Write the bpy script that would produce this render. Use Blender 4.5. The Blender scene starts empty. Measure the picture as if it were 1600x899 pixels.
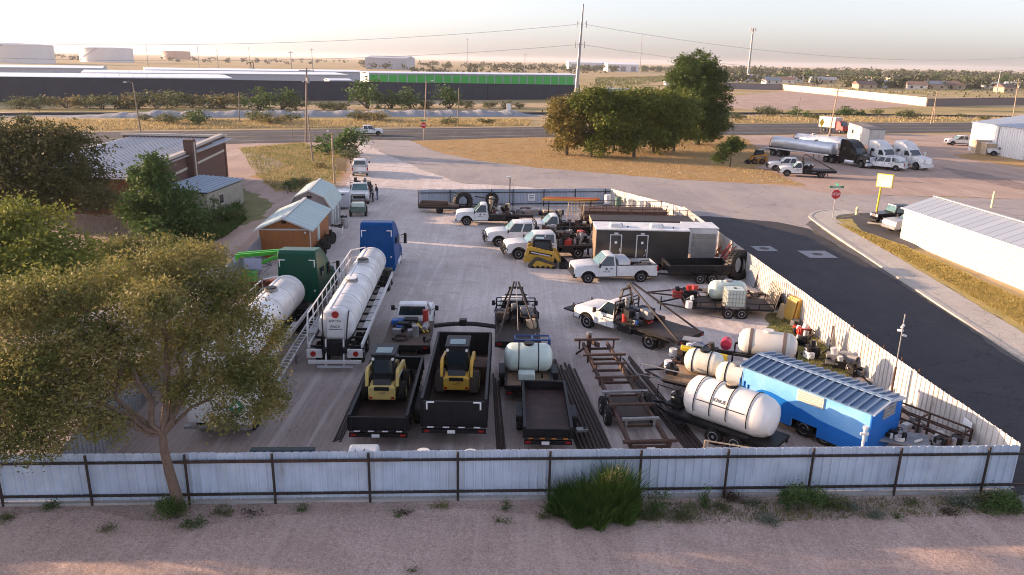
import bpy, math, random
import numpy as np
from mathutils import Vector, Matrix
R = math.radians
PI = math.pi
# ---------------------------------------------------------------- camera, sky, sun, exposure
scene = bpy.context.scene
COL = scene.collection
CAM_H, CAM_F, CAM_P, CAM_A = 14.5, 1180.0, R(16.74), R(1.1)
cd = bpy.data.cameras.new('camera'); cam = bpy.data.objects.new('camera', cd); COL.objects.link(cam)
cd.sensor_width = 36; cd.lens = 36 * CAM_F / 1600; cd.clip_start = 0.1; cd.clip_end = 60000
cam.matrix_world = Matrix.Translation((0, 0, CAM_H)) @ Matrix.Rotation(PI/2 - CAM_P, 4, 'X') @ Matrix.Rotation(CAM_A, 4, 'Z')
scene.camera = cam
SUN_EL = R(10)
HAZE_D = .00008
SUN_AZ = Vector((-0.97, 0.25, 0)).normalized()       # direction towards the sun, on the ground
world = bpy.data.worlds.new('World'); scene.world = world; world.use_nodes = True
wn = world.node_tree; wn.nodes.clear()
sky = wn.nodes.new('ShaderNodeTexSky'); sky.sky_type = 'NISHITA'; sky.sun_disc = False
sky.sun_elevation = SUN_EL; sky.sun_rotation = math.atan2(SUN_AZ.x, SUN_AZ.y)
sky.air_density = 1.0; sky.dust_density = 1.2; sky.ozone_density = 2.5; sky.altitude = 0
hs = wn.nodes.new('ShaderNodeHueSaturation'); hs.inputs['Saturation'].default_value = .45
tint = wn.nodes.new('ShaderNodeMix'); tint.data_type = 'RGBA'; tint.blend_type = 'MULTIPLY'; tint.inputs[0].default_value = 1; tint.inputs[7].default_value = (.99, .955, 1.08, 1)
bg = wn.nodes.new('ShaderNodeBackground'); bg.inputs[1].default_value = 0.14
wo = wn.nodes.new('ShaderNodeOutputWorld')
wn.links.new(sky.outputs[0], hs.inputs['Color']); wn.links.new(hs.outputs[0], tint.inputs[6]); wn.links.new(tint.outputs[2], bg.inputs[0]); wn.links.new(bg.outputs[0], wo.inputs[0])
sd = bpy.data.lights.new('sun', 'SUN'); sd.energy = 4.8; sd.angle = R(0.6); sd.color = (1.0, 0.67, 0.42)
so = bpy.data.objects.new('sun', sd); COL.objects.link(so)
tosun = Vector((SUN_AZ.x*math.cos(SUN_EL), SUN_AZ.y*math.cos(SUN_EL), math.sin(SUN_EL)))
so.rotation_euler = tosun.to_track_quat('Z', 'Y').to_euler(); so.location = (0, 0, 60)
vs = scene.view_settings
vs.view_transform = 'Standard'; vs.look = 'None'; vs.gamma = 1; vs.use_curve_mapping = False; vs.exposure = 1.4
scene.cycles.max_bounces = 5; scene.cycles.diffuse_bounces = 2; scene.cycles.glossy_bounces = 2
scene.cycles.transmission_bounces = 3; scene.cycles.volume_bounces = 0; scene.cycles.transparent_max_bounces = 6
scene.cycles.use_denoising = True; scene.cycles.filter_width = 1.0

def at(px, py, z=0.0):
    """world point at height z seen at pixel px,py of the 1600 px photograph"""
    x, y, w = (px-800)/CAM_F, -(py-449.5)/CAM_F, -1
    x, y = x*math.cos(CAM_A)-y*math.sin(CAM_A), x*math.sin(CAM_A)+y*math.cos(CAM_A)
    t = PI/2 - CAM_P
    Y = y*math.cos(t)-w*math.sin(t); Z = y*math.sin(t)+w*math.cos(t)
    s = (z-CAM_H)/Z
    return Vector((x*s, Y*s, z))
def yaw_of(a, b): return math.atan2(b[1]-a[1], b[0]-a[0])

# ---------------------------------------------------------------- materials
MAT = {}
def mat(name, col, col2=None, scale=3.0, rough=0.6, metal=0.0, bump=0.0, bscale=None, detail=5, lo=0.35, hi=0.7, spec=0.5, stretch=None, coord='Object', transl=0.0, island=False):
    if name in MAT: return MAT[name]
    m = bpy.data.materials.new(name); m.use_nodes = True; nt = m.node_tree; N = nt.nodes; L = nt.links
    b = N['Principled BSDF']; b.inputs['Roughness'].default_value = rough; b.inputs['Metallic'].default_value = metal
    b.inputs['Specular IOR Level'].default_value = spec
    c1 = tuple(col)+(1,); b.inputs['Base Color'].default_value = c1
    tc = N.new('ShaderNodeTexCoord'); src = tc.outputs[coord]
    if stretch:
        mp = N.new('ShaderNodeMapping'); mp.inputs['Scale'].default_value = stretch; L.new(src, mp.inputs[0]); src = mp.outputs[0]
    if col2 is not None:
        cr = N.new('ShaderNodeValToRGB'); cr.color_ramp.elements[0].position = lo; cr.color_ramp.elements[1].position = hi
        cr.color_ramp.elements[0].color = c1; cr.color_ramp.elements[1].color = tuple(col2)+(1,)
        if island:
            g = N.new('ShaderNodeNewGeometry')
            if transl:   # leaves: spray colours imitate sunlit and shaded clumps; each leaf also differs a little
                n = N.new('ShaderNodeTexNoise'); n.inputs['Scale'].default_value = .75; n.inputs['Detail'].default_value = 3; L.new(src, n.inputs['Vector'])
                m1 = N.new('ShaderNodeMapRange'); m1.inputs['From Min'].default_value = .36; m1.inputs['From Max'].default_value = .64; m1.inputs['To Max'].default_value = .6; L.new(n.outputs[0], m1.inputs[0])
                m2 = N.new('ShaderNodeMath'); m2.operation = 'MULTIPLY_ADD'; m2.inputs[1].default_value = .45; L.new(g.outputs['Random Per Island'], m2.inputs[0]); L.new(m1.outputs[0], m2.inputs[2]); L.new(m2.outputs[0], cr.inputs[0])
            else: L.new(g.outputs['Random Per Island'], cr.inputs[0])
        else:
            n = N.new('ShaderNodeTexNoise'); n.inputs['Scale'].default_value = scale; n.inputs['Detail'].default_value = detail; n.inputs['Roughness'].default_value = 0.65
            L.new(src, n.inputs['Vector']); L.new(n.outputs[0], cr.inputs[0])
        L.new(cr.outputs[0], b.inputs['Base Color'])
    if bump:
        n2 = N.new('ShaderNodeTexNoise'); n2.inputs['Scale'].default_value = bscale or scale*4; n2.inputs['Detail'].default_value = 6
        bp = N.new('ShaderNodeBump'); bp.inputs['Strength'].default_value = bump; bp.inputs['Distance'].default_value = 0.05
        L.new(src, n2.inputs['Vector']); L.new(n2.outputs[0], bp.inputs['Height']); L.new(bp.outputs[0], b.inputs['Normal'])
    if transl:
        t = N.new('ShaderNodeBsdfTranslucent'); mx = N.new('ShaderNodeMixShader'); mx.inputs[0].default_value = transl
        if col2 is not None: L.new(cr.outputs[0], t.inputs[0])
        else: t.inputs[0].default_value = c1
        L.new(b.outputs[0], mx.inputs[1]); L.new(t.outputs[0], mx.inputs[2]); L.new(mx.outputs[0], N['Material Output'].inputs[0])
    MAT[name] = m; return m
W = (1, 1, 1)
white = mat('white_paint', (.78, .78, .78), (.66, .63, .59), 2.0, .32, bump=0)
whitedirty = mat('dusty_white_paint', (.74, .73, .71), (.45, .39, .34), 1.3, .45, lo=.45, hi=.85)
poly = mat('milky_plastic', (.76, .75, .68), (.62, .58, .47), 1.2, .4)
polyg = mat('greenish_plastic', (.58, .66, .60), (.48, .55, .48), 1.5, .4)
glass = mat('dark_glass', (.012, .022, .028), rough=.06, spec=.8)
tealglass = mat('windscreen_glass', (.10, .19, .18), (.05, .11, .12), 1.5, .08, spec=.8)
tyre = mat('tyre_rubber', (.011, .011, .012), (.03, .027, .025), 6, .85, spec=.2)
rim = mat('rim_metal', (.42, .42, .43), (.28, .27, .27), 5, .4, .6)
steel = mat('grey_steel', (.33, .33, .34), (.22, .2, .19), 4, .5, .5)
alu = mat('polished_tank_metal', (.74, .75, .78), (.62, .64, .67), .8, .42, .55)
black = mat('black_steel', (.007, .008, .011), (.018, .017, .018), 3, .5, spec=.25)
blacksatin = mat('black_plastic', (.01, .01, .012), rough=.4)
darkbrown = mat('oily_steel', (.02, .014, .012), (.055, .034, .025), 5, .6)
rust = mat('rusty_steel', (.045, .022, .016), (.11, .055, .036), 5, .8, bump=.2)
rustdk = mat('dark_rusty_pipe', (.026, .015, .012), (.055, .028, .02), 3, .65)
redlens = mat('red_lens', (.35, .012, .012), rough=.2)
amber = mat('amber_lens', (.6, .2, .02), rough=.2)
lamp_lens = mat('lamp_lens', (.7, .7, .68), rough=.15)
caty = mat('machine_yellow', (.62, .36, .035), (.42, .24, .04), 3, .45)
catp = mat('faded_machine_yellow', (.60, .44, .13), (.44, .33, .12), 3, .5)
bluecab = mat('blue_truck_paint', (.003, .055, .20), (.003, .075, .26), 1.2, .4, spec=.1)
greencab = mat('green_truck_paint', (.003, .075, .045), (.004, .055, .035), 1.2, .35, spec=.25)
blackcab = mat('black_truck_paint', (.006, .006, .008), rough=.25, spec=.3)
redp = mat('red_paint', (.42, .025, .02), (.26, .03, .025), 3, .45)
bluep = mat('blue_plastic', (.02, .10, .34), rough=.4)
limeg = mat('lime_green_paint', (.07, .46, .03), (.05, .33, .03), 3, .45)
yellowp = mat('bright_yellow_paint', (.75, .52, .02), (.62, .42, .03), 3, .5)
orangep = mat('orange_paint', (.62, .13, .02), (.45, .11, .03), 3, .5)
wood = mat('weathered_wood', (.30, .20, .12), (.17, .115, .075), 3, .85, stretch=(1, 8, 8))
woodlt = mat('pale_lumber', (.52, .37, .21), (.38, .26, .15), 3, .8, stretch=(1, 6, 6))
deck = mat('dark_deck_boards', (.075, .048, .036), (.13, .088, .062), 2, .85, stretch=(8, 1, 8))
tan = mat('tan_metal', (.55, .42, .28), (.42, .31, .2), 2, .6)
concrete = mat('concrete', (.46, .43, .40), (.34, .31, .285), .9, .9, bump=.15, bscale=20)
signwhite = mat('sign_white', (.8, .8, .8), rough=.4)
signred = mat('sign_red', (.50, .012, .02), rough=.35)
signgreen = mat('sign_green', (.02, .22, .13), rough=.35)
lettering = mat('black_lettering', (.02, .02, .025), rough=.5)
bluefence = mat('galvanised_sheet', (.60, .64, .70), (.46, .48, .51), .9, .42, .15, lo=.35, hi=.8)
tarp = mat('grey_tarp', (.3, .31, .33), (.2, .2, .21), 3, .7)

# ---------------------------------------------------------------- mesh builder
class B:
    def __init__(s): s.v = []; s.f = []
    def add(s, vs_, fs):
        o = len(s.v); s.v.extend([tuple(p) for p in vs_]); s.f.extend([tuple(i+o for i in f) for f in fs]); return s
    def box(s, c, d, rz=0, rx=0, ry=0, top=(1, 1)):
        m = Matrix.Rotation(rz, 3, 'Z') @ Matrix.Rotation(ry, 3, 'Y') @ Matrix.Rotation(rx, 3, 'X'); c = Vector(c); vs_ = []
        for z in (-.5, .5):
            for x, y in ((-.5, -.5), (.5, -.5), (.5, .5), (-.5, .5)):
                kx, ky = (top if z > 0 else (1, 1))
                vs_.append(c + m @ Vector((x*d[0]*kx, y*d[1]*ky, z*d[2])))
        return s.add(vs_, [(3, 2, 1, 0), (4, 5, 6, 7), (0, 1, 5, 4), (1, 2, 6, 5), (2, 3, 7, 6), (3, 0, 4, 7)])
    def bar(s, a, b, w=.05, h=None):
        a = Vector(a); b = Vector(b); d = b-a; L = d.length
        if L < 1e-6: return s
        z = d/L; u = z.cross(Vector((0, 0, 1)))
        if u.length < 1e-3: u = Vector((1, 0, 0))
        u.normalize(); t = u.cross(z); h = h or w; vs_ = []
        for q in (a, b):
            for x, y in ((-1, -1), (1, -1), (1, 1), (-1, 1)): vs_.append(q + u*x*w/2 + t*y*h/2)
        return s.add(vs_, [(3, 2, 1, 0), (4, 5, 6, 7), (0, 1, 5, 4), (1, 2, 6, 5), (2, 3, 7, 6), (3, 0, 4, 7)])
    def cyl(s, a, b, r, r2=None, n=14, cap=True):
        a = Vector(a); b = Vector(b); z = (b-a).normalized(); u = z.orthogonal().normalized(); t = z.cross(u); r2 = r if r2 is None else r2; vs_ = []
        for q, rr in ((a, r), (b, r2)):
            for i in range(n):
                an = 2*PI*i/n; vs_.append(q + (u*math.cos(an)+t*math.sin(an))*rr)
        fs = [(i, (i+1) % n, n+(i+1) % n, n+i) for i in range(n)]
        if cap: fs += [tuple(range(n-1, -1, -1)), tuple(range(n, 2*n))]
        return s.add(vs_, fs)
    def tube(s, pts, r, n=6, closed=False):
        pts = [Vector(p) for p in pts]; k = len(pts); vs_ = []; u = None
        rs = r if isinstance(r, (list, tuple)) else [r]*k
        for i, p in enumerate(pts):
            d = (pts[min(i+1, k-1)]-pts[max(i-1, 0)]).normalized()
            if closed: d = (pts[(i+1) % k]-pts[i-1]).normalized()
            if u is None: u = d.orthogonal().normalized()
            u = (u-d*u.dot(d))
            u = u.normalized() if u.length > 1e-5 else d.orthogonal().normalized()
            t = d.cross(u)
            for j in range(n):
                an = 2*PI*j/n; vs_.append(p+(u*math.cos(an)+t*math.sin(an))*rs[i])
        fs = []
        for i in range(k if closed else k-1):
            for j in range(n): fs.append((i*n+j, i*n+(j+1) % n, ((i+1) % k)*n+(j+1) % n, ((i+1) % k)*n+j))
        if not closed: fs += [tuple(range(n-1, -1, -1)), tuple(range((k-1)*n, k*n))]
        return s.add(vs_, fs)
    def prism(s, poly_, a0, a1, axis='y', inset=None):
        """outline poly_ in the plane across `axis`, extruded from a0 to a1"""
        n = len(poly_); vs_ = []
        for a in (a0, a1):
            for i, (p, q) in enumerate(poly_):
                aa = a
                if inset: aa = a*(1-inset(p, q))
                vs_.append((p, aa, q) if axis == 'y' else (aa, p, q) if axis == 'x' else (p, q, aa))
        return s.add(vs_, [tuple(range(n)), tuple(range(2*n-1, n-1, -1))] + [(i, i+n, (i+1) % n+n, (i+1) % n) for i in range(n)])
    def lathe(s, prof, o, axis='x', n=24, cap=True):
        """prof = [(along, radius)...]"""
        o = Vector(o); vs_ = []
        for t, r in prof:
            for i in range(n):
                an = 2*PI*i/n; c, q = math.cos(an)*r, math.sin(an)*r
                vs_.append(o+Vector({'x': (t, c, q), 'y': (q, t, c), 'z': (c, q, t)}[axis]))
        fs = []
        for k in range(len(prof)-1):
            for i in range(n): fs.append((k*n+i, k*n+(i+1) % n, (k+1)*n+(i+1) % n, (k+1)*n+i))
        if cap: fs += [tuple(range(n-1, -1, -1)), tuple(range((len(prof)-1)*n, len(prof)*n))]
        return s.add(vs_, fs)
    def ball(s, c, r, n=10, m=7):
        rx, ry, rz = r if isinstance(r, (tuple, list)) else (r, r, r); c = Vector(c); vs_ = [c+Vector((0, 0, -rz))]
        for j in range(1, m):
            ph = -PI/2+PI*j/m
            for i in range(n):
                a = 2*PI*i/n; vs_.append(c+Vector((math.cos(ph)*math.cos(a)*rx, math.cos(ph)*math.sin(a)*ry, math.sin(ph)*rz)))
        vs_.append(c+Vector((0, 0, rz))); fs = [(0, 1+(i+1) % n, 1+i) for i in range(n)]
        for j in range(m-2):
            for i in range(n): fs.append((1+j*n+i, 1+j*n+(i+1) % n, 1+(j+1)*n+(i+1) % n, 1+(j+1)*n+i))
        l = len(vs_)-1; fs += [(l, 1+(m-2)*n+i, 1+(m-2)*n+(i+1) % n) for i in range(n)]
        return s.add(vs_, fs)
    def quad(s, *p): return s.add(p, [tuple(range(len(p)))])
    def build(s, name, m, parent=None, bevel=0, smooth=30, seg=2, recalc=True):
        me = bpy.data.meshes.new(name); me.from_pydata(s.v, [], s.f); me.update()
        if recalc:
            import bmesh
            bm = bmesh.new(); bm.from_mesh(me); bmesh.ops.recalc_face_normals(bm, faces=bm.faces); bm.to_mesh(me); bm.free()
        me.materials.append(m)
        if smooth:
            me.shade_smooth(); me.set_sharp_from_angle(angle=R(smooth))
        o = bpy.data.objects.new(name, me); COL.objects.link(o)
        if parent is not None: o.parent = parent
        if bevel:
            md = o.modifiers.new('bevel', 'BEVEL'); md.width = bevel; md.segments = seg; md.limit_method = 'ANGLE'; md.angle_limit = R(40)
        return o
def thing(name, label, cat, loc=(0, 0, 0), yaw=0, group=None):
    o = bpy.data.objects.new(name, None); COL.objects.link(o); o.empty_display_size = .2
    o.location = (loc[0], loc[1], loc[2] if len(loc) > 2 else 0); o.rotation_euler = (0, 0, yaw)
    o['label'] = label; o['category'] = cat
    if group: o['group'] = group
    return o
def tag(o, label, cat, group=None):
    o['label'] = label; o['category'] = cat
    if group: o['group'] = group
    return o
def struct(o, kind='structure'):
    o['kind'] = kind; return o
def move(o, loc, yaw=0):
    o.location = (loc[0], loc[1], loc[2] if len(loc) > 2 else 0); o.rotation_euler = (0, 0, yaw); return o
def kids(o): return [c for c in bpy.data.objects if c.parent == o]
def dup(root, label, loc=None, yaw=None, group=None, scale=None):
    def cp(o, par):
        c = o.copy(); COL.objects.link(c); c.parent = par
        for k in list(o.children): cp(k, c)
        return c
    r = cp(root, None); r['label'] = label
    if loc is not None: r.location = (loc[0], loc[1], loc[2] if len(loc) > 2 else 0)
    if yaw is not None: r.rotation_euler = (0, 0, yaw)
    if group: r['group'] = group
    if scale: r.scale = scale if isinstance(scale, tuple) else (scale,)*3
    return r
def word(txt, size, loc, rot, m, parent, name='lettering', depth=.004, spacing=1.0, squeeze=1.0):
    cu = bpy.data.curves.new('t', 'FONT'); cu.body = txt; cu.size = size; cu.extrude = depth; cu.align_x = 'CENTER'; cu.align_y = 'CENTER'; cu.space_character = spacing; cu.resolution_u = 3
    t = bpy.data.objects.new('t', cu); COL.objects.link(t)
    me = bpy.data.meshes.new_from_object(t); bpy.data.objects.remove(t)
    me.materials.clear(); me.materials.append(m); me.name = name
    o = bpy.data.objects.new(name, me); COL.objects.link(o); o.parent = parent; o.location = loc; o.rotation_euler = rot; o.scale = (squeeze, 1, 1)
    return o
def wheel(parent, c, r=.4, w=.26, name='wheel', dual=False, rimmat=None, side=1, axis='y'):
    """tyre with a shaped sidewall and a dished rim; axis y in the local frame; side = outward sign"""
    p = Vector(c); h = w/2
    prof = [(-h*.75, r*.58), (-h, r*.68), (-h, r*.9), (-h*.72, r), (h*.72, r), (h, r*.9), (h, r*.68), (h*.75, r*.58)]
    b = B().lathe(prof, p, axis, 22, cap=True)
    o = b.build(name, tyre, parent)
    s = side
    rp = [(s*h*.3, r*.52), (s*h*.82, r*.60), (s*h*.9, r*.56), (s*h*.45, r*.42), (s*h*.5, r*.2), (s*h*.95, r*.16), (s*h*.98, .001)]
    B().lathe(rp, p, axis, 18, cap=False).build('rim', rimmat or rim, o)
    return o
# ---------------------------------------------------------------- ground
def field_material():
    m = bpy.data.materials.new('dry_field'); m.use_nodes = True; nt = m.node_tree; N = nt.nodes; L = nt.links
    b = N['Principled BSDF']; b.inputs['Roughness'].default_value = .95; b.inputs['Specular IOR Level'].default_value = .1
    tc = N.new('ShaderNodeTexCoord')
    def noise(sc, det=6, stretch=(1, 1, 1), rough=.6):
        mp = N.new('ShaderNodeMapping'); mp.inputs['Scale'].default_value = stretch; mp.inputs['Rotation'].default_value = (0, 0, R(-14)); n = N.new('ShaderNodeTexNoise')
        n.inputs['Scale'].default_value = sc; n.inputs['Detail'].default_value = det; n.inputs['Roughness'].default_value = rough
        L.new(tc.outputs['Object'], mp.inputs[0]); L.new(mp.outputs[0], n.inputs['Vector']); return n.outputs[0]
    def ramp(s, a, b_, c1=(0, 0, 0, 1), c2=(1, 1, 1, 1)):
        r = N.new('ShaderNodeValToRGB'); e = r.color_ramp.elements; e[0].position = a; e[1].position = b_; e[0].color = c1; e[1].color = c2; L.new(s, r.inputs[0]); return r.outputs[0]
    def mix(f, a, b_):
        x = N.new('ShaderNodeMix'); x.data_type = 'RGBA'; L.new(f, x.inputs[0])
        for k, q in ((6, a), (7, b_)):
            if isinstance(q, tuple): x.inputs[k].default_value = q
            else: L.new(q, x.inputs[k])
        return x.outputs[2]
    dirt = ramp(noise(.25, 8), .35, .65, (.40, .29, .18, 1), (.52, .39, .25, 1))
    gold = ramp(noise(.6, 8), .3, .7, (.46, .33, .14, 1), (.26, .22, .09, 1))
    scrub = ramp(noise(.35, 7), .35, .65, (.11, .12, .06, 1), (.24, .2, .11, 1))
    c = mix(ramp(noise(.018, 8, (.45, 1.6, 1)), .42, .56), dirt, gold)
    c = mix(ramp(noise(.03, 9, (.35, 1.8, 1), .7), .52, .62), c, scrub)
    L.new(c, b.inputs['Base Color']); return m
FIELD = field_material()
g = B(); Rr = [0, 60, 150, 400, 1200, 4000, 14000, 40000]; nseg = 24
gv = [(0, 0, 0)]
for r_ in Rr[1:]:
    for i in range(nseg): gv.append((math.cos(2*PI*i/nseg)*r_, math.sin(2*PI*i/nseg)*r_, 0))
gf = [(0, 1+i, 1+(i+1) % nseg) for i in range(nseg)]
for k in range(len(Rr)-2):
    for i in range(nseg): gf.append((1+k*nseg+i, 1+(k+1)*nseg+i, 1+(k+1)*nseg+(i+1) % nseg, 1+k*nseg+(i+1) % nseg))
g.add(gv, gf); struct(g.build('ground', FIELD, smooth=0))
zlev = [0.0]
def sheet(name, pts, m, px=True, jit=.15, step=.7, z=None, seed=1, kind='structure'):
    """thin ground sheet with a ragged outline; each new one lies 4 mm above the last"""
    rnd = random.Random(seed)
    if z is None: zlev[0] += .004; z = zlev[0]
    P = [at(*p[:2]) for p in pts] if px else [Vector((p[0], p[1], 0)) for p in pts]
    out = []
    for i, a in enumerate(P):
        b_ = P[(i+1) % len(P)]; d = b_-a; n = max(1, min(160, int(d.length/step))) if jit else 1
        nx = Vector((-d.y, d.x, 0)).normalized() if d.length > 0 else Vector((0, 0, 0))
        w = 0
        for k in range(n):
            w = w*.75+rnd.uniform(-1, 1)*jit*(1 if 0 < k else 0)
            out.append(a+d*(k/n)+nx*w)
    mb = B(); mb.add([(p.x, p.y, z) for p in out], [tuple(range(len(out)))])
    o = mb.build(name, m, smooth=0); o['kind'] = kind
    if o.data.polygons[0].normal.z < 0: o.data.flip_normals()
    return o
def ground_mat(name, c1, c2, c3, scale=.5, bump=.4, track=None, fine=9, front=None):
    """dirt: broad patches, fine speckle and optional drag marks along one direction"""
    m = bpy.data.materials.new(name); m.use_nodes = True; nt = m.node_tree; N = nt.nodes; L = nt.links
    b = N['Principled BSDF']; b.inputs['Roughness'].default_value = .95; b.inputs['Specular IOR Level'].default_value = .15
    tc = N.new('ShaderNodeTexCoord')
    n1 = N.new('ShaderNodeTexNoise'); n1.inputs['Scale'].default_value = scale; n1.inputs['Detail'].default_value = 9; n1.inputs['Roughness'].default_value = .62
    n1.inputs['Distortion'].default_value = .6
    L.new(tc.outputs['Object'], n1.inputs['Vector'])
    r = N.new('ShaderNodeValToRGB'); e = r.color_ramp.elements; e[0].position = .36; e[0].color = c1+(1,); e[1].position = .66; e[1].color = c2+(1,); L.new(n1.outputs[0], r.inputs[0])
    n2 = N.new('ShaderNodeTexNoise'); n2.inputs['Scale'].default_value = fine; n2.inputs['Detail'].default_value = 8; n2.inputs['Roughness'].default_value = .75
    L.new(tc.outputs['Object'], n2.inputs['Vector'])
    r2 = N.new('ShaderNodeValToRGB'); r2.color_ramp.elements[0].position = .5; r2.color_ramp.elements[1].position = .68; L.new(n2.outputs[0], r2.inputs[0])
    x = N.new('ShaderNodeMix'); x.data_type = 'RGBA'; L.new(r2.outputs[0], x.inputs[0]); L.new(r.outputs[0], x.inputs[6]); x.inputs[7].default_value = c3+(1,)
    out = x.outputs[2]; hgt = n2.outputs[0]
    vz = N.new('ShaderNodeTexNoise'); vz.inputs['Scale'].default_value = fine*2.6; vz.inputs['Detail'].default_value = 3; L.new(tc.outputs['Object'], vz.inputs['Vector'])
    rz_ = N.new('ShaderNodeValToRGB'); ee = rz_.color_ramp.elements; ee[0].position = .38; ee[0].color = (.74, .72, .70, 1); ee[1].position = .66; ee[1].color = (1.14, 1.14, 1.14, 1); L.new(vz.outputs[0], rz_.inputs[0])
    mz = N.new('ShaderNodeMix'); mz.data_type = 'RGBA'; mz.blend_type = 'MULTIPLY'; mz.inputs[0].default_value = 1; L.new(out, mz.inputs[6]); L.new(rz_.outputs[0], mz.inputs[7]); out = mz.outputs[2]
    if front:   # darker oily dirt where the trailers stand, with a ragged noise edge
        sx = N.new('ShaderNodeSeparateXYZ'); L.new(tc.outputs['Object'], sx.inputs[0]); nf = N.new('ShaderNodeTexNoise'); nf.inputs['Scale'].default_value = .35; nf.inputs['Detail'].default_value = 9; nf.inputs['Roughness'].default_value = .7; L.new(tc.outputs['Object'], nf.inputs['Vector'])
        ma = N.new('ShaderNodeMath'); ma.operation = 'MULTIPLY_ADD'; ma.inputs[1].default_value = 16; L.new(nf.outputs[0], ma.inputs[0]); L.new(sx.outputs[1], ma.inputs[2])
        mr = N.new('ShaderNodeMapRange'); mr.inputs['From Min'].default_value = 47; mr.inputs['From Max'].default_value = 40; mr.inputs['To Max'].default_value = .85; L.new(ma.outputs[0], mr.inputs[0])
        mf = N.new('ShaderNodeMix'); mf.data_type = 'RGBA'; L.new(mr.outputs[0], mf.inputs[0]); L.new(out, mf.inputs[6]); nc = N.new('ShaderNodeMix'); nc.data_type = 'RGBA'; L.new(r2.outputs[0], nc.inputs[0]); nc.inputs[6].default_value = front[0]+(1,); nc.inputs[7].default_value = front[1]+(1,); L.new(nc.outputs[2], mf.inputs[7]); out = mf.outputs[2]
    if track:
        for (rot, st, amt, cc) in track:
            mp = N.new('ShaderNodeMapping'); mp.inputs['Rotation'].default_value = (0, 0, rot); mp.inputs['Scale'].default_value = st
            n3 = N.new('ShaderNodeTexNoise'); n3.inputs['Scale'].default_value = 1; n3.inputs['Detail'].default_value = 7; n3.inputs['Distortion'].default_value = 1.2; n3.inputs['Roughness'].default_value = .6
            L.new(tc.outputs['Object'], mp.inputs[0]); L.new(mp.outputs[0], n3.inputs['Vector'])
            r3 = N.new('ShaderNodeValToRGB'); r3.color_ramp.elements[0].position = .5; r3.color_ramp.elements[1].position = .68; r3.color_ramp.elements[1].color = (amt, amt, amt, 1); L.new(n3.outputs[0], r3.inputs[0])
            y = N.new('ShaderNodeMix'); y.data_type = 'RGBA'; L.new(r3.outputs[0], y.inputs[0]); L.new(out, y.inputs[6]); y.inputs[7].default_value = cc+(1,); out = y.outputs[2]
    L.new(out, b.inputs['Base Color'])
    bp = N.new('ShaderNodeBump'); bp.inputs['Strength'].default_value = bump; bp.inputs['Distance'].default_value = .04; L.new(hgt, bp.inputs['Height'])
    nb2 = N.new('ShaderNodeTexNoise'); nb2.inputs['Scale'].default_value = 1.6; nb2.inputs['Detail'].default_value = 5; L.new(tc.outputs['Object'], nb2.inputs['Vector'])
    bp2 = N.new('ShaderNodeBump'); bp2.inputs['Strength'].default_value = bump*.8; bp2.inputs['Distance'].default_value = .12; L.new(nb2.outputs[0], bp2.inputs['Height']); L.new(bp.outputs[0], bp2.inputs['Normal']); L.new(bp2.outputs[0], b.inputs['Normal'])
    return m
YARD = ground_mat('yard_caliche', (.72, .65, .61), (.58, .50, .46), (.44, .37, .335), .13, .6,
                  [(R(3), (1.6, .09, 1), .38, (.80, .75, .71)), (R(-4), (6, .16, 1), .5, (.46, .385, .35)), (R(38), (4.5, .2, 1), .45, (.48, .40, .365)), (0, (.45, .35, 1), .4, (.35, .275, .245))], front=((.30, .235, .21), (.19, .14, .12)))
PARK = ground_mat('oily_packed_dirt', (.27, .20, .175), (.36, .28, .245), (.17, .12, .105), .35, .7, [(R(2), (3.5, .15, 1), .5, (.20, .145, .125)), (R(20), (.7, .7, 1), .5, (.42, .34, .30))])
FORE = ground_mat('foreground_dirt', (.58, .43, .37), (.47, .345, .29), (.34, .245, .205), .35, .7,
                  [(R(-86), (1.4, .12, 1), .5, (.60, .45, .38)), (0, (.8, .8, 1), .3, (.34, .24, .20))])
LOT = ground_mat('pink_lot_dirt', (.50, .37, .30), (.40, .29, .24), (.31, .22, .18), .12, .4, [(R(70), (.5, .06, 1), .5, (.55, .44, .37))])
ROADG = ground_mat('dusty_old_asphalt', (.33, .30, .30), (.46, .41, .38), (.27, .245, .235), .09, .3, [(R(80), (.5, .05, 1), .6, (.42, .36, .32)), (R(60), (.25, .25, 1), .4, (.38, .32, .28))])
STREET = ground_mat('dark_street_asphalt', (.052, .053, .062), (.066, .066, .074), (.09, .088, .09), .25, .3, [(R(4), (.7, .05, 1), .45, (.075, .07, .07)), (R(15), (.15, .15, 1), .4, (.10, .09, .085))])
HWY = ground_mat('highway_asphalt', (.085, .082, .088), (.11, .105, .105), (.13, .12, .115), .1, .2, [(R(70), (.5, .03, 1), .5, (.15, .135, .13))])
GOLD = ground_mat('dry_golden_grass', (.48, .30, .13), (.38, .24, .10), (.27, .18, .075), .3, .8, [(0, (.3, .3, 1), .5, (.45, .35, .22))], fine=5)
YGRASS = ground_mat('yellow_verge_grass', (.50, .38, .14), (.38, .31, .11), (.28, .22, .09), .5, .8, None, fine=6)
GREENG = ground_mat('thin_green_grass', (.13, .16, .055), (.25, .21, .10), (.33, .25, .16), .6, .6, None, fine=6)
KERB = ground_mat('kerb_concrete', (.56, .52, .47), (.47, .43, .385), (.38, .34, .30), .3, .2, None)
BALLAST = ground_mat('rail_ballast', (.33, .32, .32), (.25, .24, .245), (.42, .41, .40), .4, .6, None, fine=3)
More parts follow.
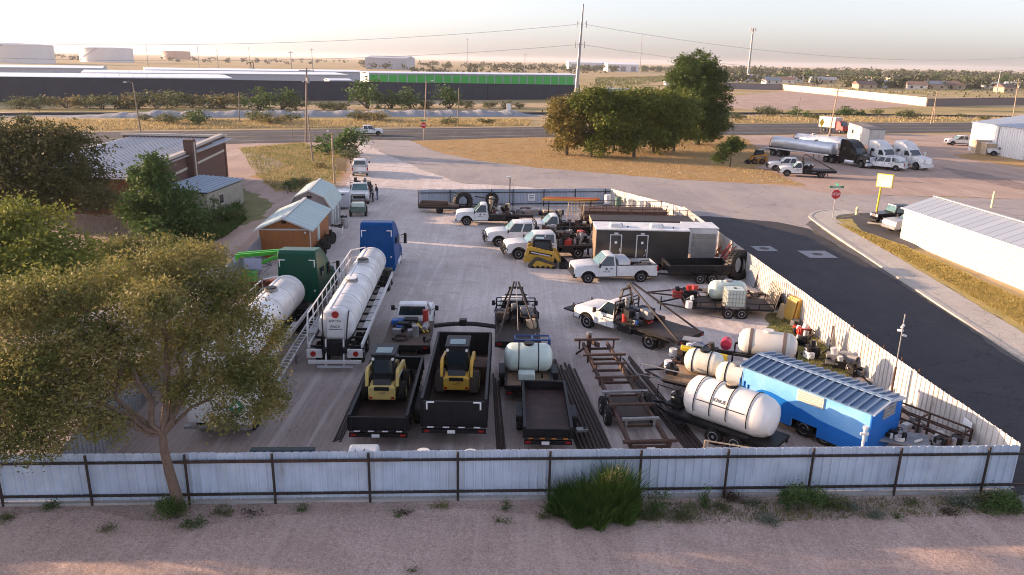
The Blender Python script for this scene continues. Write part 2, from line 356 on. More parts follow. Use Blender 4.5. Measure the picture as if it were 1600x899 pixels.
def crackify(m, scale=.22, w=.012, dark=.55):
    nt = m.node_tree; N = nt.nodes; L = nt.links; b = N['Principled BSDF']; src = b.inputs['Base Color'].links[0].from_socket
    tc = N.new('ShaderNodeTexCoord'); n = N.new('ShaderNodeTexNoise'); n.inputs['Scale'].default_value = .8; n.inputs['Detail'].default_value = 5; L.new(tc.outputs['Object'], n.inputs['Vector'])
    ad = N.new('ShaderNodeVectorMath'); ad.operation = 'MULTIPLY_ADD'; ad.inputs[1].default_value = (2.2, 2.2, 0); L.new(n.outputs['Color'], ad.inputs[0]); L.new(tc.outputs['Object'], ad.inputs[2])
    v = N.new('ShaderNodeTexVoronoi'); v.feature = 'DISTANCE_TO_EDGE'; v.inputs['Scale'].default_value = scale; L.new(ad.outputs[0], v.inputs['Vector'])
    r = N.new('ShaderNodeValToRGB'); e = r.color_ramp.elements; e[0].position = w*.4; e[0].color = (dark, dark, dark, 1); e[1].position = w; e[1].color = (1, 1, 1, 1); L.new(v.outputs[0], r.inputs[0])
    y = N.new('ShaderNodeMix'); y.data_type = 'RGBA'; y.blend_type = 'MULTIPLY'; y.inputs[0].default_value = 1; L.new(src, y.inputs[6]); L.new(r.outputs[0], y.inputs[7]); L.new(y.outputs[2], b.inputs['Base Color'])
crackify(STREET, .20, .010, .8); crackify(ROADG, .13, .010, .78); crackify(HWY, .12, .02, .7); crackify(KERB, .5, .012, .7)
# far dirt lots and fields
sheet('dirt_lot', [(1150, 150), (1230, 142), (1330, 149), (1440, 160), (1430, 166), (1330, 172), (1180, 172), (1130, 168)], LOT, jit=.8, step=4)
sheet('dirt_lot', [(-60, 246), (100, 238), (350, 224), (480, 221), (600, 219), (650, 222), (705, 242), (640, 262), (620, 330), (520, 400), (330, 400), (120, 420), (-200, 480)], LOT, jit=.3)
sheet('dry_grass', [(370, 232), (470, 222), (535, 236), (545, 262), (520, 290), (470, 300), (430, 300), (395, 275), (440, 255)], GOLD, jit=.5, kind='structure')
sheet('dry_grass', [(350, 280), (392, 300), (430, 318), (420, 340), (340, 360), (300, 350)], GREENG, jit=.4)
sheet('dirt_lot', [(1150, 212), (1700, 209), (1750, 310), (1600, 312), (1300, 303), (1185, 290), (1120, 270), (1080, 235)], LOT, jit=.3)
sheet('grass_island', [(640, 221), (830, 214), (1152, 211), (1205, 240), (1185, 262), (1262, 291), (1180, 287), (1050, 280), (850, 263), (745, 251), (690, 240)], GOLD, jit=.35)
sheet('dry_grass', [(1490, 243), (1540, 238), (1600, 248), (1760, 262), (1750, 272), (1600, 262), (1530, 252)], GOLD, jit=.4)
sheet('bare_track', [(1470, 262), (1540, 272), (1610, 290), (1700, 300), (1700, 306), (1590, 296), (1500, 275)], PARK, jit=.3)
# railway bank
def strip_along(p0, p1, w): 
    a = at(*p0); b_ = at(*p1); d = (b_-a).normalized(); n = Vector((-d.y, d.x, 0))*w/2
    return [tuple((a-n)[:2]), tuple((b_-n)[:2]), tuple((b_+n)[:2]), tuple((a+n)[:2])]
sheet('railway_ballast', [(-300, 190), (60, 183), (500, 183), (840, 182), (1200, 182), (1700, 188), (1700, 184), (1200, 177), (840, 177), (500, 178), (60, 177), (-300, 182)], BALLAST, jit=.3, step=4)
# highway, side road, street
HW_T = [(-150, 215), (130, 207), (460, 203), (830, 199), (1145, 194), (1520, 192), (1800, 190)]
HW_B = [(1800, 205), (1520, 207), (1180, 211), (830, 215), (640, 220), (460, 223), (130, 230), (-150, 242)]
sheet('highway', HW_T+HW_B, HWY, jit=.15, step=3)
sheet('side_road', [(560, 219), (640, 220), (690, 240), (745, 252), (850, 264), (1050, 281), (1180, 288), (1300, 303), (1600, 312), (1800, 318), (1800, 352), (1600, 345), (1420, 338), (1330, 334), (1290, 333), (1268, 345), (1280, 360), (1240, 372), (1090, 372), (1050, 330), (952, 300), (790, 292), (700, 285), (650, 262), (600, 244)], ROADG, jit=.25)
sheet('yard_ground', [(560, 219), (600, 240), (650, 262), (720, 287), (960, 302), (1080, 345), (1200, 455), (1345, 590), (1600, 775), (1610, 800), (-120, 810), (-150, 600), (250, 450), (400, 400), (450, 350), (535, 300), (560, 262)], YARD, jit=.2)
sheet('street', [(1060, 338), (1110, 339), (1215, 348), (1262, 358), (1290, 375), (1345, 402), (1450, 473), (1602, 572), (1900, 760), (2000, 1000), (1700, 1000), (1590, 800), (1470, 690), (1350, 592), (1200, 458), (1100, 372)], STREET, jit=.12)
sheet('street', [(18.6, 24), (25.8, 26), (25, 12), (24, -4), (23, -20), (22, -40), (14.5, -40), (17.2, 5)], STREET, px=False, jit=.1)
sheet('dust_along_kerb', [(1268, 346), (1300, 372), (1370, 411), (1460, 471), (1602, 567), (1700, 634), (1700, 640), (1600, 573), (1520, 521), (1440, 466), (1355, 412), (1290, 374), (1258, 352)], ground_mat('gutter_dust', (.17, .155, .145), (.11, .105, .105), (.23, .20, .185), .8, .4), jit=.1, step=.4)
sheet('foreground_ground', [(-600, 800), (0, 792), (500, 787), (1000, 784), (1575, 775), (1640, 850), (1750, 1100), (1750, 2400), (-600, 2400)], FORE, jit=.1)
FORE_Z = zlev[0]
sheet('grass_patch', [(1205, 490), (1245, 495), (1290, 530), (1320, 570), (1345, 600), (1300, 600), (1235, 560), (1205, 530)], GREENG, jit=.25, step=.4)
# two square concrete collars with manhole covers in the street
def collar(cx, cy, s, yaw, lab):
    c = at(cx, cy); zlev[0] += .004
    t = thing('manhole', lab, 'manhole', (c.x, c.y, zlev[0]), yaw, 'manhole covers set in the dark street')
    B().box((0, 0, .004), (s, s, .012)).build('collar', mat('grey_collar_concrete', (.30, .30, .32), (.24, .24, .25), 2, .9), t); B().cyl((0, 0, .0), (0, 0, .016), .42, n=20).build('cover', darkbrown, t)
collar(1194, 390, 1.7, R(4), 'iron manhole cover in a small pale concrete square, the one nearer the white fence')
collar(1277, 399, 2.3, R(4), 'iron manhole cover in the larger pale concrete square in mid street')
# kerb and sidewalk of the street on the right
KP = [(34.5, 79.0), (31.6, 77.6), (29.8, 75.2), (29.2, 72.6), (28.6, 66), (27.9, 57), (27.2, 47), (26.6, 38), (25.7, 25), (25, 12), (24, -4), (23, -20), (22, -40)]
def ribbon(name, path, w0, w1, z0, z1, m):
    """slab along a path, from w0 to w1 metres to its left"""
    P = [Vector((x, y, 0)) for x, y in path]; mb = B(); n = len(P); vs_ = []
    for i, p in enumerate(P):
        d = (P[min(i+1, n-1)]-P[max(i-1, 0)]).normalized(); nn = Vector((-d.y, d.x, 0))
        for w, z in ((w0, z0), (w0, z1), (w1, z1), (w1, z0)): vs_.append(p+nn*w+Vector((0, 0, z)))
    fs = [tuple(range(4)), tuple(range(4*n-1, 4*n-5, -1))]
    for i in range(n-1):
        for j in range(4): fs.append((4*i+j, 4*i+(j+1) % 4, 4*i+4+(j+1) % 4, 4*i+4+j))
    mb.add(vs_, fs); return mb.build(name, m, smooth=0)
def smooth_path(P, k=6):
    out = []
    for i in range(len(P)-1):
        p0, p1, p2, p3 = [Vector(P[max(0, min(len(P)-1, i+j))]) for j in (-1, 0, 1, 2)]
        for s in range(k):
            t = s/k; out.append(tuple(.5*((2*p1)+(p2-p0)*t+(2*p0-5*p1+4*p2-p3)*t*t+(-p0+3*p1-3*p2+p3)*t**3)))
    return out+[tuple(P[-1])]
kp = smooth_path([Vector(p).to_3d() for p in KP]); kp = [(p[0], p[1]) for p in kp]
struct(ribbon('kerb', kp, 0, .32, 0, .17, KERB))
struct(ribbon('sidewalk', kp, .325, 2.5, 0, .14, KERB))
jb = B()
acc = 0
for i in range(len(kp)-1):
    a, b_ = Vector(kp[i]+(0,)), Vector(kp[i+1]+(0,)); d = b_-a; acc += d.length
    if acc > 1.8:
        acc = 0; n_ = Vector((-d.y, d.x, 0)).normalized(); jb.bar(a+n_*.34+Vector((0, 0, .139)), a+n_*2.48+Vector((0, 0, .139)), .03, .006)
struct(jb.build('sidewalk_joints', steel, smooth=0))
sheet('parking_asphalt', [(1310, 344), (1352, 336), (1430, 336), (1430, 395), (1408, 395), (1338, 362)], HWY, jit=.05, z=.145)
vg = [at(1302, 346), at(1330, 344), at(1345, 362), at(1412, 385), at(1600, 470), at(1900, 600)]
vl = [(p.x, p.y) for p in vg]+[(kp[i][0]+2.5, kp[i][1]) for i in range(len(kp)-1, 17, -1)]
sheet('verge_grass', vl, YGRASS, px=False, jit=.1, step=.4, z=.15)
sheet('street', [(1575, 780), (1640, 775), (1900, 1000), (1760, 1100), (1660, 860)], ground_mat('grey_apron', (.3, .29, .3), (.24, .23, .24), (.36, .34, .33), .4), jit=.1)
# road paint on the highway
pm_ = mat('worn_road_paint', (.55, .53, .48), (.25, .24, .23), 3, .8); py_ = mat('worn_yellow_paint', (.55, .42, .12), (.25, .22, .17), 3, .8)
def lerp_line(A, Bp, t): return [((a[0]*(1-t)+b_[0]*t), (a[1]*(1-t)+b_[1]*t)) for a, b_ in zip(A, Bp)]
HB = HW_B[::-1]; hb = [(-150, 242), (130, 230), (460, 223), (830, 215), (1145, 211.5), (1520, 207), (1800, 205)]
for t, m_, nm in ((.18, pm_, 'edge_line'), (.5, py_, 'centre_line'), (.82, pm_, 'edge_line')):
    ln = lerp_line(HW_T, hb, t); P = [at(*p) for p in ln]
    zlev[0] += .004
    o = ribbon(nm, [(p.x, p.y) for p in P], -.12, .12, zlev[0], zlev[0]+.004, m_); struct(o)

# ---------------------------------------------------------------- foliage
def leafmat(name, a, b_, tr=.3): return mat(name, a, b_, rough=.65, spec=.25, lo=0, hi=1, transl=tr, island=True)
L_near = leafmat('olive_leaves', (.05, .085, .018), (.33, .27, .09))
L_yel = leafmat('yellow_green_leaves', (.09, .12, .02), (.26, .26, .05))
L_grn = leafmat('fresh_green_leaves', (.045, .09, .025), (.10, .16, .045))
L_grove = leafmat('grove_leaves', (.028, .055, .008), (.19, .21, .03), .2)
L_gold = leafmat('autumn_leaves', (.08, .08, .018), (.32, .24, .07), .25)
L_pine = leafmat('pine_needles', (.018, .042, .008), (.10, .145, .025), .15)
L_bush = leafmat('scrub_leaves', (.07, .09, .035), (.19, .19, .08), .2)
L_weed = leafmat('weed_leaves', (.045, .10, .025), (.12, .17, .05), .3)
L_sage = leafmat('sage_leaves', (.12, .15, .11), (.22, .24, .17), .2)
L_straw = leafmat('straw_leaves', (.36, .27, .12), (.5, .4, .2), .3)
L_dead = leafmat('dead_weed', (.05, .03, .02), (.10, .065, .045), .1)
bark = mat('tree_bark', (.13, .085, .06), (.22, .15, .11), 5, .9, bump=.6, bscale=14, stretch=(3, 3, 1))
barkdk = mat('dark_bark', (.07, .05, .038), (.12, .09, .07), 5, .9, bump=.5, bscale=14)
def leaves(name, blobs, n, size, m, parent=None, seed=0, clump=.35, per=34, aspect=.5, shell=.55, droop=.25):
    rg = np.random.default_rng(seed); bl = np.array(blobs, float)
    wgt = (bl[:, 3]*bl[:, 4]*bl[:, 5])**.67; wgt /= wgt.sum()
    nc = max(1, n//per); idx = rg.choice(len(bl), nc, p=wgt)
    d = rg.normal(size=(nc, 3)); d /= np.linalg.norm(d, axis=1)[:, None]
    rad = 1-np.abs(rg.normal(0, 1-shell, nc)).clip(0, .95)
    cc = bl[idx, :3]+d*bl[idx, 3:6]*rad[:, None]
    n = nc*per
    csz = rg.uniform(.5, 1.4, nc)
    cen = np.repeat(cc, per, 0)+rg.normal(size=(n, 3))*clump*np.repeat(csz, per)[:, None]*np.array([1, 1, .7])
    cen[:, 2] -= np.abs(rg.normal(0, droop*clump, n))
    cen[:, 2] = np.maximum(cen[:, 2], .04)
    a = rg.normal(size=(n, 3)); a[:, 2] *= .8; a /= np.linalg.norm(a, axis=1)[:, None]
    b_ = np.cross(a, rg.normal(size=(n, 3))); b_ /= np.linalg.norm(b_, axis=1)[:, None]
    s = size*(rg.uniform(.45, 1.0, n)+rg.random(n)**4*1.0)[:, None]; a *= s; b_ *= s*aspect
    V = np.empty((n, 4, 3)); V[:, 0] = cen-a; V[:, 1] = cen+b_; V[:, 2] = cen+a; V[:, 3] = cen-b_
    me = bpy.data.meshes.new(name); me.vertices.add(4*n); me.vertices.foreach_set('co', V.reshape(-1).astype(np.float32))
    me.loops.add(4*n); me.loops.foreach_set('vertex_index', np.arange(4*n, dtype=np.int32))
    me.polygons.add(n); me.polygons.foreach_set('loop_start', np.arange(0, 4*n, 4, dtype=np.int32))
    me.update(calc_edges=True); me.materials.append(m)
    o = bpy.data.objects.new(name, me); COL.objects.link(o)
    if parent is not None: o.parent = parent
    return o, cc
def limb_path(a, b_, rnd, wob=.12, k=6, sag=0):
    a = Vector(a); b_ = Vector(b_); L_ = (b_-a).length; out = []
    o = Vector((0, 0, 0))
    for i in range(k+1):
        t = i/k
        if 0 < i < k: o = o*.6+Vector((rnd.uniform(-1, 1), rnd.uniform(-1, 1), rnd.uniform(-.6, .6)))*L_*wob*.5
        out.append(a.lerp(b_, t)+(o if i < k else Vector((0, 0, 0)))+Vector((0, 0, sag*L_*math.sin(t*PI))))
    return out
def tree(name, label, cat, loc, trunk, limbs, blobs, n, size, m, bk=bark, group=None, seed=1, clump=.35, per=34, twigs=40, r0=.25, shell=.55, yaw=0, twr=.02, aspect=.5):
    """trunk: points; limbs: list of (start index on trunk, end point); crown from blobs"""
    rnd = random.Random(seed); t = thing(name, label, cat, loc, yaw, group)
    tb = B(); k = len(trunk)
    tb.tube(trunk, [r0*(1.35 if i == 0 else 1-.5*i/k) for i in range(k)], 10)
    ends = []
    for (si, e, rr) in limbs:
        p = limb_path(trunk[si], e, rnd, .14, 7, .05); tb.tube(p, [rr*(1-.75*i/7) for i in range(8)], 7); ends.append(p)
    cr, cc = leaves('crown', blobs, n, size, m, t, seed, clump, per, shell=shell, aspect=aspect)
    allp = [q for p in ends for q in p[3:]] or [Vector(trunk[-1])]
    for i in range(min(twigs, len(cc))):
        c = Vector(cc[rnd.randrange(len(cc))]); q = min(allp, key=lambda p: (p-c).length+rnd.uniform(0, .8))
        tb.tube(limb_path(q, c, rnd, .2, 4), [twr*1.6, twr*1.3, twr, twr*.7, twr*.4], 4)
    tb.build('trunk', bk, t)
    return t
def bush_mesh(n, size, m, rx, rz, seed, clump=.25, stems=7, per=24):
    rnd = random.Random(seed); t = thing('bush', '', 'bush')
    bl = [(rnd.uniform(-.5, .5)*rx, rnd.uniform(-.5, .5)*rx, rz*rnd.uniform(.35, .7), rx*rnd.uniform(.35, .65), rx*rnd.uniform(.35, .65), rz*rnd.uniform(.28, .45)) for _ in range(5)]
    o, cc = leaves('foliage', bl, n, size, m, t, seed, clump, per)
    sb = B()
    for i in range(stems): sb.tube(limb_path((rnd.uniform(-.1, .1), rnd.uniform(-.1, .1), 0), cc[rnd.randrange(len(cc))], rnd, .15, 4), [.05*rz/2, .04*rz/2, .03*rz/2, .02*rz/2, .01*rz/2], 4)
    sb.build('stem', barkdk, t)
    return t
ORD = ['first', 'second', 'third', 'fourth', 'fifth', 'sixth', 'seventh', 'eighth', 'ninth', 'tenth', 'eleventh', 'twelfth', 'thirteenth', 'fourteenth', 'fifteenth', 'sixteenth', 'seventeenth', 'eighteenth', 'nineteenth', 'twentieth', 'twenty-first', 'twenty-second', 'twenty-third', 'twenty-fourth', 'twenty-fifth', 'twenty-sixth', 'twenty-seventh', 'twenty-eighth', 'twenty-ninth', 'thirtieth']
# ---------------------------------------------------------------- corrugated fences
def stained(m, rustc=(.20, .11, .07), lo=.60, hi=.72, st=(1.3, 1, .35), scale=.9):
    nt = m.node_tree; N = nt.nodes; L = nt.links; b = N['Principled BSDF']; src = b.inputs['Base Color'].links[0].from_socket
    tc = N.new('ShaderNodeTexCoord'); mp = N.new('ShaderNodeMapping'); mp.inputs['Scale'].default_value = st; n = N.new('ShaderNodeTexNoise'); n.inputs['Scale'].default_value = scale; n.inputs['Detail'].default_value = 9; n.inputs['Roughness'].default_value = .72
    L.new(tc.outputs['Object'], mp.inputs[0]); L.new(mp.outputs[0], n.inputs['Vector']); r = N.new('ShaderNodeValToRGB'); r.color_ramp.elements[0].position = lo; r.color_ramp.elements[1].position = hi; r.color_ramp.elements[1].color = (.75, .75, .75, 1); L.new(n.outputs[0], r.inputs[0])
    x = N.new('ShaderNodeMix'); x.data_type = 'RGBA'; L.new(r.outputs[0], x.inputs[0]); L.new(src, x.inputs[6]); x.inputs[7].default_value = rustc+(1,)
    g = N.new('ShaderNodeTexNoise'); g.inputs['Scale'].default_value = 1.1; g.inputs['Detail'].default_value = 6; L.new(tc.outputs['Object'], g.inputs['Vector']); gr = N.new('ShaderNodeValToRGB'); gr.color_ramp.elements[0].position = .3; gr.color_ramp.elements[0].color = (.8, .8, .8, 1); gr.color_ramp.elements[1].position = .7; gr.color_ramp.elements[1].color = (1.08, 1.08, 1.08, 1); L.new(g.outputs[0], gr.inputs[0])
    y = N.new('ShaderNodeMix'); y.data_type = 'RGBA'; y.blend_type = 'MULTIPLY'; y.inputs[0].default_value = 1; L.new(x.outputs[2], y.inputs[6]); L.new(gr.outputs[0], y.inputs[7]); L.new(y.outputs[2], b.inputs['Base Color']); return m
sheetA = mat('fence_sheet', (.54, .62, .74), (.62, .69, .79), rough=.42, metal=.05, island=True, lo=0, hi=1)
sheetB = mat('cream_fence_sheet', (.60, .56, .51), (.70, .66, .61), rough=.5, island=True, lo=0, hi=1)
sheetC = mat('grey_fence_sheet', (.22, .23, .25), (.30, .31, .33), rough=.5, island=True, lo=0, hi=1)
stained(sheetA, (.30, .25, .23), .62, .74); stained(sheetB, (.36, .27, .20), .56, .72); stained(white, (.50, .46, .42), .60, .80, (1, 1, 1), 1.2); stained(poly, (.45, .36, .22), .60, .78, (1, 1, .4))
def ribbed(mb, x0, x1, z0, z1, y=0, rib=.045, pitch=.305, w=.91, side=-1, seed=0):
    """ribbed metal sheets standing along x, each sheet its own island with a tiny lean and height change"""
    rnd = random.Random(seed); x = x0; k = 0
    while x < x1-.01:
        xe = min(x+w, x1); dz = rnd.uniform(-.012, .012); dy = rnd.uniform(0, .008); pr = []
        q = x+.006
        while q < xe-.02:
            pr += [(q, 0), (q+pitch*.2, 0), (q+pitch*.25, rib), (q+pitch*.38, rib), (q+pitch*.43, 0)]; q += pitch
        pr.append((xe, 0)); pr = [(min(a, xe), b_) for a, b_ in pr]; n = len(pr); vs_ = []
        for (a, b_) in pr: vs_ += [(a, y+side*(b_+dy), z0), (a, y+side*(b_+dy), z1+dz), (a, y+side*(b_+dy-.012), z1+dz), (a, y+side*(b_+dy-.012), z0)]
        fs = []
        for i in range(n-1):
            for j in range(4): fs.append((4*i+j, 4*i+(j+1) % 4, 4*i+4+(j+1) % 4, 4*i+4+j))
        mb.add(vs_, fs); x = xe; k += 1
def fence(label, a, b_, h, z0, posts, m, railm=darkbrown, rails=(.35, 1.5), side=-1, pole_h=None, ext=0, cat='fence', base=True, seed=0, postr=.045):
    a = Vector(a+(0,)); b_ = Vector(b_+(0,)); d = b_-a; L_ = d.length
    t = thing('corrugated_fence', label, cat, a, math.atan2(d.y, d.x))
    mb = B(); ribbed(mb, 0, L_, z0, z0+h, side=side, seed=seed); mb.build('metal_panel', m, t, smooth=0, recalc=False)
    for z in rails: B().bar((-.02, side*.08, z+z0), (L_+ext, side*.08, z+z0), .07).build('rail', railm, t, smooth=0)
    for p in posts: B().cyl((p, side*.16, 0), (p, side*.16, pole_h or (z0+h+.02)), postr, n=8).build('post', railm, t)
    if base: B().box((L_/2, -side*0+side*.02, z0/2-.02), (L_, .3, z0)).build('concrete_base', concrete, t, smooth=0)
    return t
FA, FB_ = (-27.0, 21.30), (17.95, 23.91)
fd = (Vector(FB_)-Vector(FA)).normalized()
posts = []
for px in (-140, 5, 144, 296, 430, 578, 715, 857, 997, 1131, 1262, 1397, 1533):
    y = 790-px*.012; p = at(px, y, .1); k = (p.x-FA[0])/fd.x; posts.append(k)
ff = fence('long pale blue-white corrugated fence with dark brown pipe rails and posts across the foreground', FA, FB_, 1.72, .17, posts, sheetA, ext=.45, rails=(.2, 1.42), seed=3)
B().box((19.8, -.145, 1.63), (7.4, .05, .09)).build('rusty_plank', rust, ff)
RA, RB = (15.6, 68.7), (17.2, 36.2)
fence('longest cream ribbed fence stretch along the street, without visible posts, beyond the gate', RA, RB, 1.85, .1, (), sheetB, rails=(), side=-1, seed=5)
# gate section with rusty frame
fence('cream fence stretch on a rusty pipe frame with a tall rusty gate post', RB, (17.62, 30.4), 1.8, .1, (.05, 1.45, 2.9, 4.4, 5.75), sheetB, railm=rust, rails=(.3, 1.55), side=1, pole_h=2.0, seed=7)
fence('cream fence stretch with a rusty top pipe behind the metal tables in the near corner', (17.62, 30.4), (18.1, 24.1), 1.75, .1, (1.5, 3.4, 5.2), sheetB, railm=rust, rails=(1.35, 1.55), side=1, pole_h=1.7, seed=8)
fence('short sunlit cream fence with a dark top rail at the far right corner', (10.08, 78.74), RA, 1.75, .1, (2.3, 4.6, 6.9, 9.2, 11.3), sheetB, rails=(.3, 1.45), side=1, seed=9)
F3, F4 = (-9.57, 75.64), (10.08, 78.74)
pf = []
for px in (655, 704, 768, 801, 849, 898, 945): p = at(px, 323, 0); pf.append((p.x-F3[0])/math.cos(math.atan2(3.1, 19.65)))
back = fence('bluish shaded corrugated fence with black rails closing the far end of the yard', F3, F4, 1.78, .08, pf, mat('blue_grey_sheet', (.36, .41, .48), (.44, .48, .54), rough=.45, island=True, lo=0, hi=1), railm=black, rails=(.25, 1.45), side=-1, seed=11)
s_ = B().box((11.5, -.14, 1.0), (.75, .02, .7)).build('notice_board', signwhite, back)
for k in range(3): B().box((11.5, -.155, 1.18-k*.17), (.5, .008, .06)).build('notice_line', lettering, s_)
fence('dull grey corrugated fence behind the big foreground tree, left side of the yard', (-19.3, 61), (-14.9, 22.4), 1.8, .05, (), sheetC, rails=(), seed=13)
# the foreground utility pole with cameras on the fence
def camera_pole(loc):
    t = thing('camera_pole', 'slim grey pole with security cameras rising above the street fence', 'pole', loc)
    B().cyl((0, 0, 0), (0, 0, 1.9), .05, n=10).build('lower_post', rust, t); B().cyl((0, 0, 1.9), (0, 0, 4.35), .028, n=8).build('mast', steel, t)
    for z, a in ((3.4, 0), (3.6, 2), (3.85, 4)):
        c = B().cyl((.03, 0, z), (.22*math.cos(a), .22*math.sin(a), z-.06), .055, n=10); c.build('camera', whitedirty, t, bevel=.01)
    return t
cp = at(1410, 630, .0); camera_pole((16.95, 30.9, 0))

# ---------------------------------------------------------------- brick building with lean-to (left)
brick = mat('brown_brick', (.10, .052, .042), (.15, .08, .062), 14, .9, stretch=(1, 1, 3), bump=.2)
brickred = mat('red_brown_wall', (.20, .075, .042), (.12, .05, .032), 2, .9)
stone = mat('pale_stone_trim', (.55, .49, .42), (.42, .37, .31), 3, .8)
roofm = mat('grey_metal_roof', (.36, .38, .43), (.44, .46, .50), rough=.38, metal=.3, island=True, lo=0, hi=1)
def roof_sheets(mb, x0, x1, y0, y1, zf, pitch=.6, along='y'):
    """standing seam sheets, seams running along y"""
    x = x0
    while x < x1-.01:
        xe = min(x+pitch, x1)
        mb.add([(x+.01, y0, zf(x, y0)), (xe-.05, y0, zf(xe, y0)), (xe-.05, y1, zf(xe, y1)), (x+.01, y1, zf(x, y1)),
                (x+.01, y0, zf(x, y0)-.05), (xe-.05, y0, zf(xe, y0)-.05), (xe-.05, y1, zf(xe, y1)-.05), (x+.01, y1, zf(x, y1)-.05)], [(0, 1, 2, 3), (7, 6, 5, 4), (0, 4, 5, 1), (1, 5, 6, 2), (2, 6, 7, 3), (3, 7, 4, 0)])
        mb.bar((xe-.03, y0, zf(xe, y0)+.03), (xe-.03, y1, zf(xe, y1)+.03), .05, .1)
        x = xe
bb = thing('brick_building', 'brown brick building with a grey metal roof, stone band and square chimney', 'building', (-46.5, 66, 0))
B().prism([(0, 0), (12.8, 0), (12.8, 4.0), (0, 4.0)], .15, .55, 'y').build('front_wall', brickred, bb, smooth=0)
B().add([(12.8, .1, 0), (13.2, .1, 0), (11.4, 26, 0), (11.0, 26, 0), (12.8, .1, 4.3), (13.2, .1, 4.3), (11.4, 26, 5.2), (11.0, 26, 5.2)], [(3, 2, 1, 0), (4, 5, 6, 7), (0, 1, 5, 4), (1, 2, 6, 5), (2, 3, 7, 6), (3, 0, 4, 7)]).build('side_wall', brick, bb, smooth=0)
B().box((5.4, 26.2, 2.5), (12.2, .4, 5)).build('back_wall', brick, bb, smooth=0); B().box((-.2, 13, 2.2), (.4, 26, 4.4)).build('far_wall', brick, bb, smooth=0)
for (y0, y1, z0, z1) in ((.1, 8, 4.35, 4.45), (8, 16, 4.65, 4.75), (16, 26, 5.0, 5.3)):
    xs = lambda y: 13.0-1.8*(y-.1)/25.9
    B().add([(xs(y0)-.28, y0, z0-.15), (xs(y0)+.26, y0, z0-.15), (xs(y1)+.26, y1, z1-.15), (xs(y1)-.28, y1, z1-.15), (xs(y0)-.28, y0, z0+.12), (xs(y0)+.26, y0, z0+.12), (xs(y1)+.26, y1, z1+.12), (xs(y1)-.28, y1, z1+.12)], [(3, 2, 1, 0), (4, 5, 6, 7), (0, 1, 5, 4), (1, 2, 6, 5), (2, 3, 7, 6), (3, 0, 4, 7)]).build('coping', stone, bb, smooth=0)
B().box((5.4, 26.2, 5.15), (12.6, .5, .25)).build('coping', stone, bb, smooth=0); B().box((-.2, 13, 4.5), (.5, 26, .2)).build('coping', stone, bb, smooth=0)
B().add([(13.22, .3, 2.6), (13.26, .3, 2.6), (11.46, 25.9, 3.35), (11.42, 25.9, 3.35), (13.22, .3, 2.85), (13.26, .3, 2.85), (11.46, 25.9, 3.6), (11.42, 25.9, 3.6)], [(3, 2, 1, 0), (4, 5, 6, 7), (0, 1, 5, 4), (1, 2, 6, 5), (2, 3, 7, 6), (3, 0, 4, 7)]).build('stone_band', stone, bb, smooth=0)
B().box((12.6, 13.5, 3.0), (.9, 1.0, 6)).build('chimney', brick, bb, smooth=0); B().box((13.06, 13.5, 2.9), (.06, .25, 5.6)).build('downpipe', stone, bb, smooth=0)
rb = B(); roof_sheets(rb, 0, 12.7, -.2, 26, lambda x, y: 3.95+.035*y+(0 if y < 0 else 0), .45)
rr = rb.build('roof', roofm, bb, smooth=0)
B().box((6.5, 6.5, 4.35), (.5, .4, .4)).build('roof_vent', blacksatin, rr); B().box((5.2, 4.5, 4.25), (.6, .3, .25)).build('roof_vent', blacksatin, rr)
for x in (2, 5.5, 9): B().box((x, .12, 1.6), (1.3, .1, 1.3)).build('window', glass, bb, smooth=0)
lt = thing('lean_to_shed', 'small pale metal shed with a grey-blue roof and one dark window beside the brick building', 'shed', (-32.2, 68.6, 0), R(-3))
B().box((2.0, 4.4, 1.1), (4.0, 8.2, 2.2)).build('wall', mat('drab_shed_wall', (.36, .33, .27), (.28, .25, .2), 1.5, .8), lt, smooth=0)
lb = B(); roof_sheets(lb, -.5, 4.2, .1, 8.7, lambda x, y: 2.65-.06*x, .5); lb.build('roof', mat('dull_blue_roof', (.24, .30, .38), (.30, .36, .42), rough=.5, island=True, lo=0, hi=1), lt, smooth=0)
w_ = B().box((4.02, 3.2, 1.3), (.06, 1.0, 1.0)).build('window', stone, lt); B().box((4.05, 3.2, 1.3), (.06, .8, .8)).build('pane', glass, w_)
# board fence and scrap at its front
for i, (x, y, w, a) in enumerate(((-37, 61.3, 7, R(-2)), (-30.4, 60.4, 5, R(-6)))):
    t = thing('board_fence', ('weathered grey board fence in front of the brick building', 'short leaning grey board fence right of the scrap heap')[i], 'fence', (x, y, 0), a)
    mb = B(); r_ = random.Random(i)
    for k in range(int(w/.17)): mb.box((k*.17, r_.uniform(-.01, .01), .85+r_.uniform(-.06, .04)), (.15, .025, 1.7))
    mb.build('boards', mat('grey_boards', (.26, .23, .21), (.17, .15, .14), 2, .9), t, smooth=0); B().box((w/2, .05, 1.2), (w, .05, .09)).build('rail', wood, t, smooth=0)

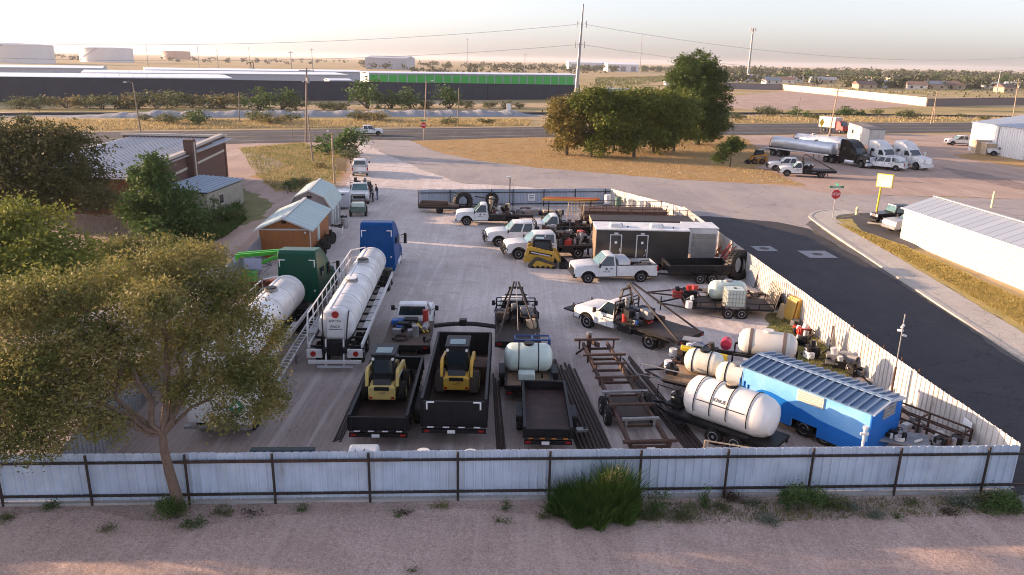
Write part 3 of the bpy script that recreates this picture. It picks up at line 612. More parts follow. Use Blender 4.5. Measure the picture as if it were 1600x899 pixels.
# ---------------------------------------------------------------- yard sheds
shedroof = mat('pale_green_grey_roof', (.38, .47, .46), (.42, .51, .49), rough=.45, island=True, lo=0, hi=1)
cedar = mat('orange_stained_boards', (.38, .135, .035), (.26, .09, .028), 3, .6, stretch=(6, 6, .6))
greyside = mat('grey_shed_siding', (.27, .27, .27), (.22, .22, .22), 3, .7)
trim = mat('pale_trim', (.55, .56, .54), (.47, .47, .45), 3, .6)
def rafters(mb, prof, y0, y1, t_=.06):
    """roof shell from an x,z profile"""
    n = len(prof)
    for i in range(n-1):
        (xa, za), (xb, zb) = prof[i], prof[i+1]; k = int((y1-y0)/.9)
        for j in range(k):
            ya, yb = y0+(y1-y0)*j/k, y0+(y1-y0)*(j+1)/k-.02
            mb.add([(xa, ya, za), (xb, ya, zb), (xb, yb, zb), (xa, yb, za), (xa, ya, za-t_), (xb, ya, zb-t_), (xb, yb, zb-t_), (xa, yb, za-t_)], [(0, 1, 2, 3), (7, 6, 5, 4), (0, 4, 5, 1), (1, 5, 6, 2), (2, 6, 7, 3), (3, 7, 4, 0)])
            mb.bar((xa, yb, za), (xb, yb, zb), .03, .03)
sh = thing('storage_shed', 'orange-brown wooden shed with a pale grey-green gable roof', 'shed', (-16.75, 53.8, 0), R(4))
B().prism([(-1.85, .15), (1.85, .15), (1.85, 2.35), (0, 3.1), (-1.85, 2.35)], .35, 8.1, 'y').build('wall', cedar, sh, smooth=0)
mb = B(); rafters(mb, [(-2.15, 2.32), (0, 3.24), (2.15, 2.32)], 0, 8.4); mb.build('roof', shedroof, sh, smooth=0)
B().bar((0, -.05, 3.26), (0, 8.42, 3.26), .28, .04).build('ridge_cap', trim, sh, smooth=0)
for a_, b2 in (((-2.15, -.02, 2.28), (0, -.02, 3.2)), ((0, -.02, 3.2), (2.15, -.02, 2.28)), ((-1.85, .33, 2.32), (1.85, .33, 2.32)), ((-1.84, .33, .15), (-1.84, .33, 2.3)), ((1.84, .33, .15), (1.84, .33, 2.3))): B().bar(a_, b2, .05, .11).build('trim_board', trim, sh, smooth=0)
w_ = B().box((1.87, 3.4, 1.5), (.06, .9, 1.3)).build('window', trim, sh, smooth=0); B().box((1.9, 3.4, 1.5), (.05, .7, 1.1)).build('pane', polyg, w_, smooth=0)
B().box((1.5, .31, 2.1), (.16, .1, .12)).build('lamp', lamp_lens, sh); B().box((0, .33, 2.85), (.35, .04, .16)).build('vent', black, sh, smooth=0)
sg = thing('barn_shed', 'grey barn shed with a gambrel roof behind the orange shed', 'shed', (-17.45, 63.7, 0), R(5.5))
gp = [(-1.75, .1), (1.75, .1), (1.75, 2.05), (1.15, 3.0), (0, 3.5), (-1.15, 3.0), (-1.75, 2.05)]
B().prism(gp, .2, 6.4, 'y').build('wall', greyside, sg, smooth=0)
mb = B(); rafters(mb, [(-1.95, 1.9), (-1.25, 3.06), (0, 3.62), (1.25, 3.06), (1.95, 1.9)], 0, 6.6); mb.build('roof', shedroof, sg, smooth=0)
B().bar((0, -.05, 3.64), (0, 6.62, 3.64), .22, .04).build('ridge_cap', trim, sg, smooth=0)
for i, (p, q) in enumerate((((-1.95, 1.88), (-1.25, 3.03)), ((-1.25, 3.03), (0, 3.58)), ((0, 3.58), (1.25, 3.03)), ((1.25, 3.03), (1.95, 1.88)))): B().bar((p[0], -.02, p[1]), (q[0], -.02, q[1]), .05, .12).build('trim_board', trim, sg, smooth=0)
B().box((0, .18, 3.0), (.4, .04, .2)).build('vent', black, sg, smooth=0)
for y in (1.2, 2.6, 4.6): d_ = B().box((1.77, y, 1.1), (.05, .75, 1.8)).build('door', trim, sg, smooth=0); B().box((1.8, y+.25, 1.1), (.05, .05, .12)).build('handle', black, d_)

# ---------------------------------------------------------------- white building and warehouse on the right
wallw = mat('white_metal_wall', (.66, .64, .62), (.72, .70, .68), rough=.5, island=True, lo=0, hi=1)
roofb = mat('blue_grey_roof', (.30, .34, .40), (.34, .38, .44), rough=.42, metal=.2, island=True, lo=0, hi=1)
wh = thing('white_building', 'long low white metal building with a grey gable roof beside the street', 'building', (34.1, 65.2, 0), R(-86.2))
# local x runs along the street wall, y to the right (away from the street)
mb = B(); ribbed(mb, 0, 34, 0, 2.85, y=0, side=-1, seed=2); mb.build('street_wall', wallw, wh, smooth=0, recalc=False)
B().prism([(.05, 0), (6.6, 0), (6.6, 2.6), (2.6, 3.8), (.05, 2.85)], -.05, .12, 'x').build('end_wall', wallw, wh, smooth=0)
mb = B()
x = -.15
while x < 34:
    for (ya, za, yb, zb) in ((-.18, 2.83, 2.6, 3.82), (2.6, 3.82, 6.9, 2.4)):
        mb.add([(x, ya, za), (x+.86, ya, za), (x+.86, yb, zb), (x, yb, zb), (x, ya, za-.05), (x+.86, ya, za-.05), (x+.86, yb, zb-.05), (x, yb, zb-.05)], [(0, 1, 2, 3), (7, 6, 5, 4), (0, 4, 5, 1), (1, 5, 6, 2), (2, 6, 7, 3), (3, 7, 4, 0)])
        mb.bar((x+.88, ya, za+.0), (x+.88, yb, zb+.0), .04, .03)
    x += .9
mb.build('roof', roofb, wh, smooth=0)
B().bar((-.2, 2.6, 3.86), (34, 2.6, 3.86), .3, .05).build('ridge_cap', trim, wh, smooth=0); B().bar((-.2, -.22, 2.8), (34, -.22, 2.8), .1, .12).build('gutter', trim, wh, smooth=0)
wg = thing('warehouse', 'white metal warehouse with a blue-grey roof at the right edge beyond the parked trucks', 'warehouse', (84.4, 142.5, 0), R(-87))
mb = B(); ribbed(mb, 0, 30, 0, 5.2, side=-1, rib=.06, pitch=.6, w=3, seed=4); mb.build('side_wall', wallw, wg, smooth=0, recalc=False)
B().prism([(0.02, 0), (24, 0), (24, 5.2), (12, 6.9), (0.02, 5.2)], -.1, .1, 'x').build('end_wall', wallw, wg, smooth=0)
mb = B(); x = -.2
while x < 30:
    for (ya, za, yb, zb) in ((-.3, 5.2, 12, 6.95), (12, 6.95, 24.3, 5.2)):
        mb.add([(x, ya, za), (x+1.15, ya, za), (x+1.15, yb, zb), (x, yb, zb), (x, ya, za-.1), (x+1.15, ya, za-.1), (x+1.15, yb, zb-.1), (x, yb, zb-.1)], [(0, 1, 2, 3), (7, 6, 5, 4), (0, 4, 5, 1), (1, 5, 6, 2), (2, 6, 7, 3), (3, 7, 4, 0)])
    x += 1.2
mb.build('roof', roofb, wg, smooth=0)
for x_ in (7.5, 15, 22.5): B().box((x_, -.12, 2.6), (.12, .12, 5.2)).build('downpipe', trim, wg, smooth=0)
# ---------------------------------------------------------------- self storage behind the dark wall
dwall = mat('dark_block_wall', (.028, .036, .056), (.04, .048, .07), 1.5, .9, stretch=(1, 1, 2))
sroof = mat('white_storage_roof', (.74, .76, .80), (.80, .82, .85), rough=.4, island=True, lo=0, hi=1)
WL, WR = at(-160, 161), at(905, 155.5)
dW = (WR-WL); aW = math.atan2(dW.y, dW.x); LW = dW.length; uW = dW.normalized(); nW = Vector((-uW.y, uW.x, 0))
tw_ = thing('perimeter_wall', 'very long dark grey block wall in front of the storage units', 'wall', WL, aW)
mb = B()
for k in range(int(LW/6)+1):
    x0, x1 = k*6, min(k*6+6, LW); hh = 7.3-1.9*(x0/LW)
    if x1 > x0: mb.box(((x0+x1)/2, 0, hh/2), (x1-x0-.03, .3, hh)); mb.box((x0, -.1, hh/2), (.5, .4, hh+.1))
mb.build('blocks', dwall, tw_, smooth=0)
mb = B(); mb.add([(0, -.25, 7.32), (LW, -.25, 5.42), (LW, .25, 5.42), (0, .25, 7.32), (0, -.25, 7.5), (LW, -.25, 5.6), (LW, .25, 5.6), (0, .25, 7.5)], [(3, 2, 1, 0), (4, 5, 6, 7), (0, 1, 5, 4), (1, 2, 6, 5), (2, 3, 7, 6), (3, 0, 4, 7)]); mb.build('wall_cap', blacksatin, tw_, smooth=0)
brg = mat('bright_green_door', (.05, .48, .07), (.04, .40, .06), rough=.45, island=True, lo=0, hi=1)
lgrey = mat('light_grey_cladding', (.46, .46, .50), (.40, .40, .44), 1, .6)
def storage(label, px0, px1, off, w, h, face='green', top=None, cgrp='storage unit rows behind the dark wall'):
    """one storage row; px0..px1 in photo, off = metres behind the wall"""
    a = at(px0, 160); 
    def pt(px):   # intersection of the pixel's ground ray with the row's front line
        d = at(px, 140).normalized(); q = WL+nW*off
        s = (q.x*uW.y-q.y*uW.x)/(d.x*uW.y-d.y*uW.x); return d*s
    A, Bp = pt(px0), pt(px1); A.z = Bp.z = 0; L_ = (Bp-A).length
    t = thing('storage_row', label, 'storage building', A, aW, cgrp)
    B().box((L_/2, w/2, h/2), (L_, w, h)).build('wall', lgrey, t, smooth=0)
    mb = B(); x = 0
    while x < L_-.5:
        xe = min(x+4, L_)
        mb.add([(x, -.5, h+.0), (xe-.08, -.5, h), (xe-.08, w/2, h+.45), (x, w/2, h+.45), (xe-.08, w+.5, h), (x, w+.5, h), (x, -.5, h+.25), (xe-.08, -.5, h+.25), (xe-.08, w/2, h+.7), (x, w/2, h+.7), (xe-.08, w+.5, h+.25), (x, w+.5, h+.25)], [(0, 1, 7, 6), (6, 7, 8, 9), (9, 8, 10, 11), (11, 10, 4, 5), (0, 6, 9, 3), (3, 9, 11, 5), (1, 2, 8, 7), (2, 4, 10, 8)]); x = xe
    mb.build('roof', sroof, t, smooth=0)
    if face == 'green':
        for k in range(int((L_-.6)/3.6)):
            mb = B(); mb.box((k*3.6+2.0, -.06, h*.52), (3.1, .1, h*.86)); mb.build('door', brg, t, smooth=0)
    return t
storage('longest storage row with bright green doors right across the middle', 577, 902, 12, 12, 9.0)
storage('short grey-ended storage row with one green door in front of the long green row', 515, 552, 2.0, 8, 6.6)
storage('storage row with a white roof running from the left edge, nearest the dark wall', -160, 365, 3, 48, 7.0, 'none')
storage('middle storage row with a white roof on the left, second behind the dark wall', 130, 545, 55, 45, 7.3, 'none')
storage('far storage row with a white roof behind the two nearer left rows', 230, 575, 103, 45, 7.7, 'none')
storage('far left storage row with a white roof nearest to the white oil tanks', -160, 165, 103, 60, 8.0, 'none')
# ---------------------------------------------------------------- big trees on the left
def nb(px, py, Y, rx, ry, rz):
    """blob centre at pixel px,py on the plane at distance Y"""
    d = at(px, py, 0) if py > 130 else at(px, 130, 0)
    x, y, w = (px-800)/CAM_F, -(py-449.5)/CAM_F, -1
    x, y = x*math.cos(CAM_A)-y*math.sin(CAM_A), x*math.sin(CAM_A)+y*math.cos(CAM_A)
    t = PI/2-CAM_P; Yd = y*math.cos(t)-w*math.sin(t); Zd = y*math.sin(t)+w*math.cos(t); s = Y/Yd
    return (x*s, Y, CAM_H+Zd*s, rx, ry, rz)
def rel(bl, base): return [(b_[0]-base[0], b_[1]-base[1], b_[2], b_[3], b_[4], b_[5]) for b_ in bl]
base = Vector(nb(280, 795, 21.55, 1, 1, 1)[:3]); base.z = 0
blobs = rel([nb(110, 465, 23.5, 1.9, 1.8, 1.0), nb(240, 430, 25, 1.9, 1.8, 1.0), nb(340, 455, 25.5, 1.4, 1.6, .95), nb(160, 530, 22.5, 2.0, 1.8, 1.0), nb(300, 520, 24, 2.0, 1.7, 1.0),
             nb(395, 575, 24, .95, 1.2, .9), nb(370, 500, 25.5, 1.1, 1.4, .8), nb(355, 590, 23.2, 1.3, 1.2, .8), nb(60, 560, 21.5, 1.5, 1.6, 1.1), nb(30, 640, 20.8, 1.1, 1.3, .9), nb(100, 640, 20.8, 1.3, 1.2, .8),
             nb(160, 665, 20.8, .75, .8, .45), nb(60, 690, 20.4, .9, 1.0, .45), nb(285, 600, 22.6, .95, 1.0, .6), nb(400, 640, 22.8, .5, .7, .5), nb(300, 402, 26.5, 1.3, 1.4, .6), nb(20, 480, 22.5, 1.4, 1.6, .9), nb(230, 470, 22.3, 1.2, 1.2, .7), nb(420, 620, 23.5, .6, .8, .7), nb(350, 650, 22.6, .7, .8, .35), nb(20, 590, 21.5, 1.3, 1.3, 1.0), nb(130, 600, 21.6, 1.2, 1.1, .6), nb(-30, 690, 20.5, 1.2, 1.0, .6), nb(200, 580, 23.0, .9, 1.0, .6), nb(430, 520, 26, .5, .8, .5)], base)
tr = [(0, 0, -.05), (-.07, .03, .8), (-.2, .06, 1.6), (-.3, .1, 2.3), (-.34, .2, 2.8)]
li = [(4, blobs[i][:3], r_) for i, r_ in ((0, .10), (1, .12), (2, .10), (4, .11), (5, .07), (8, .09), (10, .06), (15, .07), (3, .12), (13, .07), (9, .06))]
tree('broadleaf_tree', 'large olive-leaved tree leaning over the foreground fence at left, thick forked trunk', 'tree', base, tr, li, blobs, 125000, .052, L_near, seed=4, clump=.21, per=30, twigs=420, r0=.2, shell=.55, twr=.011)
base2 = at(20, 470); blobs = rel([nb(20, 350, 36, 2.6, 2.2, 1.3), nb(70, 400, 34, 2.4, 2.2, 1.3), nb(-40, 400, 34, 2.6, 2, 1.6), nb(10, 440, 32, 2.2, 2, 1.2), nb(110, 420, 33, 1.5, 1.5, .9), nb(60, 455, 30.5, 2.0, 2, .9)], (-25, 34))
tree('yellow_green_tree', 'bright yellow-green bushy tree at the left edge behind the large foreground tree', 'tree', (-25, 34, 0), [(0, 0, 0), (.1, 0, 1.2), (.1, .1, 2.2)], [(2, b_[:3], .12) for b_ in blobs], blobs, 42000, .085, L_yel, seed=7, clump=.32, twigs=60, r0=.25)
blobs = rel([nb(190, 400, 42, 2.3, 2, 1.2), nb(260, 395, 42, 1.7, 1.6, .95), nb(140, 430, 40, 2.2, 2, 1.2), nb(300, 400, 41, 1.1, 1.2, .7), nb(220, 430, 39, 2.0, 1.8, 1.0)], (-21.5, 41))
tree('mesquite_tree', 'low spreading yellowish tree behind the large foreground tree and below the brick building', 'tree', (-21.5, 41, 0), [(0, 0, 0), (.1, 0, .8), (0, .1, 1.5)], [(2, b_[:3], .1) for b_ in blobs], blobs, 30000, .085, leafmat('olive_yellow_leaves', (.08, .10, .02), (.24, .22, .07)), seed=9, clump=.3, twigs=60, r0=.2)
blobs = rel([nb(40, 215, 58, 2.6, 2.4, 1.5), nb(105, 225, 57, 2.8, 2.4, 1.5), nb(-20, 250, 57, 2.8, 2.4, 2.0), nb(60, 265, 56, 3.0, 2.5, 1.7), nb(125, 270, 56, 2.2, 2.2, 1.6), nb(20, 300, 55, 2.4, 2.2, 1.4), nb(95, 300, 55, 2.2, 2.0, 1.3), nb(150, 310, 54, 1.4, 1.4, 1.0), nb(-60, 220, 58, 2.8, 2.4, 1.8)], (-35.5, 56))
tree('dark_mesquite', 'tall wispy dark olive tree at the left edge in front of the brick building', 'tree', (-35.5, 56, 0), [(0, 0, 0), (-.3, 0, 1.4), (-.6, .1, 2.4)], [(2, b_[:3], .16) for b_ in blobs]+[(1, (-3.5, 0, 4), .15)], blobs, 36000, .13, leafmat('dusky_leaves', (.045, .055, .02), (.13, .115, .045)), seed=12, clump=.42, twigs=140, r0=.42, twr=.03)
blobs = rel([nb(235, 275, 61, 1.9, 1.8, 1.3), nb(265, 315, 60, 2.3, 2, 1.4), nb(215, 320, 60, 1.8, 1.8, 1.2), nb(290, 340, 59, 1.8, 1.6, 1.2), nb(235, 345, 59, 2.2, 1.8, 1.0), nb(240, 252, 61, .9, .9, .7)], (-27.3, 60.3))
tree('green_tree', 'dense fresh green tree growing against the brick building and its lean-to', 'tree', (-27.3, 60.3, 0), [(0, 0, 0), (0, 0, 1.0), (.1, .1, 1.8)], [(2, b_[:3], .13) for b_ in blobs], blobs, 26000, .12, L_grn, seed=15, clump=.36, twigs=20, r0=.25)
# trees just outside the left edge: their shade falls over the yard and the foreground
rt = random.Random(3)
for i, (x, y, h, r_) in enumerate(((-31, 27, 8.5, 3.6), (-30, 17.5, 9, 3.2), (-41, 36, 9.5, 4.5), (-47, 46, 9, 4.5), (-33, 9.5, 8, 3.5), (-52, 58, 9, 4), (-44, 23, 9, 4))):
    bl = [(rt.uniform(-.5, .5)*r_, rt.uniform(-.5, .5)*r_, h*rt.uniform(.45, .8), r_*rt.uniform(.4, .6), r_*rt.uniform(.4, .6), h*rt.uniform(.12, .2)) for _ in range(8)]
    tree('shade_tree', 'olive-leaved tree off the left edge of the photo, %s from the camera' % ORD[i], 'tree', (x, y, 0), [(0, 0, 0), (.1, 0, 1.5), (.1, .1, 2.6)], [(2, b_[:3], .12) for b_ in bl], bl, 9000, .16, L_near, seed=30+i, clump=.45, twigs=20, r0=.3, group='trees off the left edge')
# ---------------------------------------------------------------- grove on the grass island
gd = [(885, 243, 192, 28, 'rust-tinged broadleaf tree at the left end of the grove', L_gold), (923, 246, 182, 38, 'sunlit green broadleaf tree, second from the left in the grove', L_grove), (958, 236, 180, 36, 'dark green broadleaf tree in the middle of the grove', L_grove),
      (990, 246, 178, 38, 'full green broadleaf tree with a low crown, fourth along the grove', L_grove), (1020, 240, 176, 40, 'tall green broadleaf tree right of the middle of the grove', L_grove), (1052, 236, 180, 38, 'dark broadleaf tree at the right end of the grove, left of the pine', L_grove)]
for i, (px, py, cy, hw, lab, m_) in enumerate(gd):
    p = at(px, py); Y = p.y; s = Y/CAM_F*1.03; c = nb(px, cy, Y, 1, 1, 1); hz_ = c[2]; rw = hw*s
    r_ = random.Random(50+i); top = hz_+4.6; rw *= 1.3; bl = []
    for k in range(16):
        a = r_.uniform(0, 2*PI); q = r_.uniform(.1, .72); z = r_.uniform(1.9, top-1.7); f = math.sin(PI*min(1, max(.22, (z-.2)/(top)))) 
        bl.append((math.cos(a)*rw*q*f*1.1, math.sin(a)*rw*q*f, z, rw*r_.uniform(.36, .52), rw*r_.uniform(.36, .52), r_.uniform(1.1, 1.9)))
    bl.append((0, 0, top-2.2, rw*.7, rw*.7, 1.8)); bl.append((rw*.3, 0, top-3, rw*.6, rw*.6, 1.8)); bl.append((-rw*.35, 0, top-3.2, rw*.6, rw*.6, 1.8))
    tree('grove_tree', lab, 'tree', p, [(0, 0, 0), (.05, 0, 1.2), (0, .05, 2.2), (0, 0, 3.6)], [(3, b_[:3], .14) for b_ in bl[:6]], bl, 24000, .19, m_, bk=barkdk, seed=50+i, clump=.5, per=30, twigs=14, r0=.24, group='broadleaf trees of the grove', shell=.62)
# the tall pine behind
p = at(1088, 226); Y = p.y; bl = []; r_ = random.Random(5)
for k, (cy, hw) in enumerate(((96, 30), (112, 42), (130, 48), (150, 48), (170, 49), (190, 47), (208, 38))):
    c = nb(1088, cy, Y, 1, 1, 1)
    for j in range(7):
        a = 2*PI*j/7+r_.uniform(-.3, .3); rr = hw*Y/CAM_F*.62
        bl.append((c[0]-p.x+math.cos(a)*rr, math.sin(a)*rr, c[2]+r_.uniform(-.9, .9), rr*r_.uniform(.6, .9), rr*.75, r_.uniform(1.1, 1.7)))
tree('tall_pine', 'tall dark pine with a rounded top rising above the right end of the grove', 'tree', p, [(0, 0, 0), (0, 0, 4), (.1, 0, 9), (.1, 0, 12), (0, 0, 14)], [(3, b_[:3], .1) for b_ in bl[::6]], bl, 80000, .17, L_pine, bk=barkdk, seed=77, clump=.42, per=30, twigs=0, r0=.5, shell=.7)
p = at(1140, 262); tree('small_roadside_tree', 'small dark tree with a bare slim trunk right of the grove, beside the yellow loader', 'tree', p, [(0, 0, 0), (.1, 0, 1), (0, 0, 2.2)], [(2, (.9, 0, 3.4), .05), (2, (-.8, 0, 3.1), .05)], [(.9, 0, 3.3, 1.0, 1, .8), (-.6, 0, 2.9, 1.2, 1, .8), (.2, 0, 3.9, .9, .8, .6), (-1.6, .5, 1.4, 1.2, 1, 1)], 5000, .14, L_pine, bk=barkdk, seed=8, clump=.35, r0=.1)
# ---------------------------------------------------------------- bushes
BV = [bush_mesh(900, .16, L_bush, 2.4, 2.4, 100+i, .32) for i in range(3)]+[bush_mesh(900, .17, L_grn, 2.2, 3.0, 120+i, .34) for i in range(2)]+[bush_mesh(700, .16, leafmat('ochre_scrub', (.16, .13, .05), (.30, .24, .10)), 2.2, 2.2, 140, .32)]
used = [False]*len(BV)
def place_bush(px, py, k, s, label, group, cat='bush', sy=None):
    p = at(px, py); sc = (s*1.4, s*1.1, (sy or s)*.92)
    if not used[k]:
        used[k] = True; o = BV[k]; o['label'] = label; o['category'] = cat; o['group'] = group; o.location = (p.x, p.y, 0); o.scale = sc; o.rotation_euler.z = px
        return o
    return dup(BV[k], label, p, px, group, sc)
rb_ = random.Random(8)
rowx = [-30, 30, 60, 105, 135, 160, 195, 215, 245, 275, 300, 330, 352, 372]
for i, px in enumerate(rowx): place_bush(px, 169+rb_.uniform(-1.5, 2), rb_.choice((0, 1, 2, 5, 0)), rb_.uniform(1.4, 2.3), 'scrubby olive bush in the row before the dark wall, %s from the left edge' % ORD[i], 'bushes in front of the dark wall')
for i, (px, s, k) in enumerate(((405, 2.3, 3), (440, 2.0, 4), (462, 1.4, 0), (505, 1.2, 1), (528, 1.3, 2))): place_bush(px, 172, k, s, ['tall green bush left of the tallest utility pole before the dark wall', 'tall green bush just left of the tallest utility pole', 'low bush directly beside the tallest utility pole', 'small low bush right of the tallest utility pole', 'low yellowish bush left of the big dark bush by the wall'][i], 'bushes in front of the dark wall')
for i, (px, s, k) in enumerate(((574, 2.9, 4), (610, 2.0, 3), (640, 2.4, 3), (668, 1.5, 2), (702, 2.3, 4), (728, 1.3, 0), (765, 1.2, 1), (790, 1.4, 2), (812, 1.0, 0))): place_bush(px, 170, k, s, ['biggest dark green bush before the dark wall', 'green bush right of the biggest dark bush', 'wide green bush left of the street lamp by the railway', 'low bush right of the street lamp by the railway', 'tall green bush left of the thin bare pole', 'small bush right of the thin bare pole', 'low sandy bush before the right half of the green doors', 'spreading bush near the white post by the railway', 'last small bush near the grove, before the dark wall'][i], 'bushes in front of the dark wall')
near_row = [-60, -10, 40, 225, 265, 300, 310, 395, 410, 425, 455, 560, 575, 595, 700, 760, 1150, 1200, 1240, 1262, 1275, 1315, 1322, 1345, 1375, 1420, 1500, 1540]
for i, px in enumerate(near_row):
    place_bush(px, rb_.uniform(186, 197) if px < 1100 else rb_.uniform(180, 190), rb_.choice((0, 1, 2, 0, 3, 5)), rb_.uniform(.7, 1.5), 'low roadside bush between the highway and the railway, %s from the left' % ORD[i] if i < 30 else '', 'bushes between highway and railway')
for i, (px, py, s, k) in enumerate(((535, 246, 1.5, 4), (512, 240, 1.1, 3), (548, 250, .8, 0), (470, 292, .55, 1), (455, 300, .45, 4), (498, 262, .5, 5))): place_bush(px, py, k, s, ['large green bush beside the wooden lamp post near the highway turn', 'green bush left of the large one beside the lamp post', 'small bush at the edge of the dirt road mouth', 'low green shrub on the dry grass above the sheds', 'lowest green shrub just above the grey barn shed', 'small straw-coloured bush on the dry grass between two poles'][i], 'bushes by the yard entrance')
for i, (px, py, s, k) in enumerate(((335, 352, .9, 3), (300, 372, .8, 4), (355, 345, .5, 0), (262, 385, .9, 4))): place_bush(px, py, k, s, ['green shrub in front of the lean-to', 'dark green shrub below the lean-to', 'small shrub right of the lean-to', 'green shrub by the scrap left of the yard'][i], 'shrubs around the lean-to')
# low ground vegetation drawn as one mass
def tufts(name, px_pts, n, size, m, seed, spread=.25, h=.25, kind='stuff'):
    rg = np.random.default_rng(seed); P = np.array([tuple(at(*q)[:2]) for q in px_pts]); lo, hi = P.min(0), P.max(0); pts = []
    def inside(x, y):
        c = False; j = len(P)-1
        for i in range(len(P)):
            if (P[i, 1] > y) != (P[j, 1] > y) and x < (P[j, 0]-P[i, 0])*(y-P[i, 1])/(P[j, 1]-P[i, 1])+P[i, 0]: c = not c
            j = i
        return c
    while len(pts) < n:
        c = rg.uniform(lo, hi)
        for q in rg.normal(c, spread, (8, 2)):
            if inside(*q): pts.append(q)
    pts = np.array(pts[:n]); hh = h*rg.uniform(.4, 1.3, n); a = rg.uniform(0, 2*PI, n); ln = rg.normal(0, .5, (n, 2))*hh[:, None]
    V = np.zeros((n, 3, 3)); w = size*rg.uniform(.6, 1.4, n)
    V[:, 0, 0] = pts[:, 0]-np.cos(a)*w; V[:, 0, 1] = pts[:, 1]-np.sin(a)*w; V[:, 1, 0] = pts[:, 0]+np.cos(a)*w; V[:, 1, 1] = pts[:, 1]+np.sin(a)*w
    V[:, 2, :2] = pts+ln; V[:, 2, 2] = hh; V[:, :2, 2] = .01
    V[:, :, 2] += .12 if name == 'verge_turf' else 0
    me = bpy.data.meshes.new(name); me.from_pydata(V.reshape(-1, 3).tolist(), [], [(3*i, 3*i+1, 3*i+2) for i in range(n)]); me.materials.append(m)
    o = bpy.data.objects.new(name, me); COL.objects.link(o); o['kind'] = kind; return o
Lg1 = leafmat('dry_blades', (.34, .25, .11), (.50, .39, .2), .3); Lg2 = leafmat('mixed_blades', (.12, .16, .04), (.38, .32, .13), .3)
tufts('roadside_grass', [(-50, 205), (130, 205), (460, 200), (830, 197), (830, 187), (460, 188), (60, 188)], 16000, .12, Lg1, 1, 1.6, .5)
tufts('roadside_grass', [(1145, 193), (1520, 190), (1700, 190), (1700, 182), (1200, 180), (1145, 182)], 9000, .14, Lg1, 2, 1.8, .5)
tufts('island_grass', [(650, 222), (830, 216), (1150, 212), (1200, 240), (1180, 262), (1255, 288), (1050, 278), (850, 262), (745, 250)], 16000, .07, Lg1, 3, .8, .16)
tufts('entrance_grass', [(375, 232), (470, 224), (535, 238), (540, 262), (515, 288), (470, 298), (430, 298), (400, 275)], 9000, .05, Lg2, 4, .6, .3)
tufts('verge_turf', [(1305, 350), (1345, 364), (1412, 388), (1598, 472), (1660, 505), (1700, 560), (1600, 515), (1450, 428), (1380, 392)], 22000, .035, leafmat('verge_blades', (.30, .24, .07), (.50, .38, .13), .3), 5, .35, .14)
tufts('yard_grass', [(1205, 490), (1245, 495), (1290, 530), (1315, 570), (1330, 592), (1290, 590), (1235, 560), (1205, 530)], 9000, .025, Lg2, 6, .25, .16)
tufts('leanto_weeds', [(330, 340), (372, 320), (385, 345), (350, 372), (280, 400), (230, 395), (250, 370)], 6000, .06, L_grn, 7, .6, .6)
tufts('far_scrub', [(1140, 135), (1500, 120), (1700, 130), (1700, 160), (1450, 150), (1300, 140)], 5000, .5, L_bush, 8, 6, 1.2)
tufts('far_scrub', [(930, 140), (1100, 122), (1100, 118), (930, 122)], 3500, .5, L_bush, 9, 6, 1.2)
# ---------------------------------------------------------------- foreground weeds along the fence
def weed(label, px, py, rx, h, n, m, size, seed, cat='weed', clump=.1, strands=0, group='weeds along the foreground fence'):
    p = at(px, py); rnd = random.Random(seed); t = thing('weed', label, cat, p, 0, group)
    bl = [(rnd.uniform(-.55, .55)*rx, rnd.uniform(-.4, .4)*rx*.7, h*rnd.uniform(.25, .7), rx*rnd.uniform(.3, .55), rx*rnd.uniform(.3, .5), h*rnd.uniform(.2, .35)) for _ in range(7)]
    o, cc = leaves('foliage', bl, n, size, m, t, seed, clump, 22)
    sb = B()
    for i in range(9+strands):
        c = cc[rnd.randrange(len(cc))]; sb.tube(limb_path((rnd.uniform(-.1, .1)*rx, rnd.uniform(-.1, .1)*rx, 0), c, rnd, .12, 3), [.014, .011, .008, .004], 4)
    sb.build('stem', m if strands else barkdk, t); return t
L_spk = leafmat('dark_grass_leaves', (.03, .075, .015), (.10, .17, .035), .3)
# the big grassy clump
p = at(928, 808); t = thing('grass_clump', 'big dark green clump of tall feathery grass in front of the fence', 'grass clump', p, 0, 'weeds along the foreground fence')
rg = np.random.default_rng(5); n = 17000
tc_ = [(-1.15, .0, .8, .38), (-.75, -.25, .95, .45), (-.95, .3, 1.0, .4), (-.35, -.45, .85, .45), (-.3, .2, 1.15, .5), (.15, -.35, 1.0, .5), (.45, .15, 1.3, .45), (.75, -.25, 1.05, .45), (.95, .15, 1.45, .4), (.6, .35, 1.55, .35), (1.2, .0, .9, .35), (-1.4, .15, .45, .3), (1.05, -.45, .6, .3), (-.6, -.65, .55, .3), (.1, -.75, .5, .3)]
ti = rg.choice(len(tc_), n, p=np.array([q[2]*q[3] for q in tc_])/sum(q[2]*q[3] for q in tc_)); TC = np.array(tc_)[ti]
r0_ = np.abs(rg.normal(0, .45, n)).clip(0, 1); a = rg.uniform(0, 2*PI, n); bx, by = TC[:, 0]+r0_*np.cos(a)*TC[:, 3]*.6, TC[:, 1]+r0_*np.sin(a)*TC[:, 3]*.6
hh = TC[:, 2]*rg.uniform(.25, 1.2, n); tx, ty = bx+np.cos(a)*(.08+r0_*.55)*hh+rg.normal(0, .07, n), by+np.sin(a)*(.08+r0_*.5)*hh+rg.normal(0, .07, n)
w = rg.uniform(.008, .02, n); pa = rg.uniform(0, PI, n); V = np.zeros((n, 4, 3))
V[:, 0] = np.stack([bx-np.cos(pa)*w*.4, by-np.sin(pa)*w*.4, 0*bx], 1); V[:, 1] = np.stack([(bx+tx)/2+np.cos(pa)*w-(tx-bx)*.15, (by+ty)/2+np.sin(pa)*w-(ty-by)*.15, hh*.6], 1)
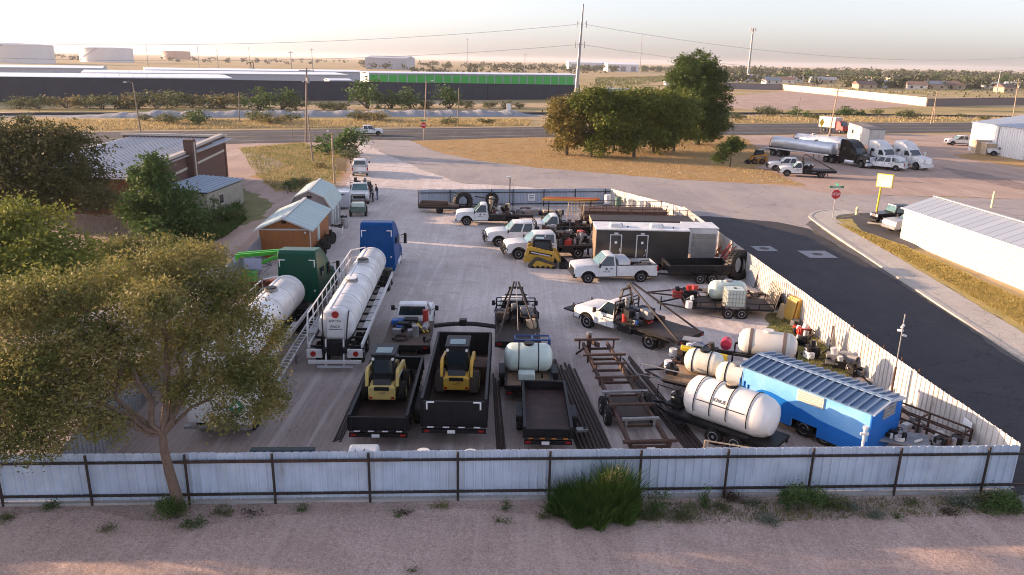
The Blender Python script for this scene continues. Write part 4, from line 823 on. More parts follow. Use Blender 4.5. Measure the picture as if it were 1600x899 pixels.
V[:, 2] = np.stack([tx, ty, hh], 1); V[:, 3] = np.stack([(bx+tx)/2-np.cos(pa)*w-(tx-bx)*.15, (by+ty)/2-np.sin(pa)*w-(ty-by)*.15, hh*.6], 1)
me = bpy.data.meshes.new('blades'); me.from_pydata(V.reshape(-1, 3).tolist(), [], [(4*i, 4*i+1, 4*i+2, 4*i+3) for i in range(n)]); me.materials.append(L_spk)
o = bpy.data.objects.new('blades', me); COL.objects.link(o); o.parent = t
leaves('plume', [(.75, .1, 1.35, .22, .15, .6), (.95, .1, 1.0, .3, .2, .35), (.5, .2, 1.2, .3, .2, .4)], 1500, .028, L_straw, t, 4, .09, 20, aspect=.3)
sb = B(); rs = random.Random(3)
for i in range(22): sb.tube(limb_path((rs.uniform(.2, .8), .05, .2), (rs.uniform(.35, 1.15), rs.uniform(-.05, .3), rs.uniform(1.0, 2.0)), rs, .06, 3), [.01, .008, .006, .003], 4)
sb.build('stem', L_straw, t)
WD = [('fresh green weed in front of the fence right of the tree trunk', 280, 812, .75, .95, 3600, L_weed, .035), ('small dark weed left of the tree trunk by the fence', 82, 797, .4, .4, 500, L_weed, .03), ('low brownish tuft at the left edge of the foreground', 8, 815, .4, .35, 500, L_bush, .03),
      ('thin dry weed on the dirt left of the tree', 168, 832, .4, .35, 350, L_bush, .03), ('light green sprig on the dirt between two fence posts left', 470, 800, .25, .35, 260, L_weed, .03), ('tiny green tuft below the fence left of centre', 622, 808, .25, .25, 250, L_weed, .028),
      ('dark dead tuft just right of the tiny green one', 638, 806, .22, .16, 220, L_dead, .03), ('yellow-green grass tuft against the fence left of centre', 687, 795, .25, .28, 300, L_yel, .028), ('tall thin sprig against the fence at centre', 790, 800, .22, .6, 260, L_weed, .028),
      ('small green rosette on the dirt at centre', 777, 817, .18, .16, 200, L_weed, .028), ('small green rosette right of the other at centre', 793, 819, .18, .16, 200, L_weed, .028), ('brown leafy weed left of the big grass clump', 852, 812, .3, .35, 380, L_bush, .03),
      ('feathery tall weed right of the big grass clump', 1030, 808, .45, 1.15, 1500, L_weed, .03), ('broad brownish weed right of the big grass clump', 1070, 812, .7, .55, 1500, L_bush, .03), ('upright weed against the fence right of the feathery one', 1100, 795, .35, .9, 700, L_weed, .03),
      ('dark dead brush against the fence', 1150, 785, .6, .4, 900, L_dead, .03), ('small grey-green weed beside the dead brush', 1178, 790, .35, .3, 450, L_sage, .03), ('low sage bush on the dirt right of centre', 1200, 820, .5, .35, 900, L_sage, .03),
      ('tall leafy green weed climbing the fence on the right', 1248, 800, .85, 1.25, 3600, L_weed, .036), ('green sprawling weed right of the tall leafy one', 1300, 795, .7, .6, 1500, L_bush, .032), ('round grey sage bush on the dirt right of the tall weed', 1368, 810, .45, .4, 900, L_sage, .03),
      ('bright green small tuft beside the round sage bush', 1402, 812, .2, .28, 260, L_weed, .028), ('brown twiggy tuft below the fence on the right', 1420, 790, .35, .28, 400, L_bush, .03), ('pale sage bush near the right end of the fence', 1500, 792, .7, .5, 1600, L_sage, .032),
      ('large green weed bush at the right end of the fence', 1560, 800, .95, .95, 3600, L_weed, .036), ('dark weed between the sage bush and the right weed', 1480, 805, .35, .3, 500, L_dead, .03), ('small green tuft at the bottom edge of the dirt', 647, 896, .15, .2, 160, L_weed, .026),
      ('dry plant litter heap right of the tree trunk', 395, 805, .55, .14, 500, L_dead, .035)]
for i, (lab, px, py, rx, h, n, m_, s) in enumerate(WD): weed(lab, px, py, rx, h, n, m_, s, 200+i)
p = at(1059, 866); t = thing('plastic_scrap', 'pale blue scrap of plastic lying on the foreground dirt', 'litter', p); r_ = random.Random(2)
mb = B(); gv = [[(x*.05-.15+r_.uniform(-.02, .02), y*.05-.1+r_.uniform(-.02, .02), r_.uniform(.01, .07)) for x in range(7)] for y in range(5)]
mb.add([q for row in gv for q in row], [(y*7+x, y*7+x+1, y*7+x+8, y*7+x+7) for y in range(4) for x in range(6)]); mb.build('sheet', mat('pale_blue_plastic', (.45, .6, .72), rough=.3), t)
# stones and clods strewn over the dirt
mb = B(); r_ = random.Random(9)
for i in range(900):
    px = r_.uniform(-20, 1620); py = 797+abs(r_.gauss(0, 20)) if r_.random() < .7 else r_.uniform(800, 905); q = at(px, py); s = abs(r_.gauss(.018, .014))+.008
    mb.ball((q.x, q.y, s*.3), (s, s*r_.uniform(.6, 1.2), s*.6), 5, 4)
for i in range(900):
    q = at(r_.uniform(450, 1250), r_.uniform(330, 700)); s = abs(r_.gauss(.02, .02))+.01; mb.ball((q.x, q.y, s*.3), (s, s*r_.uniform(.6, 1.2), s*.6), 5, 4)
struct(mb.build('loose_stones', mat('stones', (.42, .34, .29), (.3, .23, .19), rough=.9, island=True, lo=0, hi=1), smooth=0), 'stuff')

LIT = ground_mat('leaf_litter_soil', (.42, .31, .26), (.50, .375, .32), (.26, .185, .15), 1.2, .8)
sheet('litter_strip', [(-60, 794), (200, 793), (420, 790), (700, 789), (900, 790), (1150, 784), (1350, 781), (1570, 776), (1600, 800), (1450, 806), (1300, 812), (1180, 806), (1060, 822), (990, 812), (900, 830), (840, 806), (720, 798), (600, 804), (430, 808), (330, 822), (230, 816), (140, 800), (40, 806), (-60, 800)], LIT, jit=.05, step=.12, z=FORE_Z+.002)
tufts('fence_litter', [(-60, 794), (1570, 777), (1600, 806), (1100, 822), (600, 806), (-60, 812)], 5000, .022, leafmat('litter_leaves', (.06, .045, .03), (.30, .22, .14), .2), 21, .18, .05)
tufts('fence_weeds', [(960, 790), (1570, 777), (1600, 806), (1100, 822), (960, 815)], 3600, .02, leafmat('mixed_weed_blades', (.07, .11, .03), (.26, .22, .09), .3), 22, .2, .22)
weed('olive scrubby weed touching the right side of the big grass clump', 1015, 815, 0.5, 0.45, 900, L_bush, 0.03, 300)
weed('low olive weed left of the dead brush by the fence', 1130, 800, 0.35, 0.35, 500, L_bush, 0.03, 301)
weed('pale green weed between the tall leafy weed and the round sage bush', 1330, 800, 0.45, 0.4, 700, L_sage, 0.03, 302)
weed('olive weed at the fence left of the large right-end bush', 1540, 790, 0.6, 0.7, 1400, L_bush, 0.032, 303)
weed('leafy weed growing against the right side of the tall leafy one', 1275, 790, 0.5, 0.8, 1200, L_weed, 0.032, 304)
weed('dark low spill of the fresh green weed by the tree trunk', 300, 825, 0.5, 0.35, 700, L_spk, 0.03, 305)
weed('low grey-brown weed at the fence right of the tree trunk', 345, 806, 0.5, 0.25, 600, L_bush, 0.03, 306)
# ---------------------------------------------------------------- vehicle builders; local x forward, origin on the ground under the front axle
def arch_outline(x0, x1, zt0, zt1, zb, wheels_, r=.5, zc=.42, topmid=None):
    """side outline of a body with wheel arches cut from below"""
    o = [(x0, zt0)]+(topmid or [])+[(x1, zt1), (x1, zb)]
    for wx in sorted(wheels_, reverse=(x1 > x0)):
        s = 1 if x1 > x0 else -1; a0 = math.asin(max(-1, min(1, (zb-zc)/r)))
        for k in range(9):
            a = a0+(PI-2*a0)*k/8; o.append((wx+s*math.cos(a)*r, zc+math.sin(a)*r))
    o.append((x0, zb)); return o
def pane(b, c0, c1, c2, c3, m=.08, off=.008, mt=None):
    """window quad inset in the face c0..c3 (bottom two, then top two), a little proud"""
    c = [Vector(q) for q in (c0, c1, c2, c3)]; mid = sum(c, Vector())/4; n = (c[1]-c[0]).cross(c[3]-c[0]).normalized(); mt = m if mt is None else mt
    if n.dot(mid-Vector((mid.x*.9 if abs(n.x) > .5 else mid.x, 0, 0))-Vector((0, 0, 0))) < 0 and abs(n.y) > .5: n = -n
    u = (c[1]-c[0]).normalized(); v = (c[3]-c[0]).normalized(); v2 = (c[2]-c[1]).normalized()
    q = [c[0]+u*m+v*m, c[1]-u*m+v2*m, c[2]-u*m-v2*mt, c[3]+u*m-v*mt]
    b.add([p+n*off for p in q]+[p-n*.02 for p in q], [(0, 1, 2, 3), (7, 6, 5, 4), (0, 4, 5, 1), (1, 5, 6, 2), (2, 6, 7, 3), (3, 7, 4, 0)])
def greenhouse(t, body, xb0, xb1, xt0, xt1, zb, zt, yb, yt, doors=1, rear=True, gm=glass, wm=tealglass, side_split=None):
    vs_ = [(xb0, -yb, zb), (xb1, -yb, zb), (xb1, yb, zb), (xb0, yb, zb), (xt0, -yt, zt), (xt1, -yt, zt), (xt1, yt, zt), (xt0, yt, zt)]
    zm = zt+.05; mx = [(xt0-.25, -yt*.8, zm), (xt1+.2, -yt*.8, zm), (xt1+.2, yt*.8, zm), (xt0-.25, yt*.8, zm)]
    B().add(vs_+mx, [(3, 2, 1, 0), (8, 9, 10, 11), (4, 5, 9, 8), (5, 6, 10, 9), (6, 7, 11, 10), (7, 4, 8, 11), (0, 1, 5, 4), (1, 2, 6, 5), (2, 3, 7, 6), (3, 0, 4, 7)]).build('cab', body, t, bevel=.03)
    b = B(); pane(b, vs_[3], vs_[0], vs_[4], vs_[7], .07, .012); b.build('windscreen', wm, t, smooth=0)
    for s in (1, -1):
        a0, a1, a2, a3 = [(v[0], abs(v[1])*s, v[2]) for v in (vs_[0], vs_[1], vs_[5], vs_[4])]
        sp = [0, 1] if doors == 1 else [0, .52, 1]
        for i in range(len(sp)-1):
            f = lambda p, q, u: tuple(Vector(p).lerp(Vector(q), u))
            lo_, hi_ = f(a0, a1, sp[i]+(.03 if i == 0 else 0)), f(a0, a1, sp[i+1]-(.06 if sp[i+1] == 1 else 0)); lt_, ht_ = f(a3, a2, sp[i]+.01), f(a3, a2, sp[i+1]-(.06 if sp[i+1] == 1 else 0))
            b = B(); q = [Vector(p) for p in (lo_, hi_, ht_, lt_)]; n = (q[1]-q[0]).cross(q[3]-q[0]).normalized()
            if n.y*s < 0: n = -n
            u = (q[1]-q[0]).normalized(); v1 = (q[3]-q[0]).normalized(); v2 = (q[2]-q[1]).normalized(); m_ = .05
            q = [q[0]+u*m_*1.5+v1*m_*.4, q[1]-u*m_+v2*m_*.4, q[2]-u*m_-v2*m_*1.3, q[3]+u*m_-v1*m_*1.3]
            b.add([p+n*.012 for p in q]+[p-n*.02 for p in q], [(0, 1, 2, 3), (7, 6, 5, 4), (0, 4, 5, 1), (1, 5, 6, 2), (2, 6, 7, 3), (3, 7, 4, 0)]); b.build('side_window', gm, t, smooth=0)
    if rear:
        b = B(); pane(b, vs_[1], vs_[2], vs_[6], vs_[5], .12, .012); b.build('rear_window', gm, t, smooth=0)
def clutter(t, boxes, seed, n, mats, smin=.12, smax=.45, names=None):
    """tools and gear fixed on a work bed: each lump its own part"""
    rnd = random.Random(seed); (x0, x1, y0, y1, z) = boxes
    for i in range(n):
        x, y = rnd.uniform(x0, x1), rnd.uniform(y0, y1); k = rnd.random(); s = rnd.uniform(smin, smax); m_ = rnd.choice(mats)
        if k < .3: B().cyl((x, y, z), (x, y, z+s*1.5), s*.4, n=12).build('bucket', m_, t)
        elif k < .6: B().box((x, y, z+s*.5), (s*1.6, s, s), rnd.uniform(0, 3)).build('toolbox', m_, t, bevel=.015)
        elif k < .8: B().cyl((x-s, y, z+s*.45), (x+s, y+rnd.uniform(-.3, .3), z+s*.45), s*.4, n=12).build('gas_bottle', m_, t)
        else: B().tube([(x+math.cos(a)*s*.8, y+math.sin(a)*s*.8, z+.05+.05*(a//6.3)) for a in [q*.5 for q in range(38)]], .025, 5).build('hose', m_, t)
def pickup(name, label, cat, loc, yaw, doors=1, wb=3.6, bed='box', body=white, group=None, wr=.40, bumper=steel, tag_door=None, extras=(), dual=False, flat_len=3.2, hood=1.2, rack=True, seed=0, grille=None):
    t = thing(name, label, cat, loc, yaw, group); ce = -1.95 if doors == 1 else -2.95; zc = wr; ax = -wb
    z = lambda v: v+(wr-.40)*.8
    top = [(.62, z(hood+.02)), (.2, z(hood+.07)), (-.6, z(hood+.1)), (-.75, z(hood+.04)), (ce+.3, z(1.24))]
    def ins(p, q): return .0 if q < z(1.0) else (.055 if q < z(1.2) else .10)
    out = arch_outline(.93, ce, z(1.02), z(1.22), z(.5), [0], wr+.1, zc, topmid=[(.88, z(hood-.04))]+top)
    B().prism(out, -1.0, 1.0, 'y', inset=ins).build('body', body, t, bevel=.03)
    greenhouse(t, body, -.62, ce+.02, -1.28, ce+.12, z(1.2), z(1.9), .91, .74, doors)
    # front: grille, headlights, bumper
    B().box((.945, 0, z(.86)), (.05, 1.15, .3)).build('grille', grille or blacksatin, t, bevel=.01)
    for s in (1, -1):
        B().box((.89, s*.82, z(.9)), (.14, .32, .22)).build('headlight', lamp_lens, t, bevel=.03)
        m_ = B().bar((-.75, s*.95, z(1.25)), (-.72, s*1.12, z(1.3)), .05); m_.box((-.72, s*1.2, z(1.33)), (.12, .2, .28)); m_.build('mirror', blacksatin, t, bevel=.02)
        h = B().box((ce+.35, s*1.005, z(1.05)), (.22, .03, .045)).build('door_handle', blacksatin, t)
        B().box(((ce-.8)/2-.1, s*1.003, z(.86)), (.012, .006, .62)).build('door_seam', steel, t, smooth=0); B().box((-.72, s*1.003, z(.86)), (.012, .006, .62)).build('door_seam', steel, t, smooth=0)
        # arch lip
        B().tube([(math.cos(a)*(wr+.1), s*.985, zc+math.sin(a)*(wr+.1)) for a in [PI*k/10 for k in range(11)]], .035, 5).build('arch_trim', blacksatin, t)
        wheel(t, (0, s*.84, zc), wr, .27, side=s)
        wheel(t, (ax, s*.84, zc), wr, .27, side=s)
        if dual: wheel(t, (ax, s*.56, zc), wr, .24, side=s)
    B().prism([(.78, z(.40)), (1.02, z(.42)), (1.06, z(.62)), (.95, z(.70)), (.78, z(.70))], -.98, .98, 'y').build('front_bumper', bumper, t, bevel=.03)
    B().box((ax/2, 0, zc), (-ax+1.2, .85, .16)).box((0, 0, zc), (.12, 1.6, .12)).box((ax, 0, zc), (.15, 1.6, .15)).build('chassis', black, t, smooth=0)
    if bed == 'box':
        b0, b1 = ce-.04, ax-1.12; zt = z(1.26)
        for s in (1, -1):
            o = arch_outline(b0, b1, zt, zt, z(.5), [ax], wr+.1, zc); B().prism(o, s*.9, s*.995, 'y').build('bed_side', body, t, bevel=.02)
            B().tube([(ax+math.cos(a)*(wr+.1), s*.985, zc+math.sin(a)*(wr+.1)) for a in [PI*k/10 for k in range(11)]], .03, 5).build('arch_trim', blacksatin if bumper is not alu else body, t)
            B().box((b1+.02, s*.93, z(1.02)), (.12, .14, .36)).build('tail_light', redlens, t, bevel=.02)
            B().box(((b0+b1)/2, s*.95, zt+.012), (b0-b1, .12, .03)).build('bed_rail', blacksatin, t)
        B().box(((b0+b1)/2, 0, z(.72)), (b0-b1-.02, 1.78, .06)).build('bed_floor', black, t, smooth=0)
        B().box((b0-.03, 0, z(.98)), (.05, 1.78, .55)).build('bed_front', body, t, smooth=0)
        B().box((b1+.03, 0, z(.96)), (.07, 1.72, .58)).build('tailgate', body, t, bevel=.02)
        B().box((b1-.08, 0, z(.52)), (.16, 1.8, .18)).build('rear_bumper', bumper, t, bevel=.02)
        B().box((b1-.17, 0, z(.56)), (.02, .32, .14)).build('number_plate', signwhite, t, smooth=0)
        for s in (1, -1): B().box((ax, s*.72, z(.88)), (.95, .34, .3)).build('wheel_box', black, t, bevel=.05)
    else:
        b0, b1 = ce-.08, ce-.08-flat_len; zd = z(1.0)
        B().box(((b0+b1)/2, 0, zd), (flat_len, 2.25, .07)).build('flat_deck', deck if bed != 'gin' else darkbrown, t, smooth=0)
        mb = B()
        for s in (1, -1): mb.box(((b0+b1)/2, s*1.12, zd-.05), (flat_len, .05, .16)); mb.box(((b0+b1)/2, s*.45, zd-.2), (flat_len, .1, .26))
        mb.box((b1, 0, zd-.08), (.08, 2.29, .22)); mb.box((ax, 0, zd-.28), (1.2, 2.2, .05)); mb.build('deck_frame', black, t, smooth=0)
        for s in (1, -1):
            B().box((b1-.045, s*.95, zd-.1), (.03, .2, .1)).build('tail_light', redlens, t)
            B().box(((ax-.8), s*.9, .55), (.03, .5, .5)).build('mud_flap', black, t, smooth=0)
            B().box((b0-.75, s*.95, zd-.3), (.9, .3, .36)).build('side_toolbox', black, t, bevel=.02)
        if rack:
            mb = B()
            for s in (1, -1): mb.bar((b0, s*1.05, zd), (b0, s*1.05, z(2.05)), .07); mb.bar((b0, s*.35, zd), (b0, s*.35, z(2.05)), .05)
            for zz in (1.3, 1.6, 1.85, 2.05): mb.bar((b0, -1.05, z(zz)), (b0, 1.05, z(zz)), .05)
            mb.build('headache_rack', black, t, smooth=0)
        if bed == 'gin':   # winch truck: A frame of pipe
            apex = (b0-.15, 0, z(3.0)); mb = B()
            for s in (1, -1):
                B().tube([(b1+.12, s*1.02, zd), (apex[0], s*.12, apex[2])], .055, 8).build('gin_pole', darkbrown, t)
                mb.bar((b0+.1, s*.95, zd), (b0+.1, s*.3, z(2.6)), .09)
            mb.bar((b0+.1, -.4, z(2.6)), (b0+.1, .4, z(2.6)), .1); mb.bar((b0+.1, -.6, z(2.2)), (b0+.1, .6, z(2.2)), .07); mb.bar((b0+.1, 0, z(2.6)), apex, .08); mb.build('mast', darkbrown, t, smooth=0)
            B().cyl((b0-.5, -.35, zd+.35), (b0-.5, .35, zd+.35), .22, n=14).build('winch', black, t)
            B().tube([(b0-.5, 0, zd+.5), apex, (b1+.3, 0, z(1.5))], .012, 4).build('winch_cable', steel, t)
    if tag_door: word(tag_door, .17, (-1.25 if doors == 1 else -1.3, 1.004, z(.86)), (PI/2, 0, PI), lettering, t, squeeze=1.1); d_ = B().prism([(-1.25-.1, z(1.0)), (-1.25+.1, z(1.0)), (-1.25, z(1.16))], 1.0, 1.006, 'y').build('door_emblem', lettering, t, smooth=0)
    for e in extras: e(t)
    return t
def bullbar(t, x=1.1, zz=1.0):
    mb = B()
    for y in (-.95, -.45, 0, .45, .95): mb.bar((x, y, .45), (x+(.05 if abs(y) > .9 else .1), y, zz), .06)
    for q in (.5, .75, zz): mb.bar((x+.06, -.98, q), (x+.06, .98, q), .07)
    for s in (1, -1): mb.bar((x, s*.95, zz), (x-.25, s*1.02, .8), .06)
    mb.build('grille_guard', black, t, smooth=0)
def front_deck(t):
    B().box((1.5, 0, .72), (.75, 1.7, .08)).build('front_winch_deck', black, t, smooth=0); B().bar((1.1, 0, .72), (1.85, 0, .72), .2).cyl((1.3, -.3, .8), (1.3, .3, .8), .13).build('front_winch', blacksatin, t)
    for s in (1, -1): B().bar((1.15, s*.8, .72), (1.15, s*.8, 1.25), .06).build('guard_post', blacksatin, t)
def tractor(label, loc, yaw, body, group=None, roofs='tall', bars=True, stripe=True, cat='semi truck', wb=5.6):
    """long-nose sleeper tractor"""
    t = thing('semi_truck', label, cat, loc, yaw, group); wr = .52
    hood_ = arch_outline(1.1, -.9, 1.15, 2.0, .62, [0], .66, .52, topmid=[(1.08, 1.62), (.9, 1.74), (0, 1.9)])
    B().prism(hood_, -1.12, 1.12, 'y', inset=lambda p, q: .0 if q < 1.1 else (.12 if p < .5 else .22)).build('hood', body, t, bevel=.06)
    prof = [(-.88, .75), (-.88, 1.8), (-1.0, 1.95), (-1.55, 2.78), (-1.75, 2.95), (-2.3, 3.5), (-3.0, 3.85), (-4.1, 3.92), (-4.28, 3.8), (-4.3, .85)]
    B().prism(prof, -1.22, 1.22, 'y', inset=lambda p, q: 0 if q < 2.0 else (.05 if q < 3 else .12)).build('cab', body, t, bevel=.07)
    b = B(); pane(b, (-.97, 1.06, 1.95), (-.97, -1.06, 1.95), (-1.53, -.98, 2.78), (-1.53, .98, 2.78), .06, .03); b.build('windscreen', glass, t, smooth=0)
    for s in (1, -1):
        B().prism([(-1.15, 1.95), (-2.15, 1.95), (-2.15, 2.65), (-1.62, 2.65)], s*1.19, s*1.235, 'y').build('side_window', glass, t, smooth=0)
        B().prism([(-3.0, 2.3), (-3.6, 2.3), (-3.6, 2.75), (-3.0, 2.75)], s*1.18, s*1.225, 'y').build('sleeper_window', glass, t, smooth=0)
        B().box((-1.65, s*1.226, 1.35), (.012, .01, 1.1)).build('door_seam', blacksatin, t, smooth=0)
        m_ = B().bar((-1.0, s*1.2, 2.35), (-.8, s*1.5, 2.4), .05); m_.bar((-1.0, s*1.2, 1.8), (-.8, s*1.5, 1.85), .04); m_.box((-.78, s*1.55, 2.1), (.12, .22, .75)); m_.build('mirror', blacksatin if body is not white else white, t, bevel=.03)
        B().box((1.02, s*.92, 1.15), (.2, .34, .28)).build('headlight', lamp_lens, t, bevel=.05)
        wheel(t, (0, s*.98, wr), wr, .3, side=s)
        for x in (-wb, -wb-1.3):
            wheel(t, (x, s*1.0, wr), wr, .28, side=s); wheel(t, (x, s*.68, wr), wr, .28, side=s)
        tk = B().cyl((-1.2, s*1.0, .72), (-2.9, s*1.0, .72), .31, n=18); tk.build('fuel_tank', alu, t)
        B().box((-3.8, s*1.08, .85), (1.0, .16, .5)).build('side_skirt', body, t, bevel=.03)
    B().prism([(1.06, .95), (1.2, .95), (1.14, 1.68), (1.02, 1.68)], -.6, .6, 'y').build('grille', alu, t, bevel=.02)
    B().prism([(.9, .36), (1.28, .4), (1.28, .8), (1.0, .86)], -1.2, 1.2, 'y').build('bumper', alu if body is not white else white, t, bevel=.06)
    mb = B(); mb.box((-4.0, 0, .85), (7.6, .8, .22)); mb.box((-wb-.6, 0, .98), (1.2, .9, .2)); mb.box((0, 0, .55), (.15, 1.8, .15))
    for x in (-wb, -wb-1.3): mb.box((x, 0, .52), (.25, 1.8, .25))
    mb.build('chassis', black, t, smooth=0)
    if stripe:
        for s in (1, -1):
            B().box((-4.305, s*.85, 3.4), (.012, .35, .06)).box((-4.305, s*.99, 3.2), (.012, .06, .42)).build('reflector', signwhite, t, smooth=0)
            B().cyl((-4.31, s*.95, 1.6), (-4.34, s*.95, 1.6), .06, n=10).build('marker_lamp', lamp_lens, t)
        mb = B()
        for y in (-.3, 0, .3): mb.tube([(-4.35, y, 1.8), (-4.9, y, 1.3), (-5.3, y*.5, 1.25)], .025, 5)
        mb.build('air_line', blacksatin, t)
    return t
def side_rail(mb, pts, h, w=.04, post=1.1, mid=True):
    """railing above a path"""
    for i in range(len(pts)-1):
        a, b_ = Vector(pts[i]), Vector(pts[i+1]); up = Vector((0, 0, h)); mb.bar(a+up, b_+up, w)
        if mid: mb.bar(a+up*.5, b_+up*.5, w*.8)
        n = max(1, int((b_-a).length/post))
        for k in range(n+1): p = a.lerp(b_, k/n); mb.bar(p, p+up, w)
def ell_tank(L_, r, ends=.35, n=28, bands=0):
    pr = [(0, .001), (0+.02, r*.45), (ends*.35, r*.8), (ends*.75, r*.96), (ends, r)]
    out = pr+[(L_-t_, q) for t_, q in pr[::-1]]; return out
def tanker(label, loc, yaw, L_=12.0, r=.88, zc=2.15, m=white, rails=True, group='white tanker trailers', bands=7, words=True):
    """tank trailer, origin at the rear bumper on the ground, x forward"""
    t = thing('tanker_trailer', label, 'tanker trailer', loc, yaw, group)
    tk = B().lathe(ell_tank(L_-.6, r, .3), (.75, 0, zc), 'x', 30).build('tank', m, t)
    for k in range(bands): B().lathe([(0, r+.002), (0, r+.018), (.05, r+.018), (.05, r+.002)], (1.4+(L_-2.0)*k/(bands-1), 0, zc), 'x', 30, cap=False).build('weld_band', mat('tank_band', (.55, .55, .54), rough=.5) if m is white else m, tk)
    for x in (L_*.42, L_*.72):
        h = B().cyl((x, 0, zc+r-.04), (x, 0, zc+r+.14), .33, n=18); h.build('manhole_collar', steel, tk); B().cyl((x, 0, zc+r+.12), (x, 0, zc+r+.19), .28, n=18).build('manhole_lid', m if x < L_*.5 else black, tk)
    B().bar((1.0, .28, zc+r-.03), (L_-.4, .28, zc+r-.03), .05).build('top_pipe', m, tk, smooth=0)
    fr = B()
    for s in (1, -1): fr.box((L_/2, s*.45, 1.2), (L_, .14, .24))
    for k in range(11): fr.box((.6+k*(L_-1.2)/10, 0, 1.22), (.1, 2.4, .1))
    fr.build('frame', black, t, smooth=0)
    for s in (1, -1):
        B().box((L_/2+.2, s*1.25, 1.3), (L_-.5, .09, .2)).build('side_beam', white, t, smooth=0)
        if s < 0 or not rails: B().box((L_*.5, s*1.05, 1.24), (L_*.55, .34, .04)).build('fender', white, t, smooth=0)
    if rails:
        B().box((L_/2, 1.08, 1.9), (L_-1.0, .34, .05)).build('catwalk', steel, t, smooth=0)
        mb = B(); side_rail(mb, [(.6, 1.25, 1.9), (L_-.5, 1.25, 1.9)], 1.0, .05, 1.1); side_rail(mb, [(L_-.5, 1.25, 1.9), (L_-.5, .35, 2.1)], 1.0, .05, 1.0); side_rail(mb, [(.6, 1.25, 1.9), (.3, 1.25, 1.3)], 1.0, .05, 2)
        for k in range(10): mb.bar((.6+k*(L_-1.2)/9, 1.2, 1.3), (.6+k*(L_-1.2)/9, 1.2, 1.9), .04)
        mb.build('railing', white, t, smooth=0)
    # rear end
    B().box((.12, 0, .62), (.12, 2.5, .16)).build('rear_bumper', white, t, bevel=.01); B().box((.1, 0, .38), (.08, 1.7, .1)).build('underride_bar', alu, t)
    for s in (1, -1):
        pl = B().box((.2, s*.95, 1.02), (.1, .72, .42)).build('light_panel', white, t, bevel=.01); B().cyl((.14, s*1.0, 1.02), (.10, s*1.0, 1.02), .13, n=14).build('tail_light', redlens, pl)
        B().bar((.12, s*.42, .4), (.35, s*.42, 1.7), .07).build('rear_post', white, t)
        B().tube([(1.0, s*.62, zc+.75), (.62, s*.6, zc+.4), (.45, s*.55, zc-.3), (.4, s*.5, 1.1)], .035, 6).build('hose', blacksatin, t)
    B().box((.62, 0, 1.15), (.5, .8, .7)).build('pump_box', black, t, bevel=.03)
    rl = B().cyl((.8, 0, zc+.62), (.72, 0, zc+.62), .17, n=14); rl.build('red_valve', redp, t)
    if words:
        pp = B().box((.66, 0, zc-.02), (.02, .8, .95)).build('rear_plate', white, t, smooth=0)
        word('BMT 1744', .13, (.642, 0, zc+.33), (PI/2, 0, -PI/2), lettering, pp); word('PACK', .18, (.642, 0, zc+.05), (PI/2, 0, -PI/2), lettering, pp)
        B().box((.646, 0, zc-.09), (.006, .6, .025)).build('line', lettering, pp, smooth=0)
    for k, x in enumerate((1.7, 3.0)):
        for s in (1, -1): wheel(t, (x, s*1.02, .52), .52, .28, side=s); wheel(t, (x, s*.7, .52), .52, .28, side=s)
        B().cyl((x, -1, .52), (x, 1, .52), .08).build('axle', black, t)
    for s in (1, -1): B().bar((L_-3.2, s*.75, .35), (L_-3.2, s*.75, 1.2), .12).build('landing_leg', steel, t)
    return t
